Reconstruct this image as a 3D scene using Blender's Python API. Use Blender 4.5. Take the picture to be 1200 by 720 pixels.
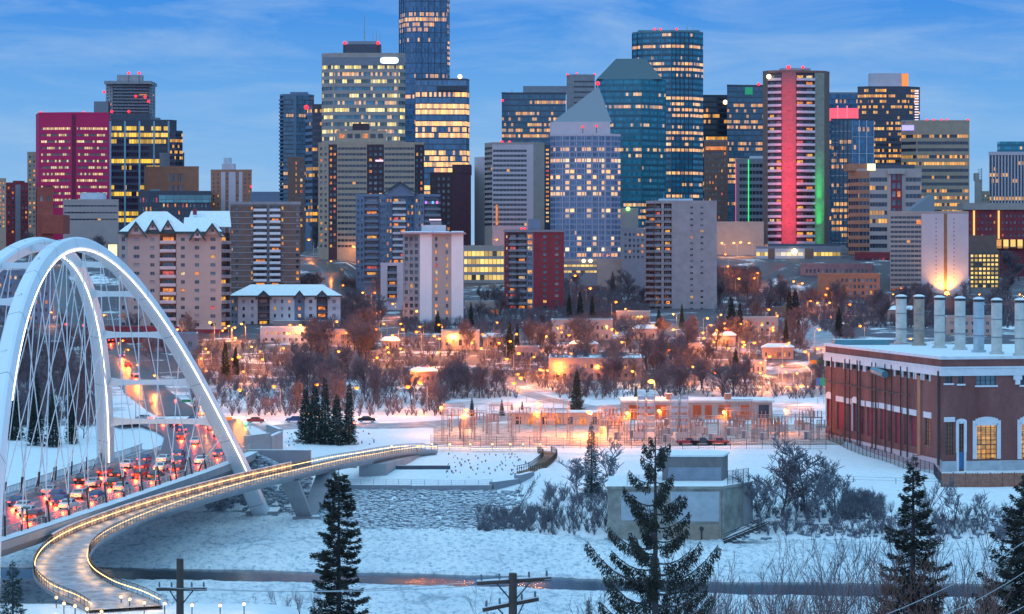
import bpy, math, random
from mathutils import Vector, noise, Matrix
R = math.radians
rnd = random.Random(7)
for o in list(bpy.data.objects): bpy.data.objects.remove(o)
S = bpy.context.scene
COL = S.collection
# ------------------------------------------------------------ camera, sky, sun, exposure
F, HY, H = 2800.0, 300.0, 50.0          # focal length in photo pixels, horizon row, eye height above the river
cam = bpy.data.cameras.new('camera'); camo = bpy.data.objects.new('camera', cam); COL.objects.link(camo)
camo.location = (0, 0, H); camo.rotation_euler = (R(90), 0, 0)
cam.sensor_width = 36; cam.lens = 36 * F / 1200; cam.shift_y = -60 / 1200
cam.clip_start = 1; cam.clip_end = 20000
S.camera = camo
S.view_settings.view_transform = 'Standard'; S.view_settings.look = 'None'
S.view_settings.exposure = 0.0; S.view_settings.gamma = 1
S.view_settings.use_curve_mapping = False
S.render.engine = 'CYCLES'
try:
    S.cycles.use_light_tree = True; S.cycles.max_bounces = 4; S.cycles.diffuse_bounces = 2; S.cycles.glossy_bounces = 2
    S.cycles.sample_clamp_indirect = 3.0; S.cycles.sample_clamp_direct = 0
except Exception: pass
world = bpy.data.worlds.new('World'); S.world = world; world.use_nodes = True
nt = world.node_tree; nt.nodes.clear()
def N(t, ty, **kw):
    n = t.nodes.new(ty)
    for k, v in kw.items(): setattr(n, k, v)
    return n
def mth(t, op, a, b=None, c=None, clamp=False):
    n = t.nodes.new('ShaderNodeMath'); n.operation = op; n.use_clamp = clamp
    for i, v in enumerate((a, b, c)):
        if v is None: continue
        if isinstance(v, (int, float)): n.inputs[i].default_value = v
        else: t.links.new(v, n.inputs[i])
    return n.outputs[0]
def ramp(t, fac, stops, interp='LINEAR'):
    n = t.nodes.new('ShaderNodeValToRGB'); n.color_ramp.interpolation = interp
    el = n.color_ramp.elements
    while len(el) > 1: el.remove(el[0])
    el[0].position = stops[0][0]; el[0].color = (*stops[0][1], 1)
    for p, c in stops[1:]:
        e = el.new(p); e.color = (*c, 1)
    t.links.new(fac, n.inputs[0]); return n.outputs[0]
def mixc(t, fac, a, b, mode='MIX'):
    n = t.nodes.new('ShaderNodeMix'); n.data_type = 'RGBA'; n.blend_type = mode
    for i, v in ((0, fac), (6, a), (7, b)):
        if isinstance(v, (int, float)): n.inputs[i].default_value = v
        elif isinstance(v, tuple): n.inputs[i].default_value = (*v, 1) if len(v) == 3 else v
        else: t.links.new(v, n.inputs[i])
    return n.outputs[2]
def build_world():
    t = nt
    tc = N(t, 'ShaderNodeTexCoord'); sp = N(t, 'ShaderNodeSeparateXYZ'); t.links.new(tc.outputs['Generated'], sp.inputs[0])
    x, y, z = sp.outputs
    elev = mth(t, 'MULTIPLY_ADD', z, 1.0, 0.0, True)
    base = ramp(t, elev, [(0.0, (.33, .58, .88)), (.03, (.265, .54, .89)), (.065, (.15, .44, .88)), (.105, (.03, .28, .83)), (.3, (.05, .27, .66)), (1.0, (.10, .36, .78))])
    mp = N(t, 'ShaderNodeMapping'); mp.inputs['Scale'].default_value = (5, 5, 26)
    mp.inputs['Location'].default_value = (3.1, 1.2, .4)
    t.links.new(tc.outputs['Generated'], mp.inputs[0])
    n1 = N(t, 'ShaderNodeTexNoise'); n1.inputs['Scale'].default_value = 2.0; n1.inputs['Detail'].default_value = 7; n1.inputs['Roughness'].default_value = .6
    n1.inputs['Distortion'].default_value = .6
    t.links.new(mp.outputs[0], n1.inputs[0])
    cl = ramp(t, n1.outputs[0], [(.43, (0, 0, 0)), (.72, (1, 1, 1))])
    clf = mth(t, 'MULTIPLY', cl, .5)
    sky = mixc(t, clf, base, (.42, .62, .88))
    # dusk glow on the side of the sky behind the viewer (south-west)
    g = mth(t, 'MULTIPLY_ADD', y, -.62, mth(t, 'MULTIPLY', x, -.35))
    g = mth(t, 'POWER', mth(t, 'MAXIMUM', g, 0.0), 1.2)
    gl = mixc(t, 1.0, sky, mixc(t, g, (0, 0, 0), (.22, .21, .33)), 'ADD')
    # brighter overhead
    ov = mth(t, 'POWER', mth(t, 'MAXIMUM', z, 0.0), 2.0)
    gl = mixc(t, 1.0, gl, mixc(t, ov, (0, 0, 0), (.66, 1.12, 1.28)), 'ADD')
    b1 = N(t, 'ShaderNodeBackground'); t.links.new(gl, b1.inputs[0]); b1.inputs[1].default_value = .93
    sk = N(t, 'ShaderNodeTexSky'); sk.sky_type = 'NISHITA'; sk.sun_disc = False
    sk.sun_elevation = R(-1); sk.sun_rotation = R(215)
    b2 = N(t, 'ShaderNodeBackground'); t.links.new(sk.outputs[0], b2.inputs[0]); b2.inputs[1].default_value = .05
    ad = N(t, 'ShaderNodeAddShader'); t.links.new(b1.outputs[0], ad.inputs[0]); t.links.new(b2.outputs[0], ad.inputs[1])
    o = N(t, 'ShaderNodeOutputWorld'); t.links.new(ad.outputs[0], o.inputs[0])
build_world()
sl = bpy.data.lights.new('sun', 'SUN'); sl.energy = .2; sl.angle = R(25); sl.color = (1, .74, .80)
so = bpy.data.objects.new('sun', sl); COL.objects.link(so); so.rotation_euler = (R(68), 0, R(-35))

# ------------------------------------------------------------ pixel <-> place helpers
def X(px, D): return (px - 600) / F * D
def Z(py, D): return H - (py - HY) / F * D
def lerp(a, b, t): return a + (b - a) * t
def interp(x, pts):
    if x <= pts[0][0]: return pts[0][1]
    for (a, b), (c, d) in zip(pts, pts[1:]):
        if x <= c: return b + (d - b) * (x - a) / (c - a)
    return pts[-1][1]
SH = [(-120, 470), (-45, 464), (-26, 434), (0, 432), (16, 419), (200, 418)]
PROF = [(470, 3.3), (500, 5.0), (540, 6.2), (600, 8.8), (700, 13), (850, 20), (950, 23.5), (1040, 26.5), (1150, 30), (1300, 36), (1450, 42), (1700, 46), (9000, 46)]
ROADC = [(-77, 300), (-71.5, 352), (-62.5, 456), (-66, 520), (-76, 575), (-85, 610)]   # centre line of the bridge road and its approach
def bump(x, y): return noise.noise(Vector((x * .05, y * .05, 0))) * .5 + noise.noise(Vector((x * .2, y * .2, 3))) * .12
HUMPS = [(104, 200, 1130, 15), (-122, -84, 1075, 13), (-260, -175, 1010, 15), (-40, -4, 1240, 14)]
def hgt(x, y):
    s = interp(x, SH)
    if y >= s:
        if x > 5 and y < 500: z = interp(y, [(s, 0), (s + 11, 3.2), (470, 4.8), (500, 5.5)])
        elif y < 475: z = interp(y, [(s, -.3), (475, 3.5)])
        else: z = interp(y, PROF)
        z += bump(x, y) * min(1, (y - s) / 10) * (1 if y < 1300 else .3)
        for xa, xb, ya, up in HUMPS:
            d = max(xa - x, x - xb, 0)
            if d < 14 and y > ya and y < 1500: q = min(1, (y - ya) / 110); z += up * (1 - d / 14) * q * q * (3 - 2 * q)
        if x < -40 and 466 < y < 640:        # embankment of the bridge road
            cx = interp(y, [(456, -62.5), (520, -66), (575, -76), (640, -88)])
            d = abs(x - cx) - 13
            rz = interp(y, [(460, 10.8), (540, 10.3), (600, 9.2), (640, 10.4)]) - .3
            f = min(1, (y - 466) / 6)
            z = max(z, min(rz, rz - max(0, d) * .45) * f + z * (1 - f))
        return z
    nb = interp(x, [(-30, 309), (-20, 326), (200, 330)])     # near shoreline
    if y > nb: return -1.2
    sl_ = 48 - .2 * (y - 4) if y > 4 else 48
    bench = 6.6 if x < -30 else interp(x, [(-30, 6.6), (-20, .6)])
    if y > 240: sl_ = max(sl_, bench * min(1, (nb - y) / 9))
    return max(sl_, -1.2 if y > nb - 1 else .2 if y > 245 else -1) + (bump(x, y) * .5 if y < nb - 12 else 0)
def G(px, py):
    d = 250.0
    while d < 3000:
        if hgt(X(px, d), d) > Z(py, d): break
        d += 4
    lo, hi = d - 4, d
    for _ in range(12):
        m = (lo + hi) / 2
        if hgt(X(px, m), m) > Z(py, m): hi = m
        else: lo = m
    return X(px, hi), hi
def pix(x, y, z): return 600 + F * x / y, HY - F * (z - H) / y

# ------------------------------------------------------------ mesh builder
class MB:
    def __init__(s): s.v = []; s.f = []; s.m = []; s.uv = []; s.mats = []; s.sm = []
    def mi(s, m):
        if m not in s.mats: s.mats.append(m)
        return s.mats.index(m)
    def face(s, pts, m, uv=None, smooth=False):
        i = len(s.v); s.v.extend([tuple(p) for p in pts]); s.f.append(tuple(range(i, i + len(pts)))); s.m.append(s.mi(m))
        s.uv.extend(uv if uv else [(0, 0)] * len(pts)); s.sm.append(smooth)
    def mesh(s, vs, fs, m, smooth=False):
        i = len(s.v); s.v.extend([tuple(p) for p in vs]); k = s.mi(m)
        for f in fs:
            s.f.append(tuple(i + a for a in f)); s.m.append(k); s.uv.extend([(0, 0)] * len(f)); s.sm.append(smooth)
    def box(s, x0, x1, y0, y1, z0, z1, m, top=None):
        v = [(x0, y0, z0), (x1, y0, z0), (x1, y1, z0), (x0, y1, z0), (x0, y0, z1), (x1, y0, z1), (x1, y1, z1), (x0, y1, z1)]
        s.mesh(v, [(0, 3, 2, 1), (0, 1, 5, 4), (1, 2, 6, 5), (2, 3, 7, 6), (3, 0, 4, 7)], m); s.mesh([v[4], v[5], v[6], v[7]], [(0, 1, 2, 3)], top or m)
    def obox(s, c, u, w, d, z0, z1, m, top=None):      # box centred on c (xy), width w along u, depth d
        u = Vector(u).normalized(); n = Vector((-u.y, u.x)); c = Vector(c)
        q = [c - u * w / 2 - n * d / 2, c + u * w / 2 - n * d / 2, c + u * w / 2 + n * d / 2, c - u * w / 2 + n * d / 2]
        s.prism([(p.x, p.y) for p in q], z0, z1, m, top)
    def prism(s, poly, z0, z1, m, top=None, bottom=True):
        n = len(poly); u = 0
        for i in range(n):
            a, b = poly[i], poly[(i + 1) % n]; L = math.hypot(b[0] - a[0], b[1] - a[1])
            s.face([(a[0], a[1], z0), (b[0], b[1], z0), (b[0], b[1], z1), (a[0], a[1], z1)], m, [(u, z0), (u + L, z0), (u + L, z1), (u, z1)]); u += L
        s.face([(p[0], p[1], z1) for p in poly], top or m)
        if bottom: s.face([(p[0], p[1], z0) for p in reversed(poly)], m)
    def tube(s, pts, rad, m, n=6, smooth=True, caps=True):
        pts = [Vector(p) for p in pts]; rr = rad if isinstance(rad, (list, tuple)) else [rad] * len(pts)
        vs = []; fs = []
        for i, p in enumerate(pts):
            d = (pts[min(i + 1, len(pts) - 1)] - pts[max(i - 1, 0)])
            if d.length < 1e-6: d = Vector((0, 0, 1))
            d.normalize(); a = d.cross(Vector((0, 0, 1)) if abs(d.z) < .95 else Vector((1, 0, 0))).normalized(); b = d.cross(a)
            for k in range(n):
                t = 2 * math.pi * k / n; vs.append(p + (a * math.cos(t) + b * math.sin(t)) * rr[i])
        for i in range(len(pts) - 1):
            for k in range(n):
                k2 = (k + 1) % n; fs.append((i * n + k, i * n + k2, (i + 1) * n + k2, (i + 1) * n + k))
        s.mesh(vs, fs, m, smooth)
        if caps and n > 3:
            s.mesh(vs[:n], [tuple(range(n))], m); s.mesh(vs[-n:], [tuple(range(n - 1, -1, -1))], m)
    def sphere(s, c, r, m, nu=8, nv=5, sz=1.0):
        vs = []; fs = []; c = Vector(c)
        for j in range(nv + 1):
            a = math.pi * j / nv
            for i in range(nu):
                b = 2 * math.pi * i / nu; vs.append(c + Vector((r * math.sin(a) * math.cos(b), r * math.sin(a) * math.sin(b), r * sz * math.cos(a))))
        for j in range(nv):
            for i in range(nu): fs.append((j * nu + i, (j + 1) * nu + i, (j + 1) * nu + (i + 1) % nu, j * nu + (i + 1) % nu))
        s.mesh(vs, fs, m, True)
    def build(s, name, parent=None, label=None, kind=None):
        if not s.v: return None
        me = bpy.data.meshes.new(name); off = Vector(parent['_o']) if parent is not None and '_o' in parent else Vector((0, 0, 0))
        me.from_pydata([(a - off.x, b - off.y, c - off.z) for a, b, c in s.v], [], s.f)
        for m in s.mats: me.materials.append(m)
        me.polygons.foreach_set('material_index', s.m); me.polygons.foreach_set('use_smooth', s.sm)
        ul = me.uv_layers.new(name='UVMap'); ul.data.foreach_set('uv', [c for p in s.uv for c in p])
        me.update(); o = bpy.data.objects.new(name, me); COL.objects.link(o)
        if parent is not None:
            o.parent = parent
            if '_o' in parent: o['_o'] = parent['_o']
        if label: o['label'] = label
        if kind: o['kind'] = kind
        return o
def thing(name, label, cat, loc=(0, 0, 0), group=None, rz=0, world_coords=True):
    o = bpy.data.objects.new(name, None); COL.objects.link(o); o.location = loc; o.rotation_euler = (0, 0, rz); o.empty_display_size = .5
    o['label'] = label; o['category'] = cat
    if group: o['group'] = group
    if world_coords: o['_o'] = tuple(loc)
    return o
def tag(o, label, cat, group=None):
    o['label'] = label; o['category'] = cat
    if group: o['group'] = group
    return o
def struct(o): o['kind'] = 'structure'; return o
def copy_tree(o, parent=None):
    c = o.copy(); COL.objects.link(c); c.parent = parent
    for ch in list(o.children): copy_tree(ch, c)
    return c

# ------------------------------------------------------------ materials
_M = {}
def principled(name, col, rough=.7, metal=0, spec=.4):
    m = bpy.data.materials.new(name); m.use_nodes = True; t = m.node_tree; b = t.nodes['Principled BSDF']
    b.inputs['Base Color'].default_value = (*col, 1); b.inputs['Roughness'].default_value = rough; b.inputs['Metallic'].default_value = metal
    b.inputs['Specular IOR Level'].default_value = spec
    return m, t, b
def mat(name, col, rough=.7, metal=0, var=.18, scale=.6, bumps=0, spec=.4):
    if name in _M: return _M[name]
    m, t, b = principled(name, col, rough, metal, spec)
    tc = N(t, 'ShaderNodeTexCoord'); n = N(t, 'ShaderNodeTexNoise'); n.inputs['Scale'].default_value = scale; n.inputs['Detail'].default_value = 6; n.inputs['Roughness'].default_value = .65
    t.links.new(tc.outputs['Object'], n.inputs[0])
    c = ramp(t, n.outputs[0], [(.3, tuple(v * (1 - var) for v in col)), (.7, tuple(min(1, v * (1 + var)) for v in col))])
    t.links.new(c, b.inputs['Base Color'])
    if bumps:
        bp = N(t, 'ShaderNodeBump'); bp.inputs['Strength'].default_value = bumps; bp.inputs['Distance'].default_value = .3
        t.links.new(n.outputs[0], bp.inputs['Height']); t.links.new(bp.outputs[0], b.inputs['Normal'])
    _M[name] = m; return m
def emis(name, col, st, sample=False):
    if name in _M: return _M[name]
    m, t, b = principled(name, tuple(min(.8, c) for c in col), .5)
    b.inputs['Emission Color'].default_value = (*col, 1); b.inputs['Emission Strength'].default_value = st
    if not sample: m.cycles.emission_sampling = 'NONE'
    _M[name] = m; return m
def winmat(name, col, st):     # lit room behind glass: uneven, curtains and ceiling lights
    if name in _M: return _M[name]
    m, t, b = principled(name, (.05, .06, .08), .15)
    tc = N(t, 'ShaderNodeTexCoord'); n = N(t, 'ShaderNodeTexNoise'); n.inputs['Scale'].default_value = 1.1; n.inputs['Detail'].default_value = 2
    oi = N(t, 'ShaderNodeObjectInfo'); ad = N(t, 'ShaderNodeVectorMath'); ad.operation = 'ADD'
    t.links.new(tc.outputs['Object'], ad.inputs[0]); t.links.new(oi.outputs['Location'], ad.inputs[1]); t.links.new(ad.outputs[0], n.inputs[0])
    c = ramp(t, n.outputs[0], [(.32, tuple(v * .25 for v in col)), (.62, col)])
    t.links.new(c, b.inputs['Emission Color']); b.inputs['Emission Strength'].default_value = st
    m.cycles.emission_sampling = 'NONE'; _M[name] = m; return m
WD = mat('dark_window_glass', (.035, .05, .075), .08, var=.5, scale=.15, spec=.8)
WB = mat('blue_window_glass', (.09, .16, .22), .1, var=.4, scale=.2, spec=.8)
WC = mat('curtained_window', (.30, .32, .36), .3, var=.4, scale=.5)
WY = winmat('lit_window_yellow', (1, .47, .07), 1.1)
WO = winmat('lit_window_orange', (1, .30, .04), 1.1)
WW = winmat('lit_window_cream', (1, .70, .36), 1.05)
WR = winmat('lit_window_red', (1, .14, .10), .8)
def pick(lit, r=rnd):
    a = r.random()
    if a < lit: return r.choice([WY, WY, WO, WO, WW, WR] if r.random() < .5 else [WY, WO, WO])
    b = r.random()
    return WD if b < .55 else WB if b < .82 else WC
def ninv(p):  # inverse normal, rough
    t = math.sqrt(-2 * math.log(min(p, 1 - p))); z = t - (2.30753 + .27061 * t) / (1 + .99229 * t + .04481 * t * t)
    return z if p < .5 else -z
def facade(name, glass, frame, cw=1.5, fh=3.6, wu=.9, wv=.6, lit=.3, c1=(1, .40, .04), c2=(1, .55, .12), st=1.05, rough=.12, seed=0, clump=.18, floorw=.35, fr_rough=.5, metal=0.0):
    """curtain wall: uv in metres, one cell per pane; frames between, some panes lit"""
    if name in _M: return _M[name]
    m, t, b = principled(name, glass, rough, 0, .8); L = t.links.new
    uv = N(t, 'ShaderNodeUVMap'); sp = N(t, 'ShaderNodeSeparateXYZ'); L(uv.outputs[0], sp.inputs[0])
    u = mth(t, 'DIVIDE', sp.outputs[0], cw); v = mth(t, 'DIVIDE', sp.outputs[1], fh)
    fu, fv = mth(t, 'FLOOR', u), mth(t, 'FLOOR', v); ru, rv = mth(t, 'FRACT', u), mth(t, 'FRACT', v)
    inu = mth(t, 'LESS_THAN', mth(t, 'ABSOLUTE', mth(t, 'SUBTRACT', ru, .5)), wu / 2)
    inv = mth(t, 'LESS_THAN', mth(t, 'ABSOLUTE', mth(t, 'SUBTRACT', rv, .5)), wv / 2)
    inside = mth(t, 'MULTIPLY', inu, inv)
    cb = N(t, 'ShaderNodeCombineXYZ'); L(fu, cb.inputs[0]); L(fv, cb.inputs[1]); cb.inputs[2].default_value = seed + .5
    wn = N(t, 'ShaderNodeTexWhiteNoise'); wn.noise_dimensions = '3D'; L(cb.outputs[0], wn.inputs[0])
    cb2 = N(t, 'ShaderNodeCombineXYZ'); L(mth(t, 'MULTIPLY', fu, clump), cb2.inputs[0]); L(mth(t, 'MULTIPLY', fv, 3.37), cb2.inputs[1]); cb2.inputs[2].default_value = seed * 7.7
    nz = N(t, 'ShaderNodeTexNoise'); nz.inputs['Scale'].default_value = 1; nz.inputs['Detail'].default_value = 1; L(cb2.outputs[0], nz.inputs[0])
    fl = N(t, 'ShaderNodeTexWhiteNoise'); fl.noise_dimensions = '1D'; L(mth(t, 'ADD', fv, seed * 13.1 + .3), fl.inputs['W'])
    val = mth(t, 'ADD', mth(t, 'MULTIPLY', nz.outputs[0], 1.0), mth(t, 'MULTIPLY_ADD', wn.outputs[0], .3, mth(t, 'MULTIPLY', fl.outputs[0], floorw)))
    sd = math.sqrt(.13 ** 2 + (.3 * .289) ** 2 + (floorw * .289) ** 2); thr = .5 + .15 + floorw / 2 + ninv(lit) * sd
    on = mth(t, 'GREATER_THAN', val, thr)
    ws = N(t, 'ShaderNodeSeparateColor'); L(wn.outputs['Color'], ws.inputs[0])
    pn = N(t, 'ShaderNodeTexNoise'); pn.inputs['Scale'].default_value = 1.3; pn.inputs['Detail'].default_value = 3; L(uv.outputs[0], pn.inputs[0])   # uneven rooms, blinds and lamps behind the glass
    br = mth(t, 'MULTIPLY', mth(t, 'MULTIPLY_ADD', mth(t, 'SUBTRACT', val, thr), 2.2, .5, True), mth(t, 'MULTIPLY_ADD', ws.outputs[0], .75, mth(t, 'MULTIPLY_ADD', pn.outputs[0], 1.3, -.15)))
    ec = mixc(t, mth(t, 'POWER', ws.outputs[1], 1.5), c1, c2)
    gcol = mixc(t, ws.outputs[2], tuple(c * .65 for c in glass), tuple(min(1, c * 1.35) for c in glass))
    L(mixc(t, inside, frame, gcol), b.inputs['Base Color'])
    L(ec, b.inputs['Emission Color'])
    L(mth(t, 'MULTIPLY', mth(t, 'MULTIPLY', mth(t, 'MULTIPLY', on, inside), br), st), b.inputs['Emission Strength'])
    L(mth(t, 'MULTIPLY_ADD', inside, rough - fr_rough, fr_rough), b.inputs['Roughness'])
    m.cycles.emission_sampling = 'NONE'; _M[name] = m; return m
def snowmat(name, patch=None, amt=.0, scale=.02, tint=(.80, .83, .86)):
    m, t, b = principled(name, tint, .65); L = t.links.new
    tc = N(t, 'ShaderNodeTexCoord'); n = N(t, 'ShaderNodeTexNoise'); n.inputs['Scale'].default_value = .8; n.inputs['Detail'].default_value = 9; n.inputs['Roughness'].default_value = .7
    L(tc.outputs['Object'], n.inputs[0])
    bp = N(t, 'ShaderNodeBump'); bp.inputs['Strength'].default_value = .5; bp.inputs['Distance'].default_value = .6; L(n.outputs[0], bp.inputs['Height']); L(bp.outputs[0], b.inputs['Normal'])
    c = ramp(t, n.outputs[0], [(.3, tuple(v * .86 for v in tint)), (.6, tint)])
    if patch:
        n2 = N(t, 'ShaderNodeTexNoise'); n2.inputs['Scale'].default_value = scale; n2.inputs['Detail'].default_value = 8; n2.inputs['Roughness'].default_value = .72
        L(tc.outputs['Object'], n2.inputs[0])
        sp = N(t, 'ShaderNodeSeparateXYZ'); L(tc.outputs['Object'], sp.inputs[0])
        far = mth(t, 'MULTIPLY_ADD', sp.outputs[1], 1 / 160., -560 / 160., True)
        k = ramp(t, mth(t, 'MULTIPLY_ADD', far, amt, mth(t, 'SUBTRACT', n2.outputs[0], amt * .5)), [(.47, (0, 0, 0)), (.56, (1, 1, 1))])
        k = mth(t, 'MULTIPLY', k, far)
        c = mixc(t, k, c, patch)
    L(c, b.inputs['Base Color']); _M[name] = m; return m
SNOW = snowmat('snow')
GROUND = snowmat('snowy_ground', (.085, .07, .085), .2, .045)
CONC = mat('concrete', (.31, .31, .33), .8, var=.15, scale=.3)
CONCB = mat('beige_concrete', (.40, .34, .31), .8, var=.1, scale=.2)
BEIGE = mat('beige_stucco', (.42, .36, .34), .8, var=.07, scale=.15)
TAN = mat('tan_brick', (.42, .32, .24), .85, var=.1, scale=.3)
BROWN = mat('brown_brick', (.20, .13, .11), .85, var=.15, scale=.4)
DBROWN = mat('dark_brown_cladding', (.06, .035, .045), .6, var=.15)
MAROON = mat('maroon_brick', (.24, .045, .06), .85, var=.15, scale=.4)
MAGENTA_LIT = mat('magenta_lit_wall', (.60, .025, .12), .75, var=.08, scale=.1)  # magenta floodlight put into the wall colour; the tower itself is brown
REDB = mat('red_brick', (.34, .09, .07), .85, var=.15, scale=.5)
ORB = mat('orange_brick', (.42, .19, .12), .85, var=.12, scale=.4)
GREY = mat('grey_cladding', (.22, .24, .28), .6, var=.1)
DGREY = mat('dark_grey_cladding', (.07, .08, .11), .5, var=.15)
BLUEG = mat('blue_grey_cladding', (.15, .21, .30), .6, var=.1)
WHITE = mat('white_paint', (.78, .78, .80), .5, var=.05, scale=.2)
PINKW = mat('pale_pink_panel', (.58, .50, .54), .7, var=.06, scale=.2)
DARKR = mat('dark_roof_trim', (.03, .07, .08), .5)
STEEL = mat('galvanised_steel', (.40, .42, .45), .45, .4, var=.15)
DSTEEL = mat('dark_steel', (.05, .055, .06), .5, .3)
ASPH = mat('asphalt', (.075, .07, .07), .34, var=.3, scale=.8)
ASPHS = mat('snowy_asphalt', (.30, .31, .34), .6, var=.5, scale=.35)
TEAL = mat('teal_metal', (.10, .24, .28), .4, var=.1)
ROOFG = mat('pale_roof_gravel', (.55, .57, .62), .8, var=.12, scale=.2)
WOOD = mat('weathered_wood', (.07, .05, .045), .85, var=.3, scale=3)
# ------------------------------------------------------------ ground, river
def build_ground():
    ys = []; y = -80.0
    while y < 9000:
        ys.append(y)
        y += 12 if y < 240 else 3 if y < 300 else 2.0 if y < 650 else 6 if y < 1000 else 12 if y < 1700 else 300
    ts = []
    t = -1.0
    while t <= 1.0: ts.append(t); t += .004 if abs(t) < .19 else .03
    vs = [(t * (abs(y) + 150), y, hgt(t * (abs(y) + 150), y)) for y in ys for t in ts]
    n = len(ts); fs = [(j * n + i, j * n + i + 1, (j + 1) * n + i + 1, (j + 1) * n + i) for j in range(len(ys) - 1) for i in range(n - 1)]
    b = MB(); b.mesh(vs, fs, GROUND, True); struct(b.build('ground'))
build_ground()
def wat_edges(x):     # open channel: far and near edges (distance) at x
    w = 1.3 * noise.noise(Vector((x * .08, 0, 0))) + .8 * noise.noise(Vector((x * .35, 5, 0))) + .35 * noise.noise(Vector((x * 1.1, 9, 0)))
    far = interp(x, [(-120, 385), (-66, 386), (0, 376), (15, 371), (40, 368), (160, 362)]); near = far - interp(x, [(-66, 15), (-30, 14.5), (15, 15), (60, 16)])
    w2 = 1.3 * noise.noise(Vector((x * .09, 20, 0))) + .9 * noise.noise(Vector((x * .4, 25, 0))) + .4 * noise.noise(Vector((x * 1.2, 9, 4)))
    return far + w, near + w2
def build_ice():
    m, t, b_ = principled('river_ice', (.74, .79, .83), .55); L = t.links.new
    tc = N(t, 'ShaderNodeTexCoord'); mp = N(t, 'ShaderNodeMapping'); mp.inputs['Scale'].default_value = (1, .45, 1); L(tc.outputs['Object'], mp.inputs[0])
    n1 = N(t, 'ShaderNodeTexNoise'); n1.inputs['Scale'].default_value = 1.0; n1.inputs['Detail'].default_value = 8; n1.inputs['Roughness'].default_value = .75; L(mp.outputs[0], n1.inputs[0])
    n2 = N(t, 'ShaderNodeTexNoise'); n2.inputs['Scale'].default_value = .06; n2.inputs['Detail'].default_value = 4; L(mp.outputs[0], n2.inputs[0])
    c = ramp(t, n1.outputs[0], [(.32, (.10, .18, .25)), (.42, (.52, .60, .66)), (.52, (.88, .90, .91))])
    c = mixc(t, ramp(t, n2.outputs[0], [(.42, (0, 0, 0)), (.62, (.35, .35, .35))]), c, (.50, .60, .68))
    vd = N(t, 'ShaderNodeVectorMath'); vd.operation = 'MULTIPLY_ADD'; vd.inputs[1].default_value = (3, 3, 0); L(n1.outputs['Color'], vd.inputs[0]); L(mp.outputs[0], vd.inputs[2])
    vo = N(t, 'ShaderNodeTexVoronoi'); vo.feature = 'DISTANCE_TO_EDGE'; vo.inputs['Scale'].default_value = .16; L(vd.outputs[0], vo.inputs[0])
    ck = ramp(t, vo.outputs[0], [(.0, (1, 1, 1)), (.05, (0, 0, 0))]); c = mixc(t, mth(t, 'MULTIPLY', ck, ramp(t, n2.outputs[0], [(.45, (0, 0, 0)), (.6, (.6, .6, .6))])), c, (.10, .19, .26))
    L(c, b_.inputs['Base Color']); bp = N(t, 'ShaderNodeBump'); bp.inputs['Strength'].default_value = .85; bp.inputs['Distance'].default_value = .6; L(n1.outputs[0], bp.inputs['Height']); L(bp.outputs[0], b_.inputs['Normal'])
    mb = MB()
    def z(x, y):
        v = noise.noise(Vector((x * .5, y * .35, 0))) * .25 + abs(noise.noise(Vector((x * 1.3, y * .8, 4)))) * .55 + noise.noise(Vector((x * .1, y * .1, 8))) * .15
        return .05 + v
    for side in (0, 1):
        xs = []; x = -400.0
        while x <= 400: xs.append(x); x += .5 if -95 < x < 100 else 6
        rows = 110 if side == 0 else 90; vs = []
        for j in range(rows + 1):
            for x in xs:
                fe, ne = wat_edges(x)
                y0, y1 = (fe, interp(x, SH) + 7) if side == 0 else (300, ne)
                y = y0 + (y1 - y0) * j / rows; e = (j if side == 0 else rows - j)
                vs.append((x, y, -.55 if e == 0 else z(x, y) * min(1, .25 + e / 12)))
        n = len(xs); mb.mesh(vs, [(j * n + i, j * n + i + 1, (j + 1) * n + i + 1, (j + 1) * n + i) for j in range(rows) for i in range(n - 1)], m, True)
    struct(mb.build('river_ice'))
    w = MB(); wm, t, b_ = principled('river_water', (.008, .02, .03), .2, 0, .25)
    n1 = N(t, 'ShaderNodeTexNoise'); n1.inputs['Scale'].default_value = .9; n1.inputs['Detail'].default_value = 3
    tc = N(t, 'ShaderNodeTexCoord'); t.links.new(tc.outputs['Object'], n1.inputs[0]); bp = N(t, 'ShaderNodeBump'); bp.inputs['Strength'].default_value = .15; bp.inputs['Distance'].default_value = .2
    t.links.new(n1.outputs[0], bp.inputs['Height']); t.links.new(bp.outputs[0], b_.inputs['Normal'])
    w.mesh([(-420, 300, -.35), (420, 300, -.35), (420, 470, -.35), (-420, 470, -.35)], [(0, 1, 2, 3)], wm); struct(w.build('river_water'))
build_ice()
def rock(b, c, r, m, rg):
    vs = []; k = 6
    for j, (a, s) in enumerate(((-.3, .95), (.35, 1.0), (.65, .72))):
        for i in range(k): t = 2 * math.pi * i / k + j * .5; q = rg.uniform(.75, 1.2); vs.append((c[0] + r * s * q * math.cos(t), c[1] + r * s * q * math.sin(t), c[2] + r * a * .8))
    fs = [(j * k + i, j * k + (i + 1) % k, (j + 1) * k + (i + 1) % k, (j + 1) * k + i) for j in range(2) for i in range(k)] + [tuple(2 * k + i for i in range(k))]
    b.mesh(vs, fs[:-1], m); b.mesh(vs[2 * k:], [tuple(range(k))], SNOW)
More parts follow.
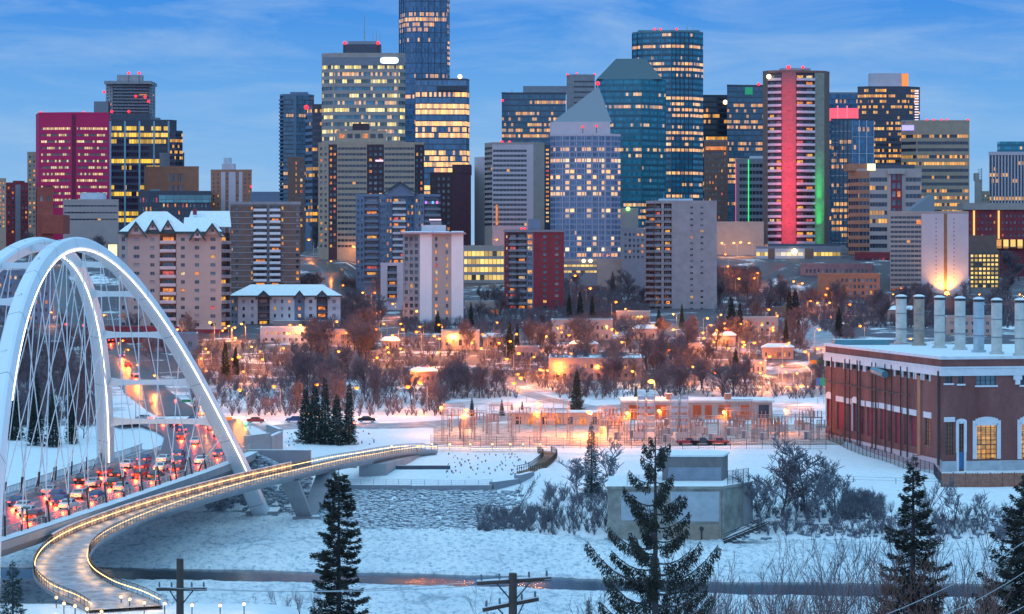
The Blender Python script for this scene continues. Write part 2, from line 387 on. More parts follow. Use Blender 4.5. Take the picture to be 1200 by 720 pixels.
def riprap():
    rg = random.Random(3); b = MB(); rk = mat('riprap_rock', (.24, .28, .33), .9, var=.5, scale=.7)
    for _ in range(5200):
        x = rg.uniform(-60, 2)
        if x < -24: y = rg.uniform(interp(x, SH) - 2, 474)
        else: y = rg.uniform(430, 474)
        if rg.random() < (x + 4) / 8: continue
        rock(b, (x, y, hgt(x, y)), rg.uniform(.3, .75), rk, rg)
    o = b.build('riprap'); o['kind'] = 'stuff'; tag(o, 'snow-dusted riprap boulders lining the far river bank below the low wall', 'rocks')
    b = MB()
    for _ in range(420):
        x = rg.uniform(24, 110); y = interp(x, SH) + rg.uniform(0, 12); rock(b, (x, y, hgt(x, y)), rg.uniform(.2, .8), rk, rg)
    o = b.build('bank_rocks'); o['kind'] = 'stuff'; tag(o, 'scattered dark rocks on the snowy bank right of the concrete pump house', 'rocks')
riprap()
# ------------------------------------------------------------ roads on the slope
def strip(name, pts, width, m, dz=.17, uneven=0, step=4.0):
    P = [Vector((*G(px, py),)) for px, py in pts] if len(pts[0]) == 2 else [Vector((a, b)) for a, b, _ in pts]
    # resample with Catmull-Rom
    out = []
    for i in range(len(P) - 1):
        a, b_, c, d = P[max(i - 1, 0)], P[i], P[i + 1], P[min(i + 2, len(P) - 1)]; n = max(2, int((c - b_).length / step))
        for k in range(n):
            t = k / n; out.append(.5 * ((2 * b_) + (-a + c) * t + (2 * a - 5 * b_ + 4 * c - d) * t * t + (-a + 3 * b_ - 3 * c + d) * t ** 3))
    out.append(P[-1]); vs = []; w = width / 2; cols = 7
    for i, p in enumerate(out):
        d = out[min(i + 1, len(out) - 1)] - out[max(i - 1, 0)]; d.normalize(); nn = Vector((-d.y, d.x))
        for k in range(cols): q = p + nn * (w * (2 * k / (cols - 1) - 1)); vs.append((q.x, q.y, hgt(q.x, q.y) + (dz if 0 < k < cols - 1 else -.25)))
    fs = [(i * cols + k, i * cols + k + 1, (i + 1) * cols + k + 1, (i + 1) * cols + k) for i in range(len(out) - 1) for k in range(cols - 1)]
    b = MB(); b.mesh(vs, fs, m, True); return struct(b.build(name)), out
strip('road', [(-60, 500), (40, 497), (120, 496), (240, 498), (360, 500), (470, 499), (560, 492), (640, 484), (720, 478), (800, 470), (900, 462), (1000, 455)], 15, ASPHS)
strip('road', [(215, 488), (185, 470), (165, 452), (152, 436), (140, 420), (128, 405), (112, 392), (90, 375), (72, 352), (64, 330), (60, 312)], 16, ASPH)
strip('road', [(700, 479), (640, 468), (590, 452), (556, 437), (550, 429)], 7, ASPHS)
strip('road', [(346, 303), (366, 305), (384, 313), (394, 328), (400, 345)], 14, ASPH)
strip('road', [(835, 334), (860, 327), (885, 318), (905, 308)], 22, ASPH)
strip('road', [(845, 440), (900, 436), (960, 432), (1010, 425)], 14, ASPHS)
strip('road', [(920, 372), (940, 384), (962, 398), (985, 415)], 20, ASPHS)
strip('road', [(610, 378), (680, 384), (740, 392), (800, 402), (860, 410), (930, 418)], 12, ASPHS)
strip('path', [(640, 531), (700, 533), (760, 534), (830, 533), (900, 533)], 4, SNOW, .12)

# ------------------------------------------------------------ buildings
def winmesh(w, h, m, cache={}):
    k = (round(w, 2), round(h, 2), m.name)
    if k not in cache:
        me = bpy.data.meshes.new('window'); a, b = w / 2, h / 2; f = min(.09, w * .06)
        vs = [(-a, 0, -b), (a, 0, -b), (a, 0, b), (-a, 0, b)]; fs = [(0, 1, 2, 3)]; mi = [0]
        def bar(x0, x1, z0, z1):
            i = len(vs); vs.extend([(x0, -.05, z0), (x1, -.05, z0), (x1, -.05, z1), (x0, -.05, z1), (x0, 0, z0), (x1, 0, z0), (x1, 0, z1), (x0, 0, z1)])
            for q in ((0, 1, 2, 3), (4, 0, 3, 7), (1, 5, 6, 2), (3, 2, 6, 7), (4, 5, 1, 0)): fs.append(tuple(i + c for c in q)); mi.append(1)
        bar(-f / 2, f / 2, -b, b); bar(-a, a, -b, -b + f); bar(-a, a, b - f, b); bar(-a, -a + f, -b + f, b - f); bar(a - f, a, -b + f, b - f)
        me.from_pydata(vs, [], fs); me.materials.append(m); me.materials.append(GREY); me.polygons.foreach_set('material_index', mi); me.update(); cache[k] = me
    return cache[k]
class Bld:
    """footprint given along its visible front: [px, dd, style, px, dd, style, px, dd]; D = distance of the front"""
    def __init__(s, name, label, D, front, ytop, yvis, dep=24, wall=BEIGE, cat='building', roof=ROOFG, parapet=1.0, group=None, seed=0):
        s.D = D; s.wall = wall; s.r = random.Random(hash_(label) + seed); s.nwin = 0; s.extra = MB(); s.roofm = roof
        s.pts = []; s.st = []
        for i in range(0, len(front), 3):
            s.pts.append(Vector((X(front[i], D + front[i + 1]), D + front[i + 1])))
            if i + 2 < len(front): s.st.append(front[i + 2] or {})
        a, b = s.pts[0], s.pts[-1]; ym = max(p.y for p in s.pts) + dep
        cx = (a.x + b.x) / 2
        bl = Vector((lerp(a.x * ym / a.y, cx * ym / a.y, .02), ym)); br = Vector((lerp(b.x * ym / b.y, cx * ym / b.y, .02), ym))
        s.back = [br, bl]; s.poly = [(p.x, p.y) for p in s.pts + s.back]
        s.zt = Z(ytop, D); s.zv = Z(yvis, D); s.zb = min(min(hgt(p[0], p[1]) for p in s.poly) - .6, s.zv)
        c = Vector((cx, (a.y + ym) / 2, s.zb)); s.c = c
        s.o = thing(name, label, cat, tuple(c), group); s.w = MB(); w = s.w
        for i, st in enumerate(s.st): s.face(s.pts[i], s.pts[i + 1], st)
        for p, q in ((b, br), (br, bl), (bl, a)):
            w.face([(p.x, p.y, s.zb), (q.x, q.y, s.zb), (q.x, q.y, s.zt), (p.x, p.y, s.zt)], wall)
        # roof deck and parapet
        rf = MB(); rf.face([(p[0], p[1], s.zt) for p in s.poly], roof); rf.build('roof', s.o)
        if parapet:
            pb = MB(); n = len(s.poly)
            cc = Vector((sum(p[0] for p in s.poly) / n, sum(p[1] for p in s.poly) / n)); t = .4
            for i in range(n):
                p, q = Vector(s.poly[i]), Vector(s.poly[(i + 1) % n]); d = (q - p).normalized(); nn = Vector((-d.y, d.x))
                L = (q - p).length
                if L < 1: continue
                qd = [p + nn * -.06, q + nn * -.06, q + nn * t, p + nn * t]
                pb.prism([(k.x, k.y) for k in qd], s.zt - .25 + i * .003, s.zt + parapet + i * .003, wall, roof if roof is SNOW else None)
            pb.build('parapet', s.o)
        w.build('wall', s.o)
    def face(s, A, B, st):
        w = s.w; d = B - A; L = d.length; u = d / L; n = Vector((u.y, -u.x)); zt, zb, zv = s.zt, s.zb, s.zv
        m = st.get('m', s.wall)
        P = lambda a, z, off=0: (A.x + u.x * a + n.x * off, A.y + u.y * a + n.y * off, z)
        def quad(a, b, z0, z1, mm=None, off=0):
            if b - a < 1e-3 or z1 - z0 < 1e-3: return
            w.face([P(a, z0, off), P(b, z0, off), P(b, z1, off), P(a, z1, off)], mm or m, [(a, z0), (b, z0), (b, z1), (a, z1)])
        k = st.get('k', 'plain')
        if k == 'plain': quad(0, L, zb, zt); return
        rows = st.get('r', 10); mt = st.get('mt', .3); fh = (zt - zv) / (rows + mt + st.get('mb', 0)); z0 = zt - fh * (mt + rows)
        if k == 'win':
            c = st.get('c', 4); ml = st.get('ml', .06) * L; mr = st.get('mr', .06) * L; cw = (L - ml - mr) / c; wf, hf = st.get('w', .5), st.get('h', .5); rec = .3
            quad(0, L, zb, z0); quad(0, L, z0 + rows * fh, zt); quad(0, ml, z0, z0 + rows * fh); quad(L - mr, L, z0, z0 + rows * fh)
            ww, wh = cw * wf, fh * hf
            for i in range(c):
                a0 = ml + i * cw; a = a0 + (cw - ww) / 2; b = a + ww; quad(a0, a, z0, z0 + rows * fh); quad(b, a0 + cw, z0, z0 + rows * fh); zp = z0
                for j in range(rows):
                    q0 = z0 + j * fh + (fh - wh) * .55; q1 = q0 + wh; quad(a, b, zp, q0); zp = q1
                    for e in (((a, q0), (b, q0)), ((b, q0), (b, q1)), ((b, q1), (a, q1)), ((a, q1), (a, q0))):
                        w.face([P(e[0][0], e[0][1]), P(e[1][0], e[1][1]), P(e[1][0], e[1][1], -rec), P(e[0][0], e[0][1], -rec)], m)
                    s.window(P((a + b) / 2, (q0 + q1) / 2, -rec), u, ww, wh, pick(st.get('lit', .15), s.r))
                quad(a, b, zp, z0 + rows * fh)
            if st.get('balc'):
                for j in range(rows): s.balcony(A, u, n, st['balc'][0] * L, st['balc'][1] * L, z0 + j * fh, fh, st)
        elif k == 'rib':       # ribbon windows recessed between solid spandrels
            hf = st.get('h', .45); ml = st.get('ml', .02) * L; mr = st.get('mr', .02) * L; rec = .35; zp = zb
            if ml > .01: quad(0, ml, zb, zt)
            if mr > .01: quad(L - mr, L, zb, zt)
            for j in range(rows):
                q0 = z0 + j * fh + fh * (1 - hf) / 2; q1 = q0 + fh * hf; quad(ml, L - mr, zp, q0); zp = q1
                w.face([P(ml, q0), P(L - mr, q0), P(L - mr, q0, -rec), P(ml, q0, -rec)], m); w.face([P(ml, q1, -rec), P(L - mr, q1, -rec), P(L - mr, q1), P(ml, q1)], m)
                b = MB(); gm = st['g'] if not st.get('alt') or j % 2 else st['alt']
                b.face([P(ml, q0, -rec), P(L - mr, q0, -rec), P(L - mr, q1, -rec), P(ml, q1, -rec)], gm, [(ml, j * 10 + 1), (L - mr, j * 10 + 1), (L - mr, j * 10 + 9), (ml, j * 10 + 9)])
                b.build('window_band', s.o)
            quad(ml, L - mr, zp, zt)
            if st.get('piers'):
                for i in range(st['piers'] + 1):
                    a = ml + (L - ml - mr) * i / st['piers']; b = MB(); pw = st.get('pw', .35)
                    q = [P(a - pw, 0, .002), P(a + pw, 0, .002), P(a + pw, 0, .45), P(a - pw, 0, .45)]
                    b.prism([(t_[0], t_[1]) for t_ in (q[3], q[2], q[1], q[0])], zb, zt - .01 * 1, st.get('pm', m)); b.build('pillar', s.o)
        elif k == 'glass':
            b = MB(); b.face([P(0, zb), P(L, zb), P(L, zt), P(0, zt)], st['g'], [(0, zb - zt), (L, zb - zt), (L, 0), (0, 0)]); b.build('glass_wall', s.o)
            ev = st.get('every', 1); fh2 = st.get('fh', 3.6); j = ev
            while st.get('bands', True) and zt - j * fh2 > zv:
                z = zt - j * fh2; b = MB(); q = [P(.05, 0, .14), P(L - .05, 0, .14), P(L - .05, 0, .002), P(.05, 0, .002)]
                b.prism([(t_[0], t_[1]) for t_ in q], z - .14, z + .14, st.get('bm', DGREY)); b.build('floor_band', s.o); j += ev
            for i in range(st.get('fins', 0) + 1):
                if not st.get('fins'): break
                a = L * i / st['fins']; b = MB(); fw = st.get('fw', .25); q = [P(max(0, a - fw), 0, .4), P(min(L, a + fw), 0, .4), P(min(L, a + fw), 0, .003), P(max(0, a - fw), 0, .003)]
                b.prism([(t_[0], t_[1]) for t_ in q], zb, zt, st.get('fm', TEAL)); b.build('fin', s.o)
        elif k == 'bal':       # recessed bay with a stack of balconies and glazed doors behind
            rec = st.get('rec', 1.2); quad(0, L, zb, z0)
            w.face([P(0, z0, -rec), P(L, z0, -rec), P(L, zt, -rec), P(0, zt, -rec)], st.get('bm', m))
            w.face([P(0, z0), P(0, z0, -rec), P(0, zt, -rec), P(0, zt)], m); w.face([P(L, z0, -rec), P(L, z0), P(L, zt), P(L, zt, -rec)], m)
            c = st.get('c', 1)
            for j in range(rows):
                zz = z0 + j * fh
                for i in range(c):
                    aw = L / c * .66; s.window(P(L * (i + .5) / c, zz + fh * .47, -rec + .04), u, aw, fh * .66, pick(st.get('lit', .3), s.r))
                s.balcony(A, u, n, L * .02, L * .98, zz, fh, st, back=rec)
    def balcony(s, A, u, n, a, b, z, fh, st, back=0.0):
        out = st.get('out', 1.0); mb = MB(); pm = st.get('pm', WHITE); ph = st.get('ph', .38) * fh
        P = lambda t, off: (A.x + u.x * t + n.x * off, A.y + u.y * t + n.y * off)
        mb.prism([P(a, out), P(b, out), P(b, -back + .003), P(a, -back + .003)], z - .12, z + .1, st.get('sm', CONC))
        if st.get('solid', True):
            mb.prism([P(a, out + .06), P(b, out + .06), P(b, out - .06), P(a, out - .06)], z + .102, z + ph, pm)
            if out > .3:
                mb.prism([P(a, out - .062), P(a + .12, out - .062), P(a + .12, .01), P(a, .01)], z + .102, z + ph - .01, pm); mb.prism([P(b - .12, out - .062), P(b, out - .062), P(b, .01), P(b - .12, .01)], z + .102, z + ph - .01, pm)
        else:
            k = 0
            while a + k * .5 < b: mb.prism([P(a + k * .5, out), P(a + k * .5 + .07, out), P(a + k * .5 + .07, out - .07), P(a + k * .5, out - .07)], z + .1, z + ph, pm); k += 1
            mb.prism([P(a, out), P(b, out), P(b, out - .08), P(a, out - .08)], z + ph, z + ph + .08, pm)
        mb.build('balcony', s.o)
    def window(s, c, u, w, h, m):
        s.nwin += 1; w = round(w, 1) if w > 1 else round(w, 2); h = round(h, 1) if h > 1 else round(h, 2)
        if s.nwin <= 100:
            o = bpy.data.objects.new('window', winmesh(w, h, m)); COL.objects.link(o); o.parent = s.o
            o.location = Vector(c) - s.c; o.rotation_euler = (0, 0, math.atan2(u.y, u.x))
        else:
            if not hasattr(s, 'mw'): s.mw = MB()
            a = w / 2; X0 = Vector(c); U = Vector((u.x, u.y, 0)) * a; V = Vector((0, 0, h / 2))
            s.mw.face([X0 - U - V, X0 + U - V, X0 + U + V, X0 - U + V], m)
    def done(s):
        if hasattr(s, 'mw'): s.mw.build('window', s.o, kind='stuff')
        return s
    def at(s, px, dd=0): return Vector((X(px, s.D + dd), s.D + dd))
    def box(s, name, px0, px1, y0, y1, dd=4, dep=10, m=None, top=None, label=None):   # rooftop volume by pixel extents
        D = s.D + dd; b = MB(); xa, xb = X(px0, D), X(px1, D)
        b.prism([(xa, D), (xb, D), (xb * (1), D + dep), (xa, D + dep)], Z(y1, D), Z(y0, D), m or s.wall, top or s.roofm); return b.build(name, s.o, label)
    def mast(s, px, y0, y1, dd=8, r=.35, name='antenna', m=None):
        D = s.D + dd; b = MB(); b.tube([(X(px, D), D, Z(y1, D)), (X(px, D), D, Z(y0, D))], [r, r * .4], m or STEEL, 5); return b.build(name, s.o)
    def beacon(s, px, py, dd=2, m=None, r=.8):
        D = s.D + dd; b = MB(); z = Z(py, D); b.tube([(X(px, D), D, min(s.zt, z - 1.5)), (X(px, D), D, z)], .18, DSTEEL, 4); b.sphere((X(px, D), D, z), r, m or BEAC, 6, 4); return b.build('beacon', s.o)
def hash_(t):
    h = 7
    for ch in t: h = (h * 31 + ord(ch)) % 1000003
    return h
BEAC = emis('red_beacon', (1, .03, .045), 2)
WLAMP = emis('white_flood', (1, .70, .34), 3)
# ------------------------------------------------------------ the skyline, far to near
PWB = mat('lavender_panel', (.40, .40, .50), .7, var=.08)
def fm(name, glass, **kw): return facade(name, glass, kw.pop('frame', (.12, .14, .18)), **kw)
g_cond = fm('condo_tower_glass', (.06, .16, .25), cw=1.8, fh=3.1, wu=.8, wv=.7, lit=.10, seed=1)
g_dark = fm('dark_office_glass', (.025, .035, .06), frame=(.05, .06, .09), cw=1.6, fh=4, wu=.94, wv=.6, lit=.3, seed=2, floorw=.5)
g_gold = fm('gold_lit_office_glass', (.03, .035, .06), frame=(.06, .06, .09), cw=1.5, fh=3.7, wu=.85, wv=.5, lit=.55, seed=3, st=1.15)
g_teal = fm('teal_curtain_glass', (.015, .23, .32), frame=(.01, .15, .22), cw=1.5, fh=3.8, wu=.92, wv=.5, lit=.36, seed=4, floorw=.75, clump=.1, st=1.15)
g_teal2 = fm('blue_green_curtain_glass', (.02, .22, .32), frame=(.01, .10, .17), cw=1.5, fh=3.9, wu=.92, wv=.5, lit=.33, seed=5, floorw=.8, clump=.1, st=1.15)
g_blue = fm('pale_blue_curtain_glass', (.06, .16, .29), frame=(.08, .16, .27), cw=1.5, fh=3.7, wu=.9, wv=.7, lit=.10, seed=6, floorw=.5, clump=.1, st=1.15)
g_blue2 = fm('lit_blue_curtain_glass', (.09, .20, .34), frame=(.18, .24, .32), cw=1.6, fh=4.0, wu=.94, wv=.75, lit=.40, seed=17, floorw=1.3, clump=.07, st=1.6)
g_off = fm('grey_office_glass', (.05, .13, .20), frame=(.08, .14, .20), cw=1.6, fh=3.8, wu=.9, wv=.55, lit=.32, seed=7, floorw=.6, clump=.12)
g_res = fm('residential_glass', (.09, .16, .28), frame=(.22, .27, .38), cw=2.6, fh=3.0, wu=.84, wv=.62, lit=.36, seed=8, c1=(1, .42, .08), c2=(1, .7, .3), st=1.4, floorw=.15, clump=.45)
r_mag = fm('magenta_tower_windows', (.18, .13, .14), frame=(.25, .05, .09), cw=1.2, fh=10, wu=.8, wv=1, lit=.55, seed=9, c1=(1, .55, .2), c2=(1, .8, .45), st=1.0, floorw=.1)
r_cream = fm('cream_tower_windows', (.10, .15, .17), frame=(.22, .25, .25), cw=1.5, fh=10, wu=.88, wv=1, lit=.5, seed=10, c1=(1, .7, .15), c2=(1, .8, .4), st=1.3, floorw=.25)
r_brn = fm('ribbon_windows_dark', (.04, .05, .08), frame=(.12, .10, .12), cw=1.6, fh=10, wu=.88, wv=1, lit=.28, seed=11, floorw=.5)
r_dim = fm('ribbon_windows_dim', (.05, .06, .09), frame=(.16, .15, .18), cw=2.0, fh=10, wu=.8, wv=1, lit=.07, seed=12, c1=(1, .4, .05), floorw=.1)
r_ylw = fm('ribbon_windows_all_lit', (.10, .08, .06), frame=(.2, .16, .1), cw=2.2, fh=10, wu=.88, wv=1, lit=.85, seed=13, c1=(1, .62, .14), c2=(1, .72, .22), st=1.15, floorw=.1)
r_blk = fm('dark_tower_bands', (.03, .035, .06), frame=(.05, .05, .07), cw=1.6, fh=10, wu=.9, wv=1, lit=.38, seed=14, c1=(1, .58, .03), c2=(1, .62, .08), st=1.15, floorw=1.0)
def T(*a, **k): return Bld(*a, **k)
rib = lambda r, g, h=.45, **k: dict(k='rib', r=r, g=g, h=h, **k)
win = lambda c, r, lit=.15, w=.5, h=.5, **k: dict(k='win', c=c, r=r, lit=lit, w=w, h=h, **k)
bal = lambda r, lit=.3, **k: dict(k='bal', r=r, lit=lit, **k)
gl = lambda g, **k: dict(k='glass', g=g, **k)

# far left
b = T('concrete_condo_tower', 'stepped grey concrete tower with red lights behind the dark yellow-lit tower at left', 1760, [124, 8, win(2, 14, .05, m=CONC), 132, 0, bal(14, .06, m=GREY, sm=CONC, pm=GREY, c=3, out=1.6), 175, 3, win(2, 14, .04, m=CONC), 182, 12], 97, 150, wall=CONC).done()
b.box('penthouse', 137, 166, 88, 97, m=CONC); b.box('ledge', 122, 177, 95, 98.5, dd=-3, dep=30, m=CONC); b.box('lower_shoulder', 110, 127, 119, 160, dd=2, m=GREY); b.box('lower_shoulder', 176, 186, 138, 160, dd=6, m=GREY)
for px, py in ((151, 86), (163, 86), (122, 108), (159, 113), (170, 114), (131, 131), (151, 131), (174, 119)): b.beacon(px, py, -4, r=1.1)
b = T('dark_office_tower', 'dark glass tower with bright yellow floors and pale blue fins, right of the magenta tower', 1560, [128, 0, rib(15, r_blk, .62, m=DGREY, piers=4, pm=mat('pale_blue_fin', (.25, .42, .5), .4), pw=.6, mt=.6), 199, 3, {}, 207, 8], 142, 262, wall=DGREY).done()
b.box('top_slab', 130, 176, 134, 142, dd=6, m=DGREY)
b = T('office_annex', 'dark annex with gold-lit upper floors against the right side of the dark yellow-lit tower', 1550, [199, 0, gl(g_gold, fh=3.7), 206, 0, gl(g_gold, fh=3.7), 214, 4], 155, 200, wall=DGREY).done()
b = T('magenta_office_tower', 'magenta brick office tower with thirteen rows of lit ribbon windows, at far left', 1400, [42, 22, {}, 45.5, 0, rib(13, r_mag, .36, m=MAGENTA_LIT, mt=1.75, ml=.06, mr=.04), 84, -3, dict(m=mat('deep_magenta_lit_wall', (.2, .02, .06))), 89, -3, rib(13, r_mag, .36, m=MAGENTA_LIT, mt=1.75, ml=.03, mr=.06), 128, 0], 134, 246, wall=MAGENTA_LIT).done()  # the darker middle strip has the magenta floodlight in its colour too
for px in (48, 98): b.beacon(px, 132.5, 1, r=1.0)
b.done()
T('tan_tower', 'narrow tan tower pressed against the left edge of the magenta office tower', 1480, [32, 0, win(2, 16, .45, m=TAN), 43, 0], 180, 268, wall=TAN).done()
b = T('maroon_apartment_block', 'maroon apartment block with a grey stair shaft, second building from the left edge', 1400, [7, 0, win(2, 10, .1, m=MAROON), 18, 0, dict(m=GREY), 24, 0, win(2, 10, .1, m=MAROON), 33, 0], 216, 275, wall=MAROON).done(); b.box('lift_housing', 15, 25, 212, 216, m=MAROON)
T('tan_apartment_block', 'tan apartment block with many lit windows, cut by the left edge of the view', 1360, [-14, 0, win(5, 11, .6, m=TAN), 7, 0], 211, 268, wall=TAN).done()
b = T('church_tower_building', 'dark red brick church tower with tall arched belfry openings, left of the long beige block', 1210, [43, 0, win(2, 1, 0, w=.35, h=.45, m=REDB, mt=.25, mb=2.2), 62, 0], 222, 273, wall=REDB, cat='church tower', dep=9).done()
for px in (43, 61): b.box('pinnacle', px - .6, px + 2, 219, 222.5, dd=.5, dep=1.5, m=REDB)
b.box('nave', 48, 74, 252, 274, dd=-2, dep=18, m=REDB, top=SNOW)
b = T('long_beige_block', 'long low beige block with dark window bands, left of the gabled apartments', 1260, [74, 0, rib(3, r_dim, .22, m=BEIGE, mt=.2, mb=3), 139, 0], 236, 285, wall=BEIGE).done(); b.box('penthouse', 94, 121, 226, 236, dd=8, m=ROOFG)
b = T('grey_penthouse_block', 'grey box-topped block rising behind the brick block with white window strips', 1560, [187, 0, {}, 216, 0], 181, 215, wall=GREY).done()
b = T('brick_office_block', 'blank orange-brown brick block with tall white windows, left of the twin brick tower', 1460, [169, 6, {}, 173, 0, dict(m=ORB), 195, 0, win(7, 2, .05, w=.55, h=.7, m=ORB, mt=.35, mb=.25), 217, 0, dict(m=ORB), 233, 0], 197, 232, wall=ORB).done()
b = T('glass_roofed_block', 'low dark block with a teal glass upper storey above the gabled apartment roofs', 1320, [162, 0, win(3, 3, .3, m=DGREY), 174, 0, win(3, 3, .3, m=DGREY), 186, 1, win(12, 3, .4, m=DGREY, w=.45, mt=1.3), 247, 1], 226, 262, wall=DGREY).done()
b.box('glass_storey', 186, 247, 229, 237.5, dd=.4, dep=2, m=fm('teal_lantern_glass', (.12, .32, .36), cw=4, fh=3, wu=.92, wv=.9, lit=.05)); b.box('penthouse', 176, 184, 222, 226, m=TEAL)
b = T('twin_brick_tower', 'red brick apartment tower with a white stair shaft, left of the blue condo tower', 1340, [247, 0, win(2, 10, .12, m=ORB, w=.3), 259, 0, dict(m=PINKW), 264, 0, win(1, 10, 0, m=ORB), 268, 0, dict(m=PINKW), 276, 0, win(1, 10, .1, m=ORB), 280, 0, dict(m=PINKW), 284, 0, win(2, 10, .15, m=ORB, w=.3), 295, 0], 201, 252, wall=ORB).done(); b.box('lift_housing', 260, 274, 192, 201, m=PINKW); b.box('lift_housing', 262, 270, 185, 192, dd=5, dep=6, m=ROOFG); b.beacon(294, 219, -1, r=.6)
T('flat_blue_roof_block', 'low dark flat-topped block between the twin brick tower and the blue condo tower', 1300, [294, 0, {}, 328, 0], 227, 262, wall=BLUEG).done()
b = T('blue_condo_tower', 'slender blue glass condo tower with stacked corner balconies, left of the cream office tower', 1660, [328, 6, bal(30, .1, m=BLUEG, sm=GREY, pm=BLUEG, out=.8), 332, 0, gl(g_cond, fh=3.1), 344, 0, dict(m=BLUEG), 347, 0, gl(g_cond, fh=3.1), 362, 3, gl(g_cond, fh=3.1), 368, 10], 112, 250, wall=BLUEG).done(); b.box('penthouse', 340, 360, 108, 112, m=BLUEG)
b = T('dark_banded_tower', 'dark banded tower with a red corner light, left edge of the cream office tower', 1530, [358, 8, rib(18, r_brn, .5, m=BLUEG), 366, 0, rib(18, r_brn, .5, m=DGREY), 378, 0], 124, 262, wall=DGREY).done(); b.beacon(359, 126, -2, r=1.6)
T('small_brown_tower', 'small brown tower with a column of orange windows in front of the blue condo tower', 1420, [337, 0, {}, 345, 0, win(1, 12, .7, m=BROWN, w=.4), 349, 0, win(1, 12, .6, m=BROWN, w=.4), 357, 0], 186, 268, wall=BROWN).done()
# cream office tower
b = T('cream_office_tower', 'wide cream office tower with a white rounded sign at the top and roof masts', 1520, [377, 5, rib(14, r_cream, .5, m=CONCB, mt=1.25), 390, 0, rib(14, r_cream, .5, m=CONCB, mt=1.25, alt=facade('cream_tower_blue_windows', (.10, .25, .32), (.2, .28, .3), cw=1.5, fh=10, lit=.3, wv=1, seed=21)), 467, 0, rib(14, r_cream, .5, m=CONCB, mt=1.25), 475, 4], 64, 192, wall=CONCB).done()
b.box('dark_crown_band', 378.5, 474, 67, 77, dd=-.35, dep=.3, m=GREY)
b.box('penthouse', 402, 446, 52, 64, dd=8, m=DGREY); b.box('penthouse', 408, 441, 48.5, 52, dd=10, dep=8, m=GREY); b.mast(427, 18, 50, 12, .5)
b.mast(441, 36, 49, 12, .3); b.mast(437, 38, 49, 12, .25); b.mast(445, 38, 49, 12, .25)
m_ = MB(); D = b.D - 1.2; n_ = 14; cx, cz, rx, rz_ = (X(445.5, D) + X(467, D)) / 2, Z(71, D), (X(467, D) - X(445.5, D)) / 2, 2.1
pl = []
for i in range(24):
    a = 2 * math.pi * i / 24; pl.append((cx + math.copysign(abs(math.cos(a)) ** .4, math.cos(a)) * rx, cz + math.copysign(abs(math.sin(a)) ** .6, math.sin(a)) * rz_))
m_.face([(p[0], D, p[1]) for p in pl], emis('white_sign_face', (.85, 1, .92), 1.3)); m_.mesh([(p[0], D + k, p[1]) for k in (0, .8) for p in pl], [(i, (i + 1) % 24, 24 + (i + 1) % 24, 24 + i) for i in range(24)], WHITE); m_.build('sign', b.o)
for px in (404, 443): b.beacon(px, 50.5, 6, r=1.2)
# supertall
b = T('supertall_glass_tower', 'tallest tower, dark blue glass, its top cut by the upper edge of the view', 1720, [468, 14, gl(g_blue, fh=3.7, every=2, fins=3, fm=DGREY), 475, 0, gl(g_blue, fh=3.7, every=2), 487, -4, gl(g_blue, fh=3.7, every=2, fins=5, fm=DGREY, fw=.12), 524, 0, gl(g_off), 527, 6], -34, 215, wall=DGREY, dep=30).done()
b.box('crown', 470, 525, -44, -34, m=DGREY)
b = T('lower_glass_tower', 'blue glass tower with bright yellow floors and a roof-corner floodlight, beside the tallest tower', 1640, [487, 0, gl(g_blue2, fh=4.0), 495, -2, gl(g_blue2, fh=4.0), 546, 0, gl(g_blue2, fh=4.0), 550, 8], 94, 212, wall=DGREY).done(); b.beacon(539, 90, -1, m=WLAMP, r=1.6); b.box('plant_screen', 512, 548, 101, 106, dd=-3.2, dep=2, m=DGREY)
b = T('dark_brown_towers', 'plain dark brown tower with a lower windowed block at its left, below the blue tower', 1390, [504, 0, win(4, 9, .12, m=DBROWN), 530, 0, dict(m=mat('plum_cladding', (.085, .04, .06), .7)), 552, 0], 204, 272, wall=DBROWN).done(); b.box('upper_block', 530, 552, 193, 204, dd=0, dep=24, m=mat('plum_cladding', (.085, .04, .06), .7))
# centre
b = T('dark_glass_office', 'dark blue glass office block with two yellow-lit floors, behind the beige banded block', 1620, [588, 0, gl(g_off, fh=3.9, bands=True), 596, 2, gl(g_off, fh=3.9), 663, 2], 110, 215, wall=DGREY).done(); b.box('penthouse', 613, 664, 101, 110, dd=8, m=GREY); b.beacon(589, 118, -1, r=.9)
b.mast(600, 104, 110, 4, .3)
b = T('grey_slab_tower', 'plain grey slab tower top with a red light, rising left of the blue-green glass tower', 1760, [664, 4, dict(m=CONC), 672, 0, rib(6, r_dim, .3, m=CONC, mt=.6), 697, 0], 89, 130, wall=CONC).done(); b.beacon(665, 87.5, 1, r=.8); b.beacon(676, 86, 1, r=.7); b.beacon(697, 87.5, 1, r=.8)
b = T('eight_sided_glass_tower', 'tall eight-sided blue-green glass tower with dark vertical fins, highest right of centre', 1620, [741, 12, gl(g_teal2, fh=3.9, every=2, fins=2, fm=DGREY), 753, 2, gl(g_teal2, fh=3.9, every=2, fins=3, fm=TEAL), 787, -4, gl(g_teal2, fh=3.9, every=2, fins=5, fm=DGREY), 812, 0, gl(g_teal2, fh=3.9, every=2), 824, 10], 38, 238, wall=TEAL, dep=34).done()
b.box('crown', 748, 820, 35.5, 38, dd=6, m=TEAL)
for px in (767, 774, 793): b.beacon(px, 34.5, 4, r=.9)
b.mast(805, 30, 38, 6, .5); b.mast(812, 31, 38, 6, .4); b.mast(789, 32, 38, 6, .3)
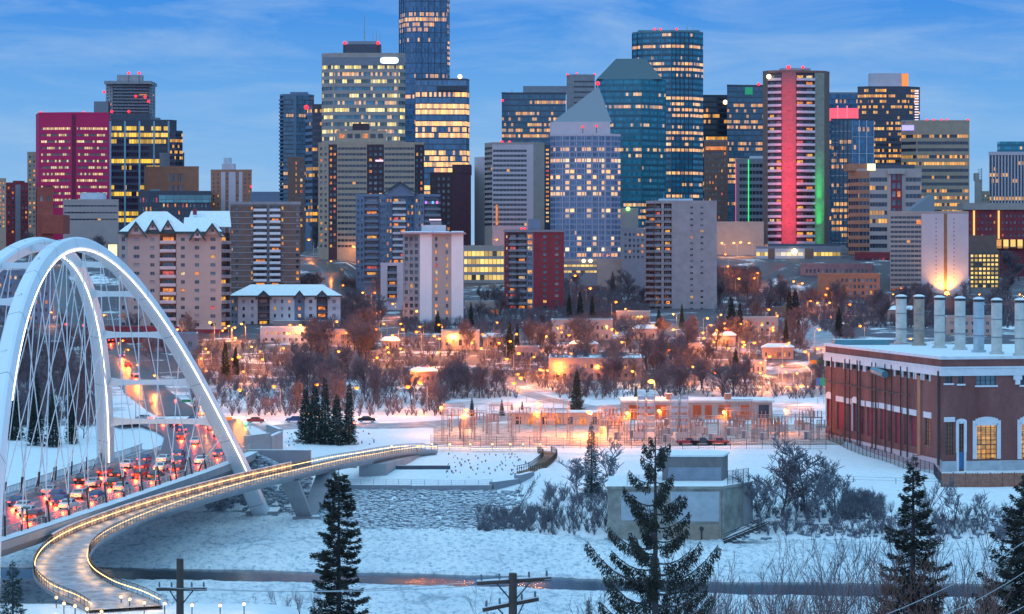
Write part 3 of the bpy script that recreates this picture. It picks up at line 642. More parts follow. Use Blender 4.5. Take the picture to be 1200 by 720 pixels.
b = T('blue_green_glass_tower', 'blue-green glass tower with a faceted sloping top, in front of the eight-sided tower', 1480, [698, 10, gl(g_teal, fh=3.8, every=2), 708, 0, gl(g_teal, fh=3.8, every=2, fins=4, fm=TEAL, fw=.12), 752, -3, gl(g_teal, fh=3.8, every=2, fins=3, fm=TEAL, fw=.12), 780, 8], 93, 262, wall=TEAL, parapet=0).done()
def hip(b, px0, px1, y0, pxa, pxb, ya, m, dd=0, dep=24, apexd=None, name='roof'):
    D = b.D + dd; D2 = D + dep; Da = D + (apexd if apexd is not None else dep / 2)
    A, B_, C, E = (X(px0, D), D, Z(y0, D)), (X(px1, D), D, Z(y0, D)), (X(px1, D2), D2, Z(y0, D)), (X(px0, D2), D2, Z(y0, D))
    P, Q = (X(pxa, Da), Da, Z(ya, Da)), (X(pxb, Da), Da, Z(ya, Da)); mb = MB()
    mb.mesh([A, B_, C, E, P, Q], [(0, 1, 5, 4), (1, 2, 5), (2, 3, 4, 5), (3, 0, 4), (3, 2, 1, 0)], m); return mb.build(name, b.o)
hip(b, 699, 776, 93, 722, 757, 69, fm('sloping_top_glass', (.03, .11, .14), frame=(.02, .07, .10), cw=2, fh=3, lit=.02), dd=2, dep=26)
T('low_dark_office', 'dark office block with scattered gold windows and a floodlight, just right of the eight-sided tower', 1700, [822, 0, gl(g_dark, fh=4), 852, 0], 113, 170, wall=DGREY).done().beacon(850, 120, -1, m=WLAMP, r=1.7)
b = T('blue_office_block', 'blue-grey office block with a green emblem, left of the tall red and green lit tower', 1660, [852, 0, gl(g_off, fh=3.8), 872, 3, gl(g_off, fh=3.8), 894, 3], 101, 262, wall=DGREY).done(); b.box('sign', 873, 882, 102.5, 111, dd=2.2, dep=.5, m=emis('green_emblem', (.02, .25, .12), .8)); b.beacon(889, 99, 1, r=1.1)
T('brown_hotel_tower', 'brown-grey tower with an orange-lit top floor, right of the eight-sided tower base', 1440, [825, 0, win(7, 14, .10, m=BROWN, w=.45, mt=1.6), 853, 0], 166, 272, wall=mat('taupe_stone', (.20, .17, .17))).done().box('lit_top_floor', 827, 851, 172, 176, dd=-.4, dep=.3, m=WO)
b = T('green_striped_block', 'grey banded block with a thin green light strip down its front', 1420, [862, 0, {}, 866, 0, rib(9, r_dim, .5, m=GREY), 895, 0], 188, 262, wall=GREY).done()
b.box('green_light_strip', 876.6, 877.8, 187, 262, dd=-1, dep=.4, m=emis('green_strip', (.05, .8, .22), 1)); b.box('pink_light_strip', 861.8, 862.6, 190, 262, dd=-1, dep=.4, m=emis('pink_strip', (.8, .12, .25), .8)); b.box('roof_wedge', 880, 894, 183, 188, m=ROOFG)
# grey and teal banded right
b = T('red_green_apartment_tower', 'tallest tower on the right, concrete, with one red-lit and one green-lit vertical pier', 1330, [894, 5, dict(m=BROWN), 900, 0, bal(26, .2, m=GREY, bm=DGREY, sm=CONC, pm=ROOFG, out=.9, c=2), 916, -3, dict(m=mat('red_washed_pier', (.22, .15, .15), .8)), 933, -3, bal(26, .22, m=GREY, bm=DGREY, sm=CONC, pm=ROOFG, out=.9, c=2), 955, 0, dict(m=mat('grey_green_pier', (.25, .27, .22))), 966, 2, dict(m=BROWN), 972, 8], 85, 286, wall=BROWN, dep=28).done()
b.box('penthouse', 915, 950, 80, 85, dd=8, m=CONC); b.beacon(924, 79, 6, r=1.2); b.beacon(941, 79, 6, r=.9); b.beacon(901, 90, -3, m=WLAMP, r=1.4)
RG = b
b = T('far_grey_tower', 'far grey tower top behind the red rooftop sign', 1740, [972, 0, gl(g_blue, fh=4), 1005, 0], 110, 150, wall=GREY).done()
b = T('red_crowned_glass_tower', 'black and white framed glass tower crowned by a glowing red rooftop screen', 1460, [974, 0, gl(g_off, fh=3.4, every=2, bm=ROOFG, fins=5, fm=DGREY), 998, -2, gl(g_blue, fh=3.4, every=3, bm=ROOFG, fins=3, fm=ROOFG), 1024, 3], 141, 290, wall=DGREY).done()
b.box('red_rooftop_screen', 973, 1006, 127, 140.5, dd=3, dep=14, m=emis('red_screen', (1, .10, .14), .95)); 
for px in (981, 992): b.box('screen_rib', px, px + 1.4, 124, 140, dd=2.4, dep=.5, m=emis('red_screen_rib', (1, .16, .2), 1.1))
b = T('gold_lit_office_tower', 'black office tower full of gold-lit windows with a white drum on its roof', 1620, [1005, 3, gl(g_gold, fh=3.7), 1018, 0, gl(g_gold, fh=3.7), 1062, 0, gl(g_gold, fh=3.7), 1078, 8], 103, 194, wall=DGREY).done(); b.box('penthouse', 1020, 1064, 86, 103, dd=6, m=PINKW); b.box('orange_lit_panel', 1057, 1064.3, 86.5, 102, dd=5.5, dep=.4, m=emis('orange_panel', (1, .25, .05), .9))
for i in range(13): b.box('ladder_light', 1072, 1076.5, 106 + i * 3.1, 107.3 + i * 3.1, dd=3.8, dep=.3, m=emis('pink_ladder', (1, .75, .85), 1))
b = T('brown_ribbon_office', 'broad brown office block with dark ribbon windows and a violet sign at its top left', 1500, [1056, 6, rib(12, r_brn, .45, m=TAN, mt=1.6), 1074, 0, rib(12, r_brn, .45, m=TAN, mt=1.6), 1136, 0], 143, 252, wall=TAN).done()
b.box('sign', 1057, 1071, 147, 153, dd=.5, dep=.5, m=emis('violet_sign', (.45, .38, 1), 1.1)); b.box('roof_slab', 1058, 1134, 141, 143, dd=4, m=CONC)
for px in (1086, 1094, 1103, 1110, 1134): b.beacon(px, 141, 2, r=.9)
b = T('slim_white_spire_tower', 'slim pale stepped tower in the gap left of the dark striped tower at far right', 1600, [1142, 0, dict(m=CONCB), 1151, 0], 212, 240, wall=CONCB, dep=8).done()
m_ = MB(); D = 1601; m_.prism([(X(1142.5, D), D), (X(1147.5, D), D), (X(1147.5, D), D + 5), (X(1142.5, D), D + 5)], Z(212, D), Z(203, D), CONCB)
for i in range(7): m_.box(X(1146, D), X(1150.5, D), D + .5, D + .8, Z(211 - i * 2, D), Z(210.3 - i * 2, D), STEEL)
m_.tube([(X(1150.6, D), D + .6, Z(212, D)), (X(1150.6, D), D + .6, Z(197, D))], .25, STEEL, 4); m_.build('open_frame_top', b.o)
b = T('dark_striped_tower', 'dark tower with pale vertical ribs at the right edge, cut by the view', 1620, [1159, 0, gl(g_dark, fh=4, bands=False, fins=12, fm=PINKW, fw=.45), 1204, 0, gl(g_dark), 1225, 5], 181, 240, wall=DGREY).done(); b.box('penthouse', 1172, 1215, 166, 181, dd=8, m=g_teal); b.box('top_band', 1158.6, 1205, 178, 182, dd=-.7, dep=.5, m=PINKW)
b = T('tan_far_block', 'small tan block between the slim pale tower and the dark striped tower', 1540, [1150, 0, win(3, 3, .1, m=TAN), 1160, 0], 226, 242, wall=TAN).done()
b = T('long_maroon_block', 'long maroon block with a cream top band and yellow-lit columns, far right', 1360, [1130, 0, win(14, 4, .12, m=MAROON, w=.4, h=.4, mt=.6), 1206, 0, {}, 1230, 3], 245, 280, wall=MAROON).done()
b.box('cream_band', 1129, 1207, 238, 246, dd=-1, dep=20, m=CONCB)
for px in (1141.5, 1170.5): b.box('lit_column', px - 1, px + 1, 247, 280, dd=-1.2, dep=.6, m=emis('warm_column', (1, .55, .15), 1.0))
b.box('lit_arcade', 1150, 1212, 281, 291, dd=-2, dep=2, m=facade('arcade_glow', (.2, .12, .06), (.1, .05, .03), cw=4, fh=5, wu=.7, wv=.9, lit=.8, seed=31, st=1.15))
# middle right
b = T('brick_beige_apartments', 'stepped orange brick and beige apartment block with a pale yellow rooftop sign', 1280, [994, 8, rib(14, r_dim, .5, m=ORB, mt=.8), 1007, 0, rib(14, r_dim, .5, m=ORB, mt=.8), 1019, 0, rib(13, r_brn, .5, m=BEIGE, mt=.6), 1040, 0, dict(m=BEIGE), 1044, -1, win(2, 13, .05, m=MAROON, w=.7, h=.7), 1057, -1, dict(m=BEIGE), 1061, 0, rib(13, r_dim, .5, m=BEIGE, mt=.6), 1080, 0], 200, 332, wall=BEIGE).done()
b.box('upper_brick', 994, 1018, 192, 200, dd=2, dep=18, m=ORB); b.box('sign', 1016.5, 1026, 192, 200, dd=-.5, dep=.5, m=emis('yellow_sign', (1, .9, .45), 1.2)); b.box('penthouse', 1028, 1072, 193, 200, dd=6, m=DGREY); b.box('portal_lintel', 1040, 1061, 199, 204, dd=-1.8, dep=1.5, m=BEIGE)
b = T('maroon_low_block', 'dark maroon block with scattered lit windows at the foot of the brick and beige apartments', 1230, [1002, 0, win(9, 5, .25, m=MAROON), 1044, 0], 298, 345, wall=MAROON, roof=SNOW).done()
b = T('uplit_hotel_slab', 'beige hotel slab with an orange uplit blank wall and a sloping glass roof', 1160, [1043, 0, rib(17, r_dim, .5, m=CONCB, mt=.4), 1080, 0, dict(m=PINKW), 1106, 0, dict(m=mat('recessed_strip', (.30, .16, .08))), 1110, 0, dict(m=PINKW), 1135, 0], 250, 348, wall=CONCB, dep=26).done()
for c_ in (1097, 1118):
    for i in range(16): b.box('vent_slot', c_ - .5, c_ + .5, 256 + i * 4.9, 257.6 + i * 4.9, dd=-.06, dep=.05, m=DGREY)
b.box('lit_window', 1074, 1079.5, 258, 263, dd=-.3, dep=.2, m=WO)
m_ = MB(); D = b.D + 2; tg = fm('sloping_atrium_glass', (.18, .30, .36), cw=2, fh=2, lit=.02)
q = [(X(1062, D), D, Z(250, D)), (X(1095, D), D, Z(250, D)), (X(1095, D + 4), D + 4, Z(229, D + 4)), (X(1090, D + 4), D + 4, Z(229, D + 4))]
q2 = [(a, y_ + 14, z_) for a, y_, z_ in q]; m_.mesh(q + q2, [(0, 1, 2, 3), (3, 2, 6, 7), (0, 3, 7, 4), (1, 5, 6, 2), (4, 7, 6, 5)], tg); m_.build('sloping_glass_roof', b.o); HOT = b
b = T('small_lit_office', 'small office block with yellow-lit windows below the long maroon block at far right', 1240, [1136, 0, rib(8, r_ylw, .55, m=mat('dark_taupe', (.16, .13, .12)), piers=7), 1171, 0], 296, 338, wall=mat('dark_taupe', (.16, .13, .12))).done(); b.box('upper_storeys', 1134, 1168, 276, 296, dd=2, dep=18, m=BROWN, top=SNOW)
b = T('lit_parking_podium', 'long white-lit parking podium at the foot of the red and green lit tower', 1240, [886, 0, rib(5, r_ylw, .5, m=ROOFG), 900, 0, dict(m=BROWN), 908, -1, rib(5, facade('podium_glow', (.3, .3, .3), (.4, .4, .4), cw=3, fh=10, wv=1, lit=.75, c1=(1, .7, .35), c2=(1, .9, .7), st=.9, seed=32), .5, m=ROOFG), 943, 0, dict(m=BROWN), 953, 0, rib(5, r_ylw, .5, m=GREY), 986, 4], 291, 337, wall=GREY, roof=SNOW).done(); b.beacon(931, 295, -3, m=WLAMP, r=1.6); b.box('canopy', 900, 985, 286, 290, dd=6, dep=20, m=DGREY)
b = T('brick_low_apartments', 'low orange brick apartment block with pale blue window panels', 1130, [958, 0, dict(m=ORB), 982, 0, win(9, 5, .06, m=ORB, w=.62, h=.62), 1031, 0], 323, 362, wall=ORB, roof=SNOW).done()
b = T('grey_pink_low_block', 'low grey-pink block with a row of windows, just behind the low orange brick apartments', 1190, [938, 0, win(16, 3, .08, m=mat('mauve_brick', (.28, .18, .2)), w=.5), 1023, 0], 311, 340, wall=mat('mauve_brick', (.28, .18, .2)), roof=SNOW).done()
T('retaining_wall_block', 'long blank pale concrete wall on the slope left of the red and green lit tower', 1290, [838, 0, dict(m=CONCB), 895, 0], 262, 290, wall=CONCB, roof=SNOW, cat='wall').done()
# pyramid tower
b = T('pyramid_topped_tower', 'pale residential tower of lit glass bays under a grey pyramid roof', 1290, [645, 4, gl(g_res, fh=3.0, bm=PWB), 651, 0, gl(g_res, fh=3.0, bm=PWB, fins=3, fm=PWB, fw=.3), 676, -2, gl(g_res, fh=3.0, bm=PWB, fins=2, fm=PWB, fw=.2), 694, -3, gl(g_res, fh=3.0, bm=PWB, fins=3, fm=PWB, fw=.3), 716, 0, gl(g_res, fh=3.0, bm=PWB), 727, 5], 159, 300, wall=PINKW, dep=26).done()
b.box('collar', 645, 715, 143, 159, dd=4, dep=20, m=PINKW); hip(b, 647, 717, 143.5, 699, 702, 103, fm('pyramid_glass', (.12, .16, .20), frame=(.20, .25, .29), cw=2.2, fh=2.2, wu=.9, wv=.9, lit=.02, rough=.25), dd=5, dep=20, apexd=10, name='pyramid_roof'); b.mast(700.5, 98, 104, 15, .4); b.beacon(700.5, 98, 15, r=1.2)
for i in range(14): b.box('roof_louvre', 652 + i * 4, 653 + i * 4, 145, 147, dd=4.5, dep=.3, m=DGREY)
b.beacon(683, 149, 0, r=.7); b.beacon(699, 148, 0, r=.7)
b = T('beige_ribbon_slab', 'beige slab block with fine window ribbons, left of the pyramid-topped tower', 1360, [568, 10, rib(16, r_dim, .5, m=CONCB), 577, 0, rib(16, r_dim, .5, m=PINKW, mt=.9), 618, 0, dict(m=PINKW), 625, 0, dict(m=CONCB), 638, 5], 169, 266, wall=CONCB, dep=28).done()
b.beacon(588, 167, 1, r=1.1); b.beacon(597, 167, 1, r=1.0); b.box('lit_stair', 581, 583.5, 240, 264, dd=-.3, dep=.2, m=WO)
T('pale_thin_slab', 'thin pale slab standing against the left side of the beige ribbon-windowed block', 1410, [556, 3, dict(m=PINKW), 568, 0], 186, 268, wall=PINKW, dep=14).done()
T('yellow_stair_tower', 'narrow column of bright yellow windows between the beige ribbon block and the pyramid-topped tower', 1430, [638, 0, win(1, 18, .97, w=.6, m=DGREY), 645, 0], 172, 262, wall=DGREY).done()
T('small_beige_block', 'small beige block with a green roof light, right of the pyramid-topped tower', 1380, [727, 0, dict(m=BEIGE), 748, 0], 246, 292, wall=BEIGE).done().beacon(736, 245, -1, m=emis('green_lamp', (.3, 1, .2), 3), r=1.2)
T('small_grey_block', 'small grey block with square windows, between the pyramid-topped tower and the grey concrete slab', 1200, [729, 0, win(5, 5, .15, m=GREY), 757, 0], 270, 305, wall=GREY).done()
b = T('tower_podium', 'low terraced podium with warm lamps below the pyramid-topped tower', 1210, [660, 0, rib(2, r_ylw, .35, m=GREY), 700, 0, dict(m=CONCB), 757, 0], 306, 322, wall=CONCB, roof=SNOW).done()
for px in (684, 692, 735, 750): b.beacon(px, 306, -2, m=WLAMP, r=1.0)
# centre-left
b = T('beige_balcony_apartments', 'large tan apartment block with a stepped penthouse, in front of the cream office tower', 1270, [373, 5, win(2, 18, .2, m=TAN), 385, 0, win(2, 18, .4, m=DBROWN, w=.6), 395, 0, rib(18, r_dim, .42, m=TAN), 430, 0, win(3, 18, .12, m=DBROWN, w=.6), 450, 0, rib(18, r_dim, .42, m=TAN), 486, 0, win(2, 18, .2, m=DBROWN), 497, 3], 169, 292, wall=TAN, dep=30).done()
b.box('stepped_penthouse', 394, 452, 153, 169, dd=6, m=TAN); b.box('stepped_penthouse', 413, 432, 145, 153, dd=8, m=DBROWN); b.box('pink_lamp_band', 440, 449, 187.5, 189.5, dd=-.6, dep=.3, m=emis('pink_band', (1, .6, .8), 1.1))
for i in range(6): b.box('penthouse_window', 398 + i * 9, 404 + i * 9, 157, 162, dd=5.8, dep=.15, m=WD if i % 3 else WO)
b = T('blue_grey_gabled_apartments', 'blue-grey apartment tower with a snowy gabled top, left of the white slab tower', 1140, [417, 4, win(2, 14, .1, m=BLUEG), 427, 0, bal(14, .2, m=BLUEG, sm=GREY, pm=BLUEG, out=.8), 444, 0, win(3, 14, .12, m=BLUEG), 452, -3, win(2, 14, .3, m=mat('slate_blue', (.10, .16, .24))), 460, -3, bal(14, .35, m=BLUEG, sm=GREY, pm=ROOFG, c=2, out=.8), 476, -3, win(2, 14, .25, m=mat('slate_blue', (.1, .16, .24))), 486, 0, win(3, 14, .15, m=BLUEG), 497, 0, bal(14, .2, m=BLUEG, sm=GREY, pm=GREY, out=.8), 516, 3], 230, 332, wall=BLUEG, dep=22, roof=SNOW).done()
m_ = MB(); D = b.D - 3
g = [(X(452, D), D, Z(230, D)), (X(486, D), D, Z(230, D)), (X(481, D), D, Z(222, D)), (X(469, D), D, Z(214, D)), (X(457, D), D, Z(222, D))]
m_.face(g, BLUEG); m_.build('gable', b.o)
m_ = MB(); e = [(X(449, D - 1), D - 1, Z(226, D)), (X(469, D - 1), D - 1, Z(212.5, D)), (X(489, D - 1), D - 1, Z(226, D))]
for (p, q) in ((e[0], e[1]), (e[1], e[2])): m_.mesh([p, q, (q[0], q[1] + 24, q[2]), (p[0], p[1] + 24, p[2]), (p[0], p[1], p[2] - .9), (q[0], q[1], q[2] - .9)], [(0, 1, 2, 3)], SNOW); m_.mesh([p, q, (q[0], q[1] - .01, q[2] - .9), (p[0], p[1] - .01, p[2] - .9)], [(0, 1, 2, 3)], DARKR)
m_.build('gable_roof', b.o)
for px, c in ((498, (.7, .2, 1)), (506, (.2, .5, 1)), (511, (1, .2, .5))): b.box('coloured_window', px, px + 2.5, 236, 239, dd=-1.5, dep=.2, m=emis('party_window_%d' % px, c, .9))
b = T('brown_balcony_apartments', 'brown brick apartment slab with two stacks of white balconies, right of the gabled apartments', 1110, [270, 0, win(1, 15, .06, m=BROWN, w=.25), 274, 0, win(1, 15, .05, m=BROWN, w=.5, balc=None), 281, 0, dict(m=BROWN), 293, 0, win(1, 15, .3, m=BROWN, w=.6), 297, 0, bal(15, .15, m=BROWN, sm=CONC, pm=WHITE, out=1.1, rec=.6, ph=.45), 313, 0, win(1, 15, 0, m=GREY, w=.4), 316, 0, bal(15, .15, m=BROWN, sm=CONC, pm=WHITE, out=1.1, rec=.6, ph=.45), 329, 0, win(1, 15, .35, m=BROWN, w=.6), 333, 0, dict(m=BROWN), 345, 0, win(1, 15, .15, m=BROWN, w=.5), 352, 0], 239, 344, wall=BROWN, dep=18).done()
b.box('pale_cap', 269.5, 352.5, 236.5, 240, dd=-.5, dep=1, m=CONC)
for i in range(15): b.box('floor_line', 270, 352, 239 + (i + .3) * 105 / 15.3, 239.8 + (i + .3) * 105 / 15.3, dd=-.12, dep=.1, m=CONC)
b = T('white_slab_tower', 'white and tan slab tower with blank white side strips and a flat overhanging roof', 945, [472, 6, win(3, 14, .1, m=mat('grey_grid_wall', (.30, .30, .32)), w=.62, h=.66), 492, 0, dict(m=WHITE), 506, 0, dict(m=BEIGE), 508.5, 0, win(1, 14, .45, m=BEIGE, w=.62, h=.62), 514, 0, dict(m=BEIGE), 521, 0, win(1, 14, .5, m=BEIGE, w=.62, h=.62), 526.5, 0, dict(m=BEIGE), 529, 0, dict(m=WHITE), 543, 0], 274, 386, wall=WHITE, dep=20).done()
b.box('roof_slab', 469, 545, 272.5, 274.5, dd=-1.5, dep=24, m=mat('mauve_roof_edge', (.4, .28, .32)), top=SNOW); b.box('penthouse', 494, 522, 264, 272.5, dd=5, m=ROOFG); b.box('penthouse', 504, 517, 260, 264, dd=6, dep=5, m=GREY); b.box('pink_light', 503, 517, 257, 258.3, dd=6, dep=1, m=emis('pink_band', (1, .6, .8), 1.1))
T('small_white_apartments', 'small white apartment block with dark balconies, left of the white slab tower', 1040, [446, 0, dict(m=PINKW), 454, 0, bal(5, .35, m=PINKW, bm=DGREY, sm=GREY, pm=GREY), 465, 0, dict(m=PINKW), 472, 0], 311, 352, wall=PINKW, roof=SNOW, dep=14).done()
b = T('yellow_lit_office', 'low office block with four bright yellow window bands, right of the white slab tower', 1260, [543, 0, rib(4, r_ylw, .62, m=CONCB, mt=.3), 591, 0], 290, 330, wall=CONCB, roof=DARKR).done()
T('pale_low_block', 'small pale block below the yellow-lit office block', 1010, [545, 0, dict(m=CONCB), 572, 0, win(1, 1, .9, m=CONCB, w=.8), 586, 0, {}, 591, 0], 356, 374, wall=CONCB, roof=SNOW, dep=12).done()
b = T('maroon_balcony_tower', 'maroon brick tower with dark balcony bays on its left half, in the centre', 1040, [591, 4, win(1, 13, .05, m=MAROON), 596, 0, bal(13, .2, m=DGREY, sm=GREY, pm=GREY, out=.5), 606, 0, bal(13, .5, m=DGREY, sm=GREY, pm=GREY, out=.7), 617, 0, win(1, 13, .5, m=BLUEG, w=.8, h=.7), 625, 0, dict(m=MAROON), 635, 0, win(1, 13, .08, m=MAROON, w=.7), 642, 0, dict(m=MAROON), 649, 0, win(1, 13, .05, m=MAROON, w=.7), 656, 0, {}, 661, 0], 272, 364, wall=MAROON, dep=22).done()
b.box('lift_housing', 619, 633, 257, 272, dd=5, dep=8, m=BLUEG); b.box('roof_cap', 590, 661.5, 269.5, 272.3, dd=-.5, dep=1.2, m=GREY)
for px in (611, 615): b.beacon(px, 268, 1, r=.5)
b = T('grey_concrete_slab', 'grey concrete apartment slab with a blank right face and two columns of small windows', 1050, [757, 5, bal(18, .12, m=BROWN, sm=GREY, pm=GREY, out=.5), 767, 0, bal(18, .14, m=GREY, bm=DBROWN, sm=CONC, pm=GREY, out=.6), 775, 0, dict(m=CONC), 778, 0, bal(18, .1, m=GREY, bm=DBROWN, sm=CONC, pm=GREY, out=.6), 787, 0, dict(m=CONC), 808, 0, win(1, 18, .12, m=CONC, w=.8, h=.36), 813, 0, dict(m=CONC), 820, 0, win(1, 18, .12, m=CONC, w=.8, h=.36), 825, 0, dict(m=CONC), 840, 0], 238, 366, wall=CONC, dep=22).done()
b.box('penthouse', 773, 812, 233, 238, dd=6, m=ROOFG)
for i in range(6): b.mast(778 + i * 6, 228, 234, 8, .15, 'vent_pipe')
# low buildings on the slope
def low(name, label, D, x0, x1, y0, y1, wall, c=8, r=2, lit=.1, roof=SNOW, dep=12, w=.45, h=.45, **k):
    D = G((x0 + x1) / 2, y1)[1]
    return T(name, label, D, [x0, 0, win(c, r, lit, w=w, h=h, m=wall), x1, 0], y0, y1, wall=wall, roof=roof, dep=dep, parapet=.4, **k).done()
low('low_pink_house', 'low flat pale-pink house below the snowy-roofed apartments, left one of two', 905, 305, 361, 385, 402, PINKW, 7, 2, .3)
low('low_grey_house', 'low flat grey house below the snowy-roofed apartments, right one of two', 900, 375, 421, 388, 405, mat('dusty_pink_wall', (.38, .3, .3)), 6, 2, .05)
low('low_cream_house', 'long low cream building with small upper windows on the slope below the evergreens', 930, 646, 718, 376, 400, BEIGE, 12, 2, .05, dep=16)
low('flat_roofed_hall', 'long flat snow-roofed hall behind the power substation', 760, 643, 752, 421, 446, mat('mauve_wall', (.30, .23, .24)), 12, 2, .12, dep=26)
low('orange_lit_house', 'small flat-roofed house glowing orange under street lamps, at the foot of the white slab tower', 880, 517, 562, 389, 410, BEIGE, 5, 1, .3, dep=14)
low('small_dome_house', 'small white-roofed hut left of the long low cream building', 915, 624, 645, 389, 404, CONC, 3, 1, .1, dep=8)
low('low_lit_shop', 'low shop with bright yellow front lights, left foot of the grey concrete slab', 1000, 722, 762, 366, 376, BEIGE, 5, 1, .8)
low('cream_corner_house', 'small cream building with a lit door on the slope, right of the grey concrete slab', 960, 868, 912, 373, 391, BEIGE, 6, 2, .2)
low('far_right_low_house', 'low pale house behind the power plant chimneys', 980, 1108, 1165, 372, 393, CONCB, 6, 2, .1)
low('hillside_grey_block', 'grey apartment block seen through the left arch of the bridge', 900, -20, 62, 318, 378, BLUEG, 12, 6, .18, dep=18)
for i, a_ in enumerate(((960, 447, 468, 400, 410, BEIGE, 5, .3, 'small cream house just left of the foot of the white slab tower'),
  (890, 566, 590, 396, 408, CONCB, 4, .5, 'small pale house right of the orange-lit flat-roofed house'),
  (830, 604, 632, 408, 421, mat('mauve_wall', (.30, .23, .24)), 5, .3, 'small mauve house above the long flat snow-roofed hall'),
  (860, 668, 700, 404, 416, CONCB, 6, .4, 'flat pale house directly above the long flat snow-roofed hall'),
  (930, 742, 770, 386, 398, BEIGE, 5, .5, 'small cream house left below the grey concrete slab'),
  (860, 790, 822, 404, 416, mat('dusty_pink_wall', (.38, .3, .3)), 6, .4, 'low dusty-pink house below the grey concrete slab'),
  (900, 835, 862, 394, 406, CONC, 5, .5, 'low grey house below the cream corner house, left side'),
  (850, 893, 930, 408, 421, mat('mauve_wall', (.30, .23, .24)), 6, .4, 'long low mauve house left of the power plant roof'),
  (1010, 905, 938, 361, 373, BROWN, 5, .5, 'small brown house left below the low orange brick apartments'),
  (1000, 1040, 1075, 364, 376, CONCB, 6, .5, 'low pale house right of the low orange brick apartments'),
  (760, 480, 512, 436, 449, mat('mauve_wall', (.30, .23, .24)), 5, .15, 'white-roofed hut on the snow slope left of the lit path'),
  (790, 868, 898, 425, 438, BEIGE, 5, .3, 'small snow-roofed house among bare trees left of the power plant'))):
    b = low('small_house', a_[8], a_[0], a_[1], a_[2], a_[3], a_[4], a_[5], a_[6], 1, a_[7], dep=10, w=.4, h=.5)
    xm_ = (a_[1] + a_[2]) / 2
    if i % 3 != 2:
        hip(b, a_[1] - 1, a_[2] + 1, a_[3] - .6, xm_ - (a_[2] - a_[1]) * .32, xm_ + (a_[2] - a_[1]) * .32, a_[3] - 5.5, SNOW, dd=-.7, dep=11.4, name='hip_roof'); b.box('chimney', xm_ + 4, xm_ + 6, a_[3] - 8, a_[3] - 2, dd=5, dep=1, m=REDB)
    b.box('door', xm_ - 1, xm_ + 1, a_[4] - 8, a_[4] - 1, dd=-.12, dep=.1, m=BROWN)
low('left_terrace_block', 'low pale block with a snowy roof beneath the church tower, behind the bridge arches', 1100, -30, 26, 276, 300, GREY, 8, 3, .3)
low('red_brick_row', 'long red-brown row seen between the two bridge arches', 930, 120, 210, 384, 402, MAROON, 12, 1, .4, dep=10)
low('blue_roof_shed', 'small blue-roofed shed among the trees right of the bridge arch', 760, 168, 232, 392, 412, BLUEG, 5, 1, .1, dep=12)
# gabled apartments (front left)
b = T('gabled_apartments', 'large cream apartment block with steep snowy roofs, dormers and dark green gables', 890, [139, 3, win(1, 11, .1, m=BEIGE, w=.4), 150, 0, win(1, 11, .15, m=BEIGE, w=.38, h=.42), 170, 0, win(1, 11, .08, m=BEIGE, w=.34, h=.42), 187, 0, bal(11, .35, m=BEIGE, bm=BROWN, sm=CONC, pm=PINKW, out=.5, rec=1.3), 206.5, 0, win(1, 11, .12, m=BEIGE, w=.34, h=.42), 222, 0, win(1, 11, .1, m=BEIGE, w=.34, h=.42), 239.5, 0, win(1, 11, .25, m=BEIGE, w=.34, h=.42), 259.5, 0, bal(11, .3, m=DGREY, sm=GREY, pm=GREY, out=.6), 269.5, 8], 273, 386, wall=BEIGE, dep=22, parapet=0).done()
def gable(b, px0, px1, y0, pxa, ya, dep, dd, wallm, roofm, over=1.0, rn='gable'):
    D = b.D + dd; m_ = MB(); A, B_, C = (X(px0, D), D, Z(y0, D)), (X(px1, D), D, Z(y0, D)), (X(pxa, D), D, Z(ya, D))
    m_.face([A, B_, C], wallm); w_ = (B_[0] - A[0]); hh = C[2] - A[2]
    cx_ = C[0]; g_ = m_.build(rn, b.o); m_ = MB(); m_.box(cx_ - w_ * .09, cx_ + w_ * .09, D - .12, D - .01, A[2] + hh * .22, A[2] + hh * .55, WD); m_.build('gable_window', g_)
    m_ = MB(); ex = (B_[0] - A[0]) * .08
    L_, Rr = (A[0] - ex, D - over, A[2] - hh * .16), (B_[0] + ex, D - over, B_[2] - hh * .16); T_ = (C[0], D - over, C[2] + .1)
    for p, q in ((L_, T_), (T_, Rr)):
        m_.mesh([p, q, (q[0], q[1] + dep, q[2]), (p[0], p[1] + dep, p[2])], [(0, 1, 2, 3)], roofm)
        m_.mesh([(p[0], p[1] - .02, p[2] + .12), (q[0], q[1] - .02, q[2] + .12), (q[0], q[1] - .02, q[2] - 1.0), (p[0], p[1] - .02, p[2] - 1.0)], [(0, 1, 2, 3)], DARKR)
        m_.mesh([(p[0], p[1], p[2] - .25), (q[0], q[1], q[2] - .25), (q[0], q[1] + dep, q[2] - .25), (p[0], p[1] + dep, p[2] - .25)], [(0, 1, 2, 3)], DARKR)
    m_.build('gable_roof' if rn == 'gable' else 'dormer_roof', g_)
hip(b, 138, 228, 272.5, 170, 196, 248, SNOW, dd=-.8, dep=25, name='hip_roof'); hip(b, 214, 262, 274, 216, 246, 255, SNOW, dd=-.8, dep=25, name='hip_roof'); hip(b, 218, 271, 266, 224, 269, 247.5, SNOW, dd=14, dep=20, name='hip_roof')
b.box('eave_trim', 138, 262, 271.5, 274.3, dd=-1.2, dep=.7, m=DARKR); b.box('chimney', 226, 230, 245, 252, dd=18, dep=2, m=MAROON)
gable(b, 148, 171, 275, 159.5, 260, 12, -1.5, BEIGE, SNOW); gable(b, 239, 259, 275, 249, 262, 12, -1.5, BEIGE, SNOW)
for a_, c_ in ((172, 186), (190, 204)): gable(b, a_, c_, 269.5, (a_ + c_) / 2, 258, 9, -1.3, PINKW, SNOW, .6, 'dormer')
gable(b, 223, 240, 279, 231.5, 268, 9, -1.6, PINKW, SNOW, .6, 'dormer')
b.box('base_storey', 138.5, 262, 386, 399, dd=-.8, dep=24, m=MAROON)
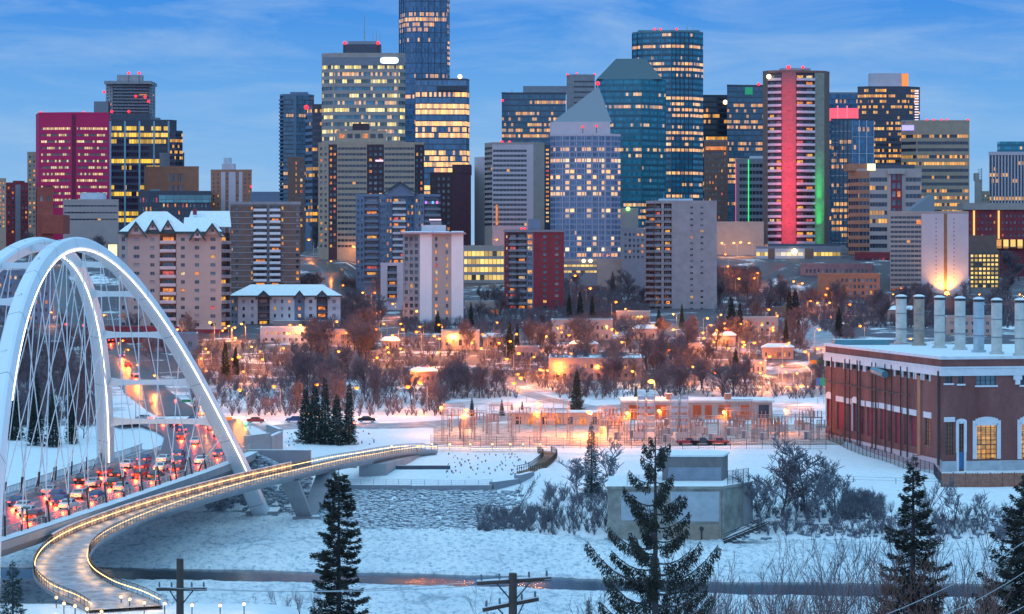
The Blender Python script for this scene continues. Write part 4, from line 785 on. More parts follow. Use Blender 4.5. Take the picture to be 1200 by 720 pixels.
# snowy-roofed long apartments
b = T('snowy_roofed_apartments', 'long low white apartment block with a snowy hipped roof and two dark balcony stacks', 940, [270, 4, win(2, 4, .1, m=GREY), 279, 0, win(2, 4, .1, m=ROOFG, w=.3), 302, -1, bal(4, .3, m=BLUEG, bm=DGREY, sm=GREY, pm=DGREY, out=.5), 316, 0, win(3, 4, .3, m=ROOFG, w=.3), 345, -1, win(1, 4, .5, m=BLUEG, w=.3), 357, 0, win(1, 4, .3, m=ROOFG, w=.3), 371, -1, bal(4, .2, m=BLUEG, bm=DGREY, sm=GREY, pm=DGREY, out=.5), 384, 0, win(1, 4, .1, m=ROOFG, w=.3), 399, 0], 347, 383, wall=ROOFG, dep=20, parapet=0).done()
hip(b, 268, 401, 347.5, 294, 378, 333.5, SNOW, dd=-1.5, dep=24, name='hip_roof')
for a_, c_ in ((301, 317), (345, 357), (370, 385)): gable(b, a_, c_, 348, (a_ + c_) / 2, 341, 8, -2.2, BLUEG, SNOW, .5)
b.box('eave_trim', 268, 401, 346.5, 348, dd=-1.9, dep=.5, m=DARKR)
b.box('lower_terrace', 320, 398, 376, 388, dd=-8, dep=7, m=BEIGE, top=SNOW)
# ------------------------------------------------------------ arch bridge
def pt(name, loc, col, en, r=.3, parent=None):
    l = bpy.data.lights.new(name, 'POINT'); l.energy = en; l.color = col; l.shadow_soft_size = r; o = bpy.data.objects.new(name, l); COL.objects.link(o); o.location = loc
    if parent is not None: o.parent = parent
    return o
NR, FR = Vector((-63.0, 285.0, 0)), Vector((-47.9, 459.0, 0)); WID, LEAN, AH = 30.4, .245, 51.8
def arch(side, s):
    z = AH * 4 * s * (1 - s); b = NR.lerp(FR, s)
    return Vector((b.x - LEAN * z, b.y, z)) if side > 0 else Vector((b.x - WID + LEAN * z, b.y, z))
def XL(y): return interp(y, [(240, -93), (373, -80), (432, -74.8), (469, -71), (480, -70.4)])
def XR(y): return interp(y, [(240, -85), (331, -71), (356, -67.3), (428, -57.4), (457, -54), (480, -52.5)])
def DZ(y): return 11.0
MARCH = mat('white_arch_paint', (.72, .76, .80), .45, var=.04, scale=.1)
LEDW = emis('white_led_strip', (1, .88, .76), 3.5, True); LEDY = emis('warm_led_strip', (1, .58, .22), 3.2)
BR = thing('arch_bridge', 'white twin-arched road bridge with crossed cables and a lit red roadway', 'bridge', (-68, 372, 0))
def build_bridge():
    for side in (1, -1):
        b = MB(); n = 72; vs = []; led = []
        pa, pb, pm = arch(side, 0), arch(side, 1), arch(side, .5); sv = (pb - pa).cross(pm - pa).normalized()
        for i in range(n + 1):
            s = -.012 + 1.024 * i / n; p = arch(side, s); t = (arch(side, s + .002) - arch(side, s - .002)).normalized(); nn = sv.cross(t).normalized()
            if nn.z < 0 and .1 < s < .9: nn = -nn
            if s <= .1 or s >= .9:
                if nn.dot(Vector((0, (s - .5), .2))) < 0: nn = -nn
            e = abs(s - .5) * 2; w = 1.05 + .45 * e ** 2; h = 1.0 + .45 * e ** 2; c = .32
            for a, k in ((-w + c, h), (w - c, h), (w, h - c), (w, -h + c), (w - c, -h), (-w + c, -h), (-w, -h + c), (-w, h - c)): vs.append(p + sv * a + nn * k)
            q = 1 if sv.x > 0 else -1
            led.append(p + sv * (q * (w - .15)) - nn * (h + .12))
        fs = [(i * 8 + k, i * 8 + (k + 1) % 8, (i + 1) * 8 + (k + 1) % 8, (i + 1) * 8 + k) for i in range(n) for k in range(8)]
        b.mesh(vs, fs, MARCH); rib_ = b.build('arch_rib', BR)
        b = MB()
        for i in range(0, n, 5):
            k = i * 8; ring = [vs[k + j] for j in range(8)]; cc = sum(ring, Vector()) / 8; o = [cc + (v - cc) * 1.012 for v in ring]; o2 = [v + (vs[k + 8 + j] - ring[j]).normalized() * .12 for j, v in enumerate(o)]
            b.mesh(o + o2, [(j, (j + 1) % 8, 8 + (j + 1) % 8, 8 + j) for j in range(8)], GREY)
        b.build('joint', rib_)
        b = MB(); b.tube((led[14:-4] if side > 0 else led[36:-3]), .085, LEDW, 5); b.build('light_strip', BR)
        b = MB(); f = arch(side, 1); b.obox((f.x, f.y + 2), (1, 0), 6, 8, -2, 1.1, CONC, SNOW); b.build('footing', BR)
    # struts between the ribs
    for s in (.30, .375, .45, .55, .625, .70, .775, .845, .895, .155, .225):
        a, c = arch(1, s), arch(-1, s); b = MB(); m = 14; vs = []
        for i in range(m + 1):
            t = i / m; p = a.lerp(c, t); fl = .45 + .75 * abs(2 * t - 1) ** 4; dd = .35 + .3 * abs(2 * t - 1) ** 4
            for yy, zz in ((-dd, -fl), (dd, -fl), (dd, fl), (-dd, fl)): vs.append(p + Vector((0, yy, zz)))
        b.mesh(vs, [(i * 4 + k, i * 4 + (k + 1) % 4, (i + 1) * 4 + (k + 1) % 4, (i + 1) * 4 + k) for i in range(m) for k in range(4)], MARCH); b.build('strut', BR)
    # hangers
    cm = mat('white_cable', (.70, .72, .76), .4)
    for side in (1, -1):
        for i in range(16):
            s = .09 + .82 * i / 15; p = arch(side, s)
            for dy in (-9, 9) if 1 < i < 14 else ((9,) if i <= 1 else (-9,)):
                y = p.y + dy * (1 + .4 * abs(i - 7.5) / 7)
                if not 300 < y < 470: continue
                q = Vector(((XR(y) + .6) if side > 0 else (XL(y) - .6), y, DZ(y) + 1.0))
                if p.z < q.z + 4: continue
                b = MB(); b.tube([p, q], .085, cm, 5); b.tube([q - Vector((0, 0, 1)), q + (p - q).normalized() * 2.4], .15, DSTEEL, 5); b.build('hanger', BR)
    # deck
    ys = [240 + 4 * i for i in range(61)]
    b = MB(); rd = MB(); sn = MB(); sw = MB()
    for y0, y1 in zip(ys, ys[1:]):
        def sec(y): return [(XL(y) - 4.0, DZ(y)), (XL(y) - 4.0, DZ(y) - .9), (XL(y) - 1, DZ(y) - 2.4), (XR(y) + .6, DZ(y) - 2.6), (XR(y) + 2.5, DZ(y) - 1.1), (XR(y) + 2.5, DZ(y))]
        A, B_ = sec(y0), sec(y1)
        for k in range(6): k2 = (k + 1) % 6; b.mesh([(A[k][0], y0, A[k][1]), (A[k2][0], y0, A[k2][1]), (B_[k2][0], y1, B_[k2][1]), (B_[k][0], y1, B_[k][1])], [(0, 1, 2, 3)], CONC)
        rd.mesh([(XL(y0) + .3, y0, DZ(y0) + .02), (XR(y0) - .3, y0, DZ(y0) + .02), (XR(y1) - .3, y1, DZ(y1) + .02), (XL(y1) + .3, y1, DZ(y1) + .02)], [(0, 1, 2, 3)], ASPH, True)
        sn.mesh([(XR(y0) + .35, y0, DZ(y0) + .1), (XR(y0) + 2.4, y0, DZ(y0) + .1), (XR(y1) + 2.4, y1, DZ(y1) + .1), (XR(y1) + .35, y1, DZ(y1) + .1)], [(0, 1, 2, 3)], SNOW, True)
        sw.mesh([(XL(y0) - 3.9, y0, DZ(y0) + .1), (XL(y0) - .35, y0, DZ(y0) + .1), (XL(y1) - .35, y1, DZ(y1) + .1), (XL(y1) - 3.9, y1, DZ(y1) + .1)], [(0, 1, 2, 3)], ASPHS, True)
    b.build('deck', BR); rd.build('roadway', BR); sn.build('snowy_ledge', BR); sw.build('sidewalk', BR)
    ml = MB()
    for fr in (.27, .5, .73):
        for i in range(26):
            y = 262 + i * 8.2; a = lerp(XL(y), XR(y), fr); c = lerp(XL(y + 3), XR(y + 3), fr); ml.mesh([(a - .09, y, DZ(y) + .026), (a + .09, y, DZ(y) + .026), (c + .09, y + 3, DZ(y) + .026), (c - .09, y + 3, DZ(y) + .026)], [(0, 1, 2, 3)], WHITE)
    ml.build('lane_marking', BR)
    for fx, off, hh in ((XR, .0, 1.15), (XL, .0, .9), (XL, -3.8, 1.3), (XR, 3.5, 0)):
        if not hh: continue
        b = MB(); pts = [Vector((fx(y) + off, y, DZ(y))) for y in ys if y > 250]
        for k in ((.35, .6, .85, 1.0) if off == 0 else (.15, 1.0)): b.tube([p + Vector((0, 0, hh * k)) for p in pts], .05 if k < 1 else .08, STEEL, 4)
        y = 250.0
        while y < 479: b.box(fx(y) + off - .06, fx(y) + off + .06, y - .08, y + .08, DZ(y), DZ(y) + hh, STEEL); y += 2.0 if off == 0 else .8
        b.build('railing', BR)
    b = MB()
    for x0 in (-75, -60): b.box(x0 - 5, x0 + 8, 474, 480, 0, 8.3, CONC)
    b.box(-76, -48, 476, 482, 0, 10.9, CONC, SNOW); b.build('abutment', BR)
build_bridge()
def approach():
    pts = [(-61.5, 478, 10.98), (-62, 500, 10.7), (-66, 520, 10.4), (-71, 545, 10.2), (-77, 570, 9.6), (-84, 592, 9.2)]; b = MB(); wds = [17.5, 18, 19, 21, 24, 30]
    vs = []
    out = []
    for i in range(41):
        y = 478 + i * 2.9; cx = interp(y, [(478, -61.5), (520, -66), (545, -71), (575, -78), (594, -85)]); w = interp(y, [(478, 8.8), (530, 9.8), (575, 13), (594, 17)]); z = interp(y, [(478, 11.02), (540, 10.5), (594, 9.5)])
        for k in range(5): vs.append((cx + w * (k / 2 - 1), y, z))
    b.mesh(vs, [(i * 5 + k, i * 5 + k + 1, (i + 1) * 5 + k + 1, (i + 1) * 5 + k) for i in range(40) for k in range(4)], ASPH, True); struct(b.build('road'))
approach()
# ------------------------------------------------------------ footbridge sweeping beside and under the arch
FP = [(-18, 531, 6.9, 2.2), (-22, 526, 7.2, 2.3), (-26.5, 512, 7.7, 2.3), (-30, 495, 8.3, 2.3), (-34, 478, 8.9, 2.3), (-38.2, 461, 9.2, 2.3), (-42.5, 444, 9.4, 2.3), (-46.8, 428, 9.5, 2.3), (-51.3, 410, 9.5, 2.3), (-56.2, 388, 9.4, 2.4), (-59.8, 368, 9.2, 2.6), (-62.2, 350, 8.9, 3.0), (-62.3, 334, 8.5, 3.4), (-59.8, 318, 8.0, 3.9), (-55, 305, 7.6, 4.3), (-50, 297, 7.3, 4.5), (-47, 291, 7.1, 4.6)]
def smooth(P, step=1.5):
    out = []
    for i in range(len(P) - 1):
        a, b, c, d = (Vector(P[max(i - 1, 0)]), Vector(P[i]), Vector(P[i + 1]), Vector(P[min(i + 2, len(P) - 1)])); n = max(1, int((c - b).length / step))
        for k in range(n):
            t = k / n; out.append(.5 * ((2 * b) + (-a + c) * t + (2 * a - 5 * b + 4 * c - d) * t * t + (-a + 3 * b - 3 * c + d) * t ** 3))
    out.append(Vector(P[-1])); return out
FB = thing('footbridge', 'narrow curving footbridge with glowing handrails beside the road bridge', 'footbridge', (-50, 400, 0))
def build_foot():
    P = smooth(FP); L = []; Rr = []
    for i, p in enumerate(P):
        d = P[min(i + 1, len(P) - 1)] - P[max(i - 1, 0)]; d = Vector((d.x, d.y, 0)).normalized(); n = Vector((-d.y, d.x, 0)); c = Vector((p.x, p.y, p.z)); L.append(c + n * p[3]); Rr.append(c - n * p[3])
    b = MB(); t = MB()
    for i in range(len(P) - 1):
        q = [L[i], Rr[i], Rr[i + 1], L[i + 1]]; U = Vector((0, 0, 1)); lo = [v - U * .9 for v in q]; m0 = (q[0] + q[1]) / 2; m1 = (q[2] + q[3]) / 2
        lo = [q[0].lerp(m0, .35) - U * 1.3, q[1].lerp(m0, .35) - U * 1.3, q[2].lerp(m1, .35) - U * 1.3, q[3].lerp(m1, .35) - U * 1.3]; md = [v - U * .45 for v in q]
        for f in ((q[0], md[0], md[3], q[3]), (q[2], md[2], md[1], q[1]), (md[0], lo[0], lo[3], md[3]), (md[2], lo[2], lo[1], md[1]), (lo[0], lo[1], lo[2], lo[3])): b.face(f, CONC)
        t.face([v + U * .01 for v in q], PATHM)
    b.build('deck', FB); t.build('walkway', FB)
    for side, E, m in ((0, L, LEDY), (1, Rr, LEDY)):
        U = Vector((0, 0, 1)); b = MB(); E2 = [lerp(v, (L[i] + Rr[i]) / 2, .03) for i, v in enumerate(E)]
        b.tube([v + U * 1.25 for v in E2], .05, DSTEEL, 4); b.tube([v + U * .15 for v in E2], .035, DSTEEL, 4)
        for i in range(len(E2) - 1):
            seg = E2[i + 1] - E2[i]; k = max(1, int(seg.length / .35))
            for j in range(k): p = E2[i] + seg * j / k; b.tube([p, p + U * 1.25], .018 if j else .045, DSTEEL, 3, caps=False)
        b.build('railing', FB)
        c = MB(); E3 = [lerp(v, (L[i] + Rr[i]) / 2, .07) for i, v in enumerate(E)]; [c.tube([E3[q_].lerp(E3[q_ + 1], .06) + U * .8, E3[q_].lerp(E3[q_ + 1], 1.0) + U * .8], .05, m, 5) for q_ in range(len(E3) - 1)]; c.build('light_strip', FB)
    b = MB(); pw = mat('pink_lit_parapet', (.55, .46, .46), .6, var=.08)  # pink cast of the road lights is mixed into the parapet colour
    for i in range(len(P) - 1):
        if not 343 < P[i].y < 456: continue
        a, c = Rr[i], Rr[i + 1]; U = Vector((0, 0, 1)); o = (L[i] - Rr[i]).normalized() * .25
        b.face([a - o + U * .0, c - o, c - o + U * 1.5, a - o + U * 1.5], pw); b.face([a, c, c + U * 1.5, a + U * 1.5], pw); b.face([a - o + U * 1.5, c - o + U * 1.5, c + U * 1.5, a + U * 1.5], SNOW)
    b.build('parapet', FB)
    for E in (L, Rr):
        acc = 0
        for i in range(1, len(P)):
            acc += (P[i] - P[i - 1]).xy.length if hasattr(P[i], 'xy') else 1.5
            if acc > 4.5: acc = 0; q = lerp(E[i], (L[i] + Rr[i]) / 2, .3) + Vector((0, 0, .75)); pt('rail_light', q - Vector(FB['_o']), (1, .50, .14), 55 + 10 * P[i][3], .6, FB)
    # V pier
    for tx in (-7, 7):
        b = MB(); base = Vector((-39.0, 454, -.5)); top = Vector((-39.0 - tx * .28 , 454 + tx, 8.0)); v = []
        if tx > 0: top = Vector((-36.2, 454 + 12, 8.0))
        else: top = Vector((-41.5, 446, 8.1))
        for p, w in ((base, 1.1), (top, 1.3)): v += [p + Vector((-w * 1.3, -w, 0)), p + Vector((w * 1.3, -w, 0)), p + Vector((w * 1.3, w, 0)), p + Vector((-w * 1.3, w, 0))]
        b.mesh(v, [(0, 1, 5, 4), (1, 2, 6, 5), (2, 3, 7, 6), (3, 0, 4, 7), (4, 5, 6, 7)], CONC); b.build('pier_leg', FB)
    b = MB(); b.obox((-39, 454), (1, 0), 5, 5, -1.5, .7, CONC, SNOW); b.build('footing', FB)
    b = MB(); v = [(-31.5, 492, 3), (-26, 494, 3), (-20, 527, 4), (-26.5, 524, 4)]; b.mesh(v + [(a, c, interp(c, [(492, 7.1), (527, 6.2)])) for a, c, _ in v], [(0, 1, 5, 4), (1, 2, 6, 5), (2, 3, 7, 6), (3, 0, 4, 7), (4, 5, 6, 7)], CONC); b.build('abutment', FB)
PATHM = mat('icy_walkway', (.24, .27, .31), .55, var=.6, scale=.7, spec=.6)
build_foot()
ORG = (1, .25, .025); WRM = (1, .55, .20)
# road lights along the right footpath edge would be rail strips; bollards
def bollard_proto():
    t = thing('bollard_light', 'x', 'bollard light', world_coords=False); b = MB(); b.tube([(0, 0, 0), (0, 0, 1.15)], .07, DSTEEL, 6); b.build('post', t)
    b = MB(); b.sphere((0, 0, 1.28), .19, emis('bollard_glow', (1, .55, .18), 5), 8, 5); b.build('globe', t); b = MB(); b.tube([(0, 0, 1.5), (0, 0, 1.58)], .2, DSTEEL, 8); b.build('cap', t)
    pt('light', (0, 0, 1.9), WRM, 90, .2, t); return t
BP = bollard_proto(); first = [True]
ORD = ['first', 'second', 'third', 'fourth', 'fifth', 'sixth', 'seventh', 'eighth', 'ninth', 'tenth', 'eleventh', 'twelfth', 'thirteenth', 'fourteenth', 'fifteenth', 'sixteenth', 'seventeenth', 'eighteenth', 'nineteenth', 'twentieth']
def place(proto, flag, x, y, z, rz=0, sc=1):
    if flag[0]: o = proto; flag[0] = False
    else: o = copy_tree(proto)
    o.location = (x, y, z); o.rotation_euler = (0, 0, rz); o.scale = (sc, sc, sc); return o
def dk(x, y):
    best = min(smooth(FP, 3), key=lambda p: (p.x - x) ** 2 + (p.y - y) ** 2); return best
k = 0
for px in (459, 489, 506, 527, 551, 577, 598, 613, 633):
    x, y = G(px, 527.5); 
    if px < 495: z = 7.6 if px > 470 else 8.1; D = (50 - z - 1.2) * 2800 / (524 - 300); x, y = X(px, D), D
    else: z = hgt(x, y)
    o = place(BP, first, x, y, z); o['label'] = ORD[k] + ' from the left of the nine small path lights along the snowy terrace'; o['group'] = 'path lights on the terrace'; k += 1
k = 0
for px, py in ((66, 699), (75, 706), (88, 709), (102, 712), (119, 715), (142, 698), (152, 701), (169, 705), (193, 706), (225, 708), (258, 708), (286, 706)):
    zz = 6.9; D = (50 - zz - 1.2) * 2800 / (py - 300); x = X(px, D); o = place(BP, first, x, D, max(hgt(x, D), 6.6)); o['label'] = ORD[k] + ' from the left of the glowing bollards around the landing of the curved footbridge'; o['group'] = 'bollards at the footbridge landing'; k += 1
def terrace_rail():
    t = thing('terrace_railing', 'lit dark railing continuing right from the footbridge along the snowy terrace', 'railing', (-5, 532, 6.5)); P_ = [Vector((X(px, 534), 534, 0)) for px in range(505, 643, 4)]
    P_ = [Vector((p.x, p.y, hgt(p.x, p.y))) for p in P_]; b = MB(); l = MB(); U = Vector((0, 0, 1)); b.tube([p + U * 1.2 for p in P_], .05, DSTEEL, 4); b.tube([p + U * .3 for p in P_], .03, DSTEEL, 4)
    for p in P_:
        for k in range(3): q = p + Vector((k * .25, 0, 0)); b.tube([q, q + U * 1.2], .03, DSTEEL, 4)
    for a, c in zip(P_, P_[1:]): l.tube([a.lerp(c, .08) + U * 1.0 - Vector((0, .1, 0)), a.lerp(c, .9) + U * 1.0 - Vector((0, .1, 0))], .032, LEDY, 5)
    b.build('railing', t); l.build('light_strip', t)
terrace_rail()
# stairs and path at the right end of the footbridge
def stairs():
    t = thing('wooden_stairs', 'curving brown wooden stair dropping from the right end of the terrace path', 'stairs', (8, 520, 5)); b = MB(); rl = MB()
    pts = smooth([(7.2, 533, 6.6), (8.4, 524, 6.2), (7.2, 512, 5.6), (4.8, 500, 5.2), (2.2, 494, 4.9)], 1.0)
    for i, p in enumerate(pts[:-1]):
        d = (pts[i + 1] - p); d.z = 0; d.normalize(); n = Vector((-d.y, d.x, 0)); z = hgt(p.x, p.y) + .35
        b.obox((p.x, p.y), (n.x, n.y), 3.0, .8, z - .5, z, mat('brown_timber', (.20, .13, .09), .8, var=.3, scale=2))
        for sg in (-1, 1): q = p + n * sg * 1.5; rl.tube([(q.x, q.y, z), (q.x, q.y, z + 1.2)], .06, WOOD, 4); q2 = pts[i + 1] + n * sg * 1.5; rl.tube([(q.x, q.y, z + 1.15), (q2.x, q2.y, z + 1.15)], .06, WOOD, 4); rl.tube([(q.x, q.y, z + .6), (q2.x, q2.y, z + .6)], .05, WOOD, 4)
    b.build('steps', t); rl.build('railing', t)
stairs()
# terrace walls below the footbridge, riverside wall and fence
def wall_line(name, label, pts, h, w, m, top=None, cat='wall'):
    b = MB(); V = [Vector(p) for p in pts]
    for a, c in zip(V, V[1:]):
        d = (c - a).normalized(); n = Vector((-d.y, d.x)) * w / 2; z0 = min(hgt(a.x, a.y), hgt(c.x, c.y)) - .6; z1 = max(hgt(a.x, a.y), hgt(c.x, c.y)) + h
        b.prism([((a - n).x, (a - n).y), ((c - n).x, (c - n).y), ((c + n).x, (c + n).y), ((a + n).x, (a + n).y)], z0, z1, m, top)
    return tag(b.build(name), label, cat)
wall_line('riverside_wall', 'long dark concrete wall with a railing along the far river bank', [(-56, 476), (-40, 475), (-20, 474), (-4, 475), (1, 482), (4, 490)], 1.0, 1.2, GREY, SNOW)
for i, (x0, x1, y) in enumerate(((-34, -23, 516), (-24.6, -13, 503))): wall_line('terrace_wall', ['upper', 'lower'][i] + ' short dark terrace step in the snow right of the footbridge', [(x0, y), (x1, y)], .8, .8, DGREY, SNOW)
wall_line('terrace_wall', 'longest dark terrace step, left of the footbridge abutment', [(-41, 505), (-33, 507)], .8, .8, DGREY, SNOW)
wall_line('retaining_wall', 'curved pale concrete wall at the right end of the road bridge', [(-54, 484), (-50, 492), (-49, 506), (-53, 520)], 3.2, 1.0, CONC, SNOW)
def fence(name, label, pts, h, m, sp=3.0, mesh=True, zoff=0, fz=None, wires=3):
    t = thing(name, label, 'fence', (pts[0][0], pts[0][1], 0)); P = [Vector((a, b, 0)) for a, b in pts]; posts = MB(); pan = MB()
    hh = fz or (lambda x, y: hgt(x, y))
    for a, c in zip(P, P[1:]):
        L = (c - a).length; n = max(1, int(L / sp))
        for i in range(n + 1):
            q = a.lerp(c, i / n); z = hh(q.x, q.y) + zoff; posts.tube([(q.x, q.y, z - .2), (q.x, q.y, z + h)], .06, m, 4)
            if i < n:
                q2 = a.lerp(c, (i + 1) / n); z2 = hh(q2.x, q2.y) + zoff
                if mesh == 'solid': pan.box
                for k in range(wires): f = (k + .5) / wires if wires > 3 else (k + 1) / wires; pan.tube([(q.x, q.y, z + h * f), (q2.x, q2.y, z2 + h * f)], .025, m, 3, caps=False)
                if mesh:
                    for j in range(1, 10): f = j / 10; r_ = q.lerp(q2, f); zz = lerp(z, z2, f); pan.tube([(r_.x, r_.y, zz + .1), (r_.x, r_.y, zz + h)], .016, m, 3, caps=False)
    posts.build('posts', t); pan.build('mesh_panel', t); return t
fence('riverside_fence', 'thin pale railing on top of the riverside wall', [(-56, 476), (-40, 475), (-20, 474), (-4, 475)], 1.2, STEEL, 2.5, True, 1.0)
fence('substation_fence', 'tall chain-link fence along the front of the power substation', [(X(505, 545), 545), (X(640, 543), 543), (X(800, 541), 541), (X(968, 540), 540)], 2.6, DSTEEL, 3.5, True, 0, wires=5)
fence('plant_fence', 'mesh fence descending beside the brick power plant', [(X(968, 556), 556), (86, 487), (X(1103, 473), 473)], 2.4, DSTEEL, 2.6, True, 0, wires=5)
def board_fence():
    t = thing('board_fence', 'rusty brown board fence at the front foot of the brick power plant', 'fence', (90, 470, 4)); p = MB(); q = MB(); x = X(1103, 470)
    rm = mat('rusty_boards', (.28, .12, .08), .85, var=.35, scale=1.2)
    while x < 135:
        y = 470 + (x - 84) * .02; z = hgt(x, y); q.tube([(x, y + .15, z - .3), (x, y + .15, z + 2.9)], .09, DSTEEL, 5)
        for k in range(12): a = x + k * .2; p.box(a, a + .18, y - .03, y + .03, z - .2, z + 2.7 + .06 * math.sin(k * 2.1 + x), rm)
        x += 2.42
    p.build('boards', t); q.build('posts', t)
board_fence()
fence('field_fence', 'thin wire fence across the snowy field below the power plant', [(X(905, 480), 478), (X(1000, 476), 476), (X(1100, 474), 474)], 1.1, DSTEEL, 6, False, 0, wires=2)

# ------------------------------------------------------------ brick power plant
PP = thing('power_plant', 'large red brick power plant with white cornice and seven pale chimneys', 'power plant', (95, 520, 5))
PC, PA, PB_ = Vector((88.6, 493)), Vector((74.5, 568)), Vector((88.6 + 66 * .983, 493 + 66 * .183)); PT, PBZ = 29.2, 3.8
class Face:
    def __init__(s, A, B): s.A, s.B = A, B; s.u = (B - A).normalized(); s.n = Vector((s.u.y, -s.u.x)); s.L = (B - A).length
    def t(s, px):   # distance along the wall where the sight line of this column meets it
        k = (px - 600) / F; return (s.A.y * k - s.A.x) / (s.u.x - s.u.y * k)
    def z(s, px, py): D = s.A.y + s.u.y * s.t(px); return Z(py, D)
    def slab(s, b, a0, a1, z0, z1, o0, o1, m, top=None):
        P = lambda a, o: ((s.A + s.u * a + s.n * o).x, (s.A + s.u * a + s.n * o).y); b.prism([P(a0, o1), P(a1, o1), P(a1, o0), P(a0, o0)], z0, z1, m, top)
    def wall(s, b, z0, z1, m, openings, rec=.5):
        xs = sorted({0, s.L} | {o[0] for o in openings} | {o[1] for o in openings}); zs = sorted({z0, z1} | {o[2] for o in openings} | {o[3] for o in openings})
        P = lambda a, z, o=0: ((s.A + s.u * a + s.n * o).x, (s.A + s.u * a + s.n * o).y, z)
        for a0, a1 in zip(xs, xs[1:]):
            for c0, c1 in zip(zs, zs[1:]):
                if any(o[0] <= a0 and a1 <= o[1] and o[2] <= c0 and c1 <= o[3] for o in openings): continue
                b.face([P(a0, c0), P(a1, c0), P(a1, c1), P(a0, c1)], m, [(a0, c0), (a1, c0), (a1, c1), (a0, c1)])
        for a0, a1, c0, c1 in openings:
            for (p, q) in (((a0, c0), (a1, c0)), ((a1, c0), (a1, c1)), ((a1, c1), (a0, c1)), ((a0, c1), (a0, c0))): b.face([P(*p), P(*q), P(q[0], q[1], -rec), P(p[0], p[1], -rec)], m)
def brickmat(name, c1, c2, mortar, sc=1.0):
    m, t, b = principled(name, c1, .88); uv = N(t, 'ShaderNodeUVMap'); br = N(t, 'ShaderNodeTexBrick'); br.inputs['Scale'].default_value = sc; br.inputs['Color1'].default_value = (*c1, 1); br.inputs['Color2'].default_value = (*c2, 1); br.inputs['Mortar'].default_value = (*mortar, 1)
    br.inputs['Brick Width'].default_value = .45; br.inputs['Row Height'].default_value = .15; br.inputs['Mortar Size'].default_value = .015
    t.links.new(uv.outputs[0], br.inputs[0]); n = N(t, 'ShaderNodeTexNoise'); n.inputs['Scale'].default_value = .18; n.inputs['Detail'].default_value = 8; n.inputs['Roughness'].default_value = .7; tc = N(t, 'ShaderNodeTexCoord'); mp = N(t, 'ShaderNodeMapping'); mp.inputs['Scale'].default_value = (1, 1, .35); t.links.new(tc.outputs['Object'], mp.inputs[0]); t.links.new(mp.outputs[0], n.inputs[0])
    t.links.new(mixc(t, ramp(t, n.outputs[0], [(.38, (0, 0, 0)), (.66, (.85, .85, .85))]), br.outputs[0], tuple(v * .55 for v in c1)), b.inputs['Base Color']); return m
PBR = brickmat('plant_brick', (.25, .08, .075), (.19, .06, .055), (.28, .2, .18)); PMAR = mat('bricked_up_maroon_panel', (.26, .04, .06), .85, var=.12, scale=.8); PBASE = mat('painted_plinth', (.52, .42, .45), .8, var=.15, scale=.6)
PTRIM = mat('white_stone_trim', (.66, .68, .72), .7, var=.1, scale=.5)
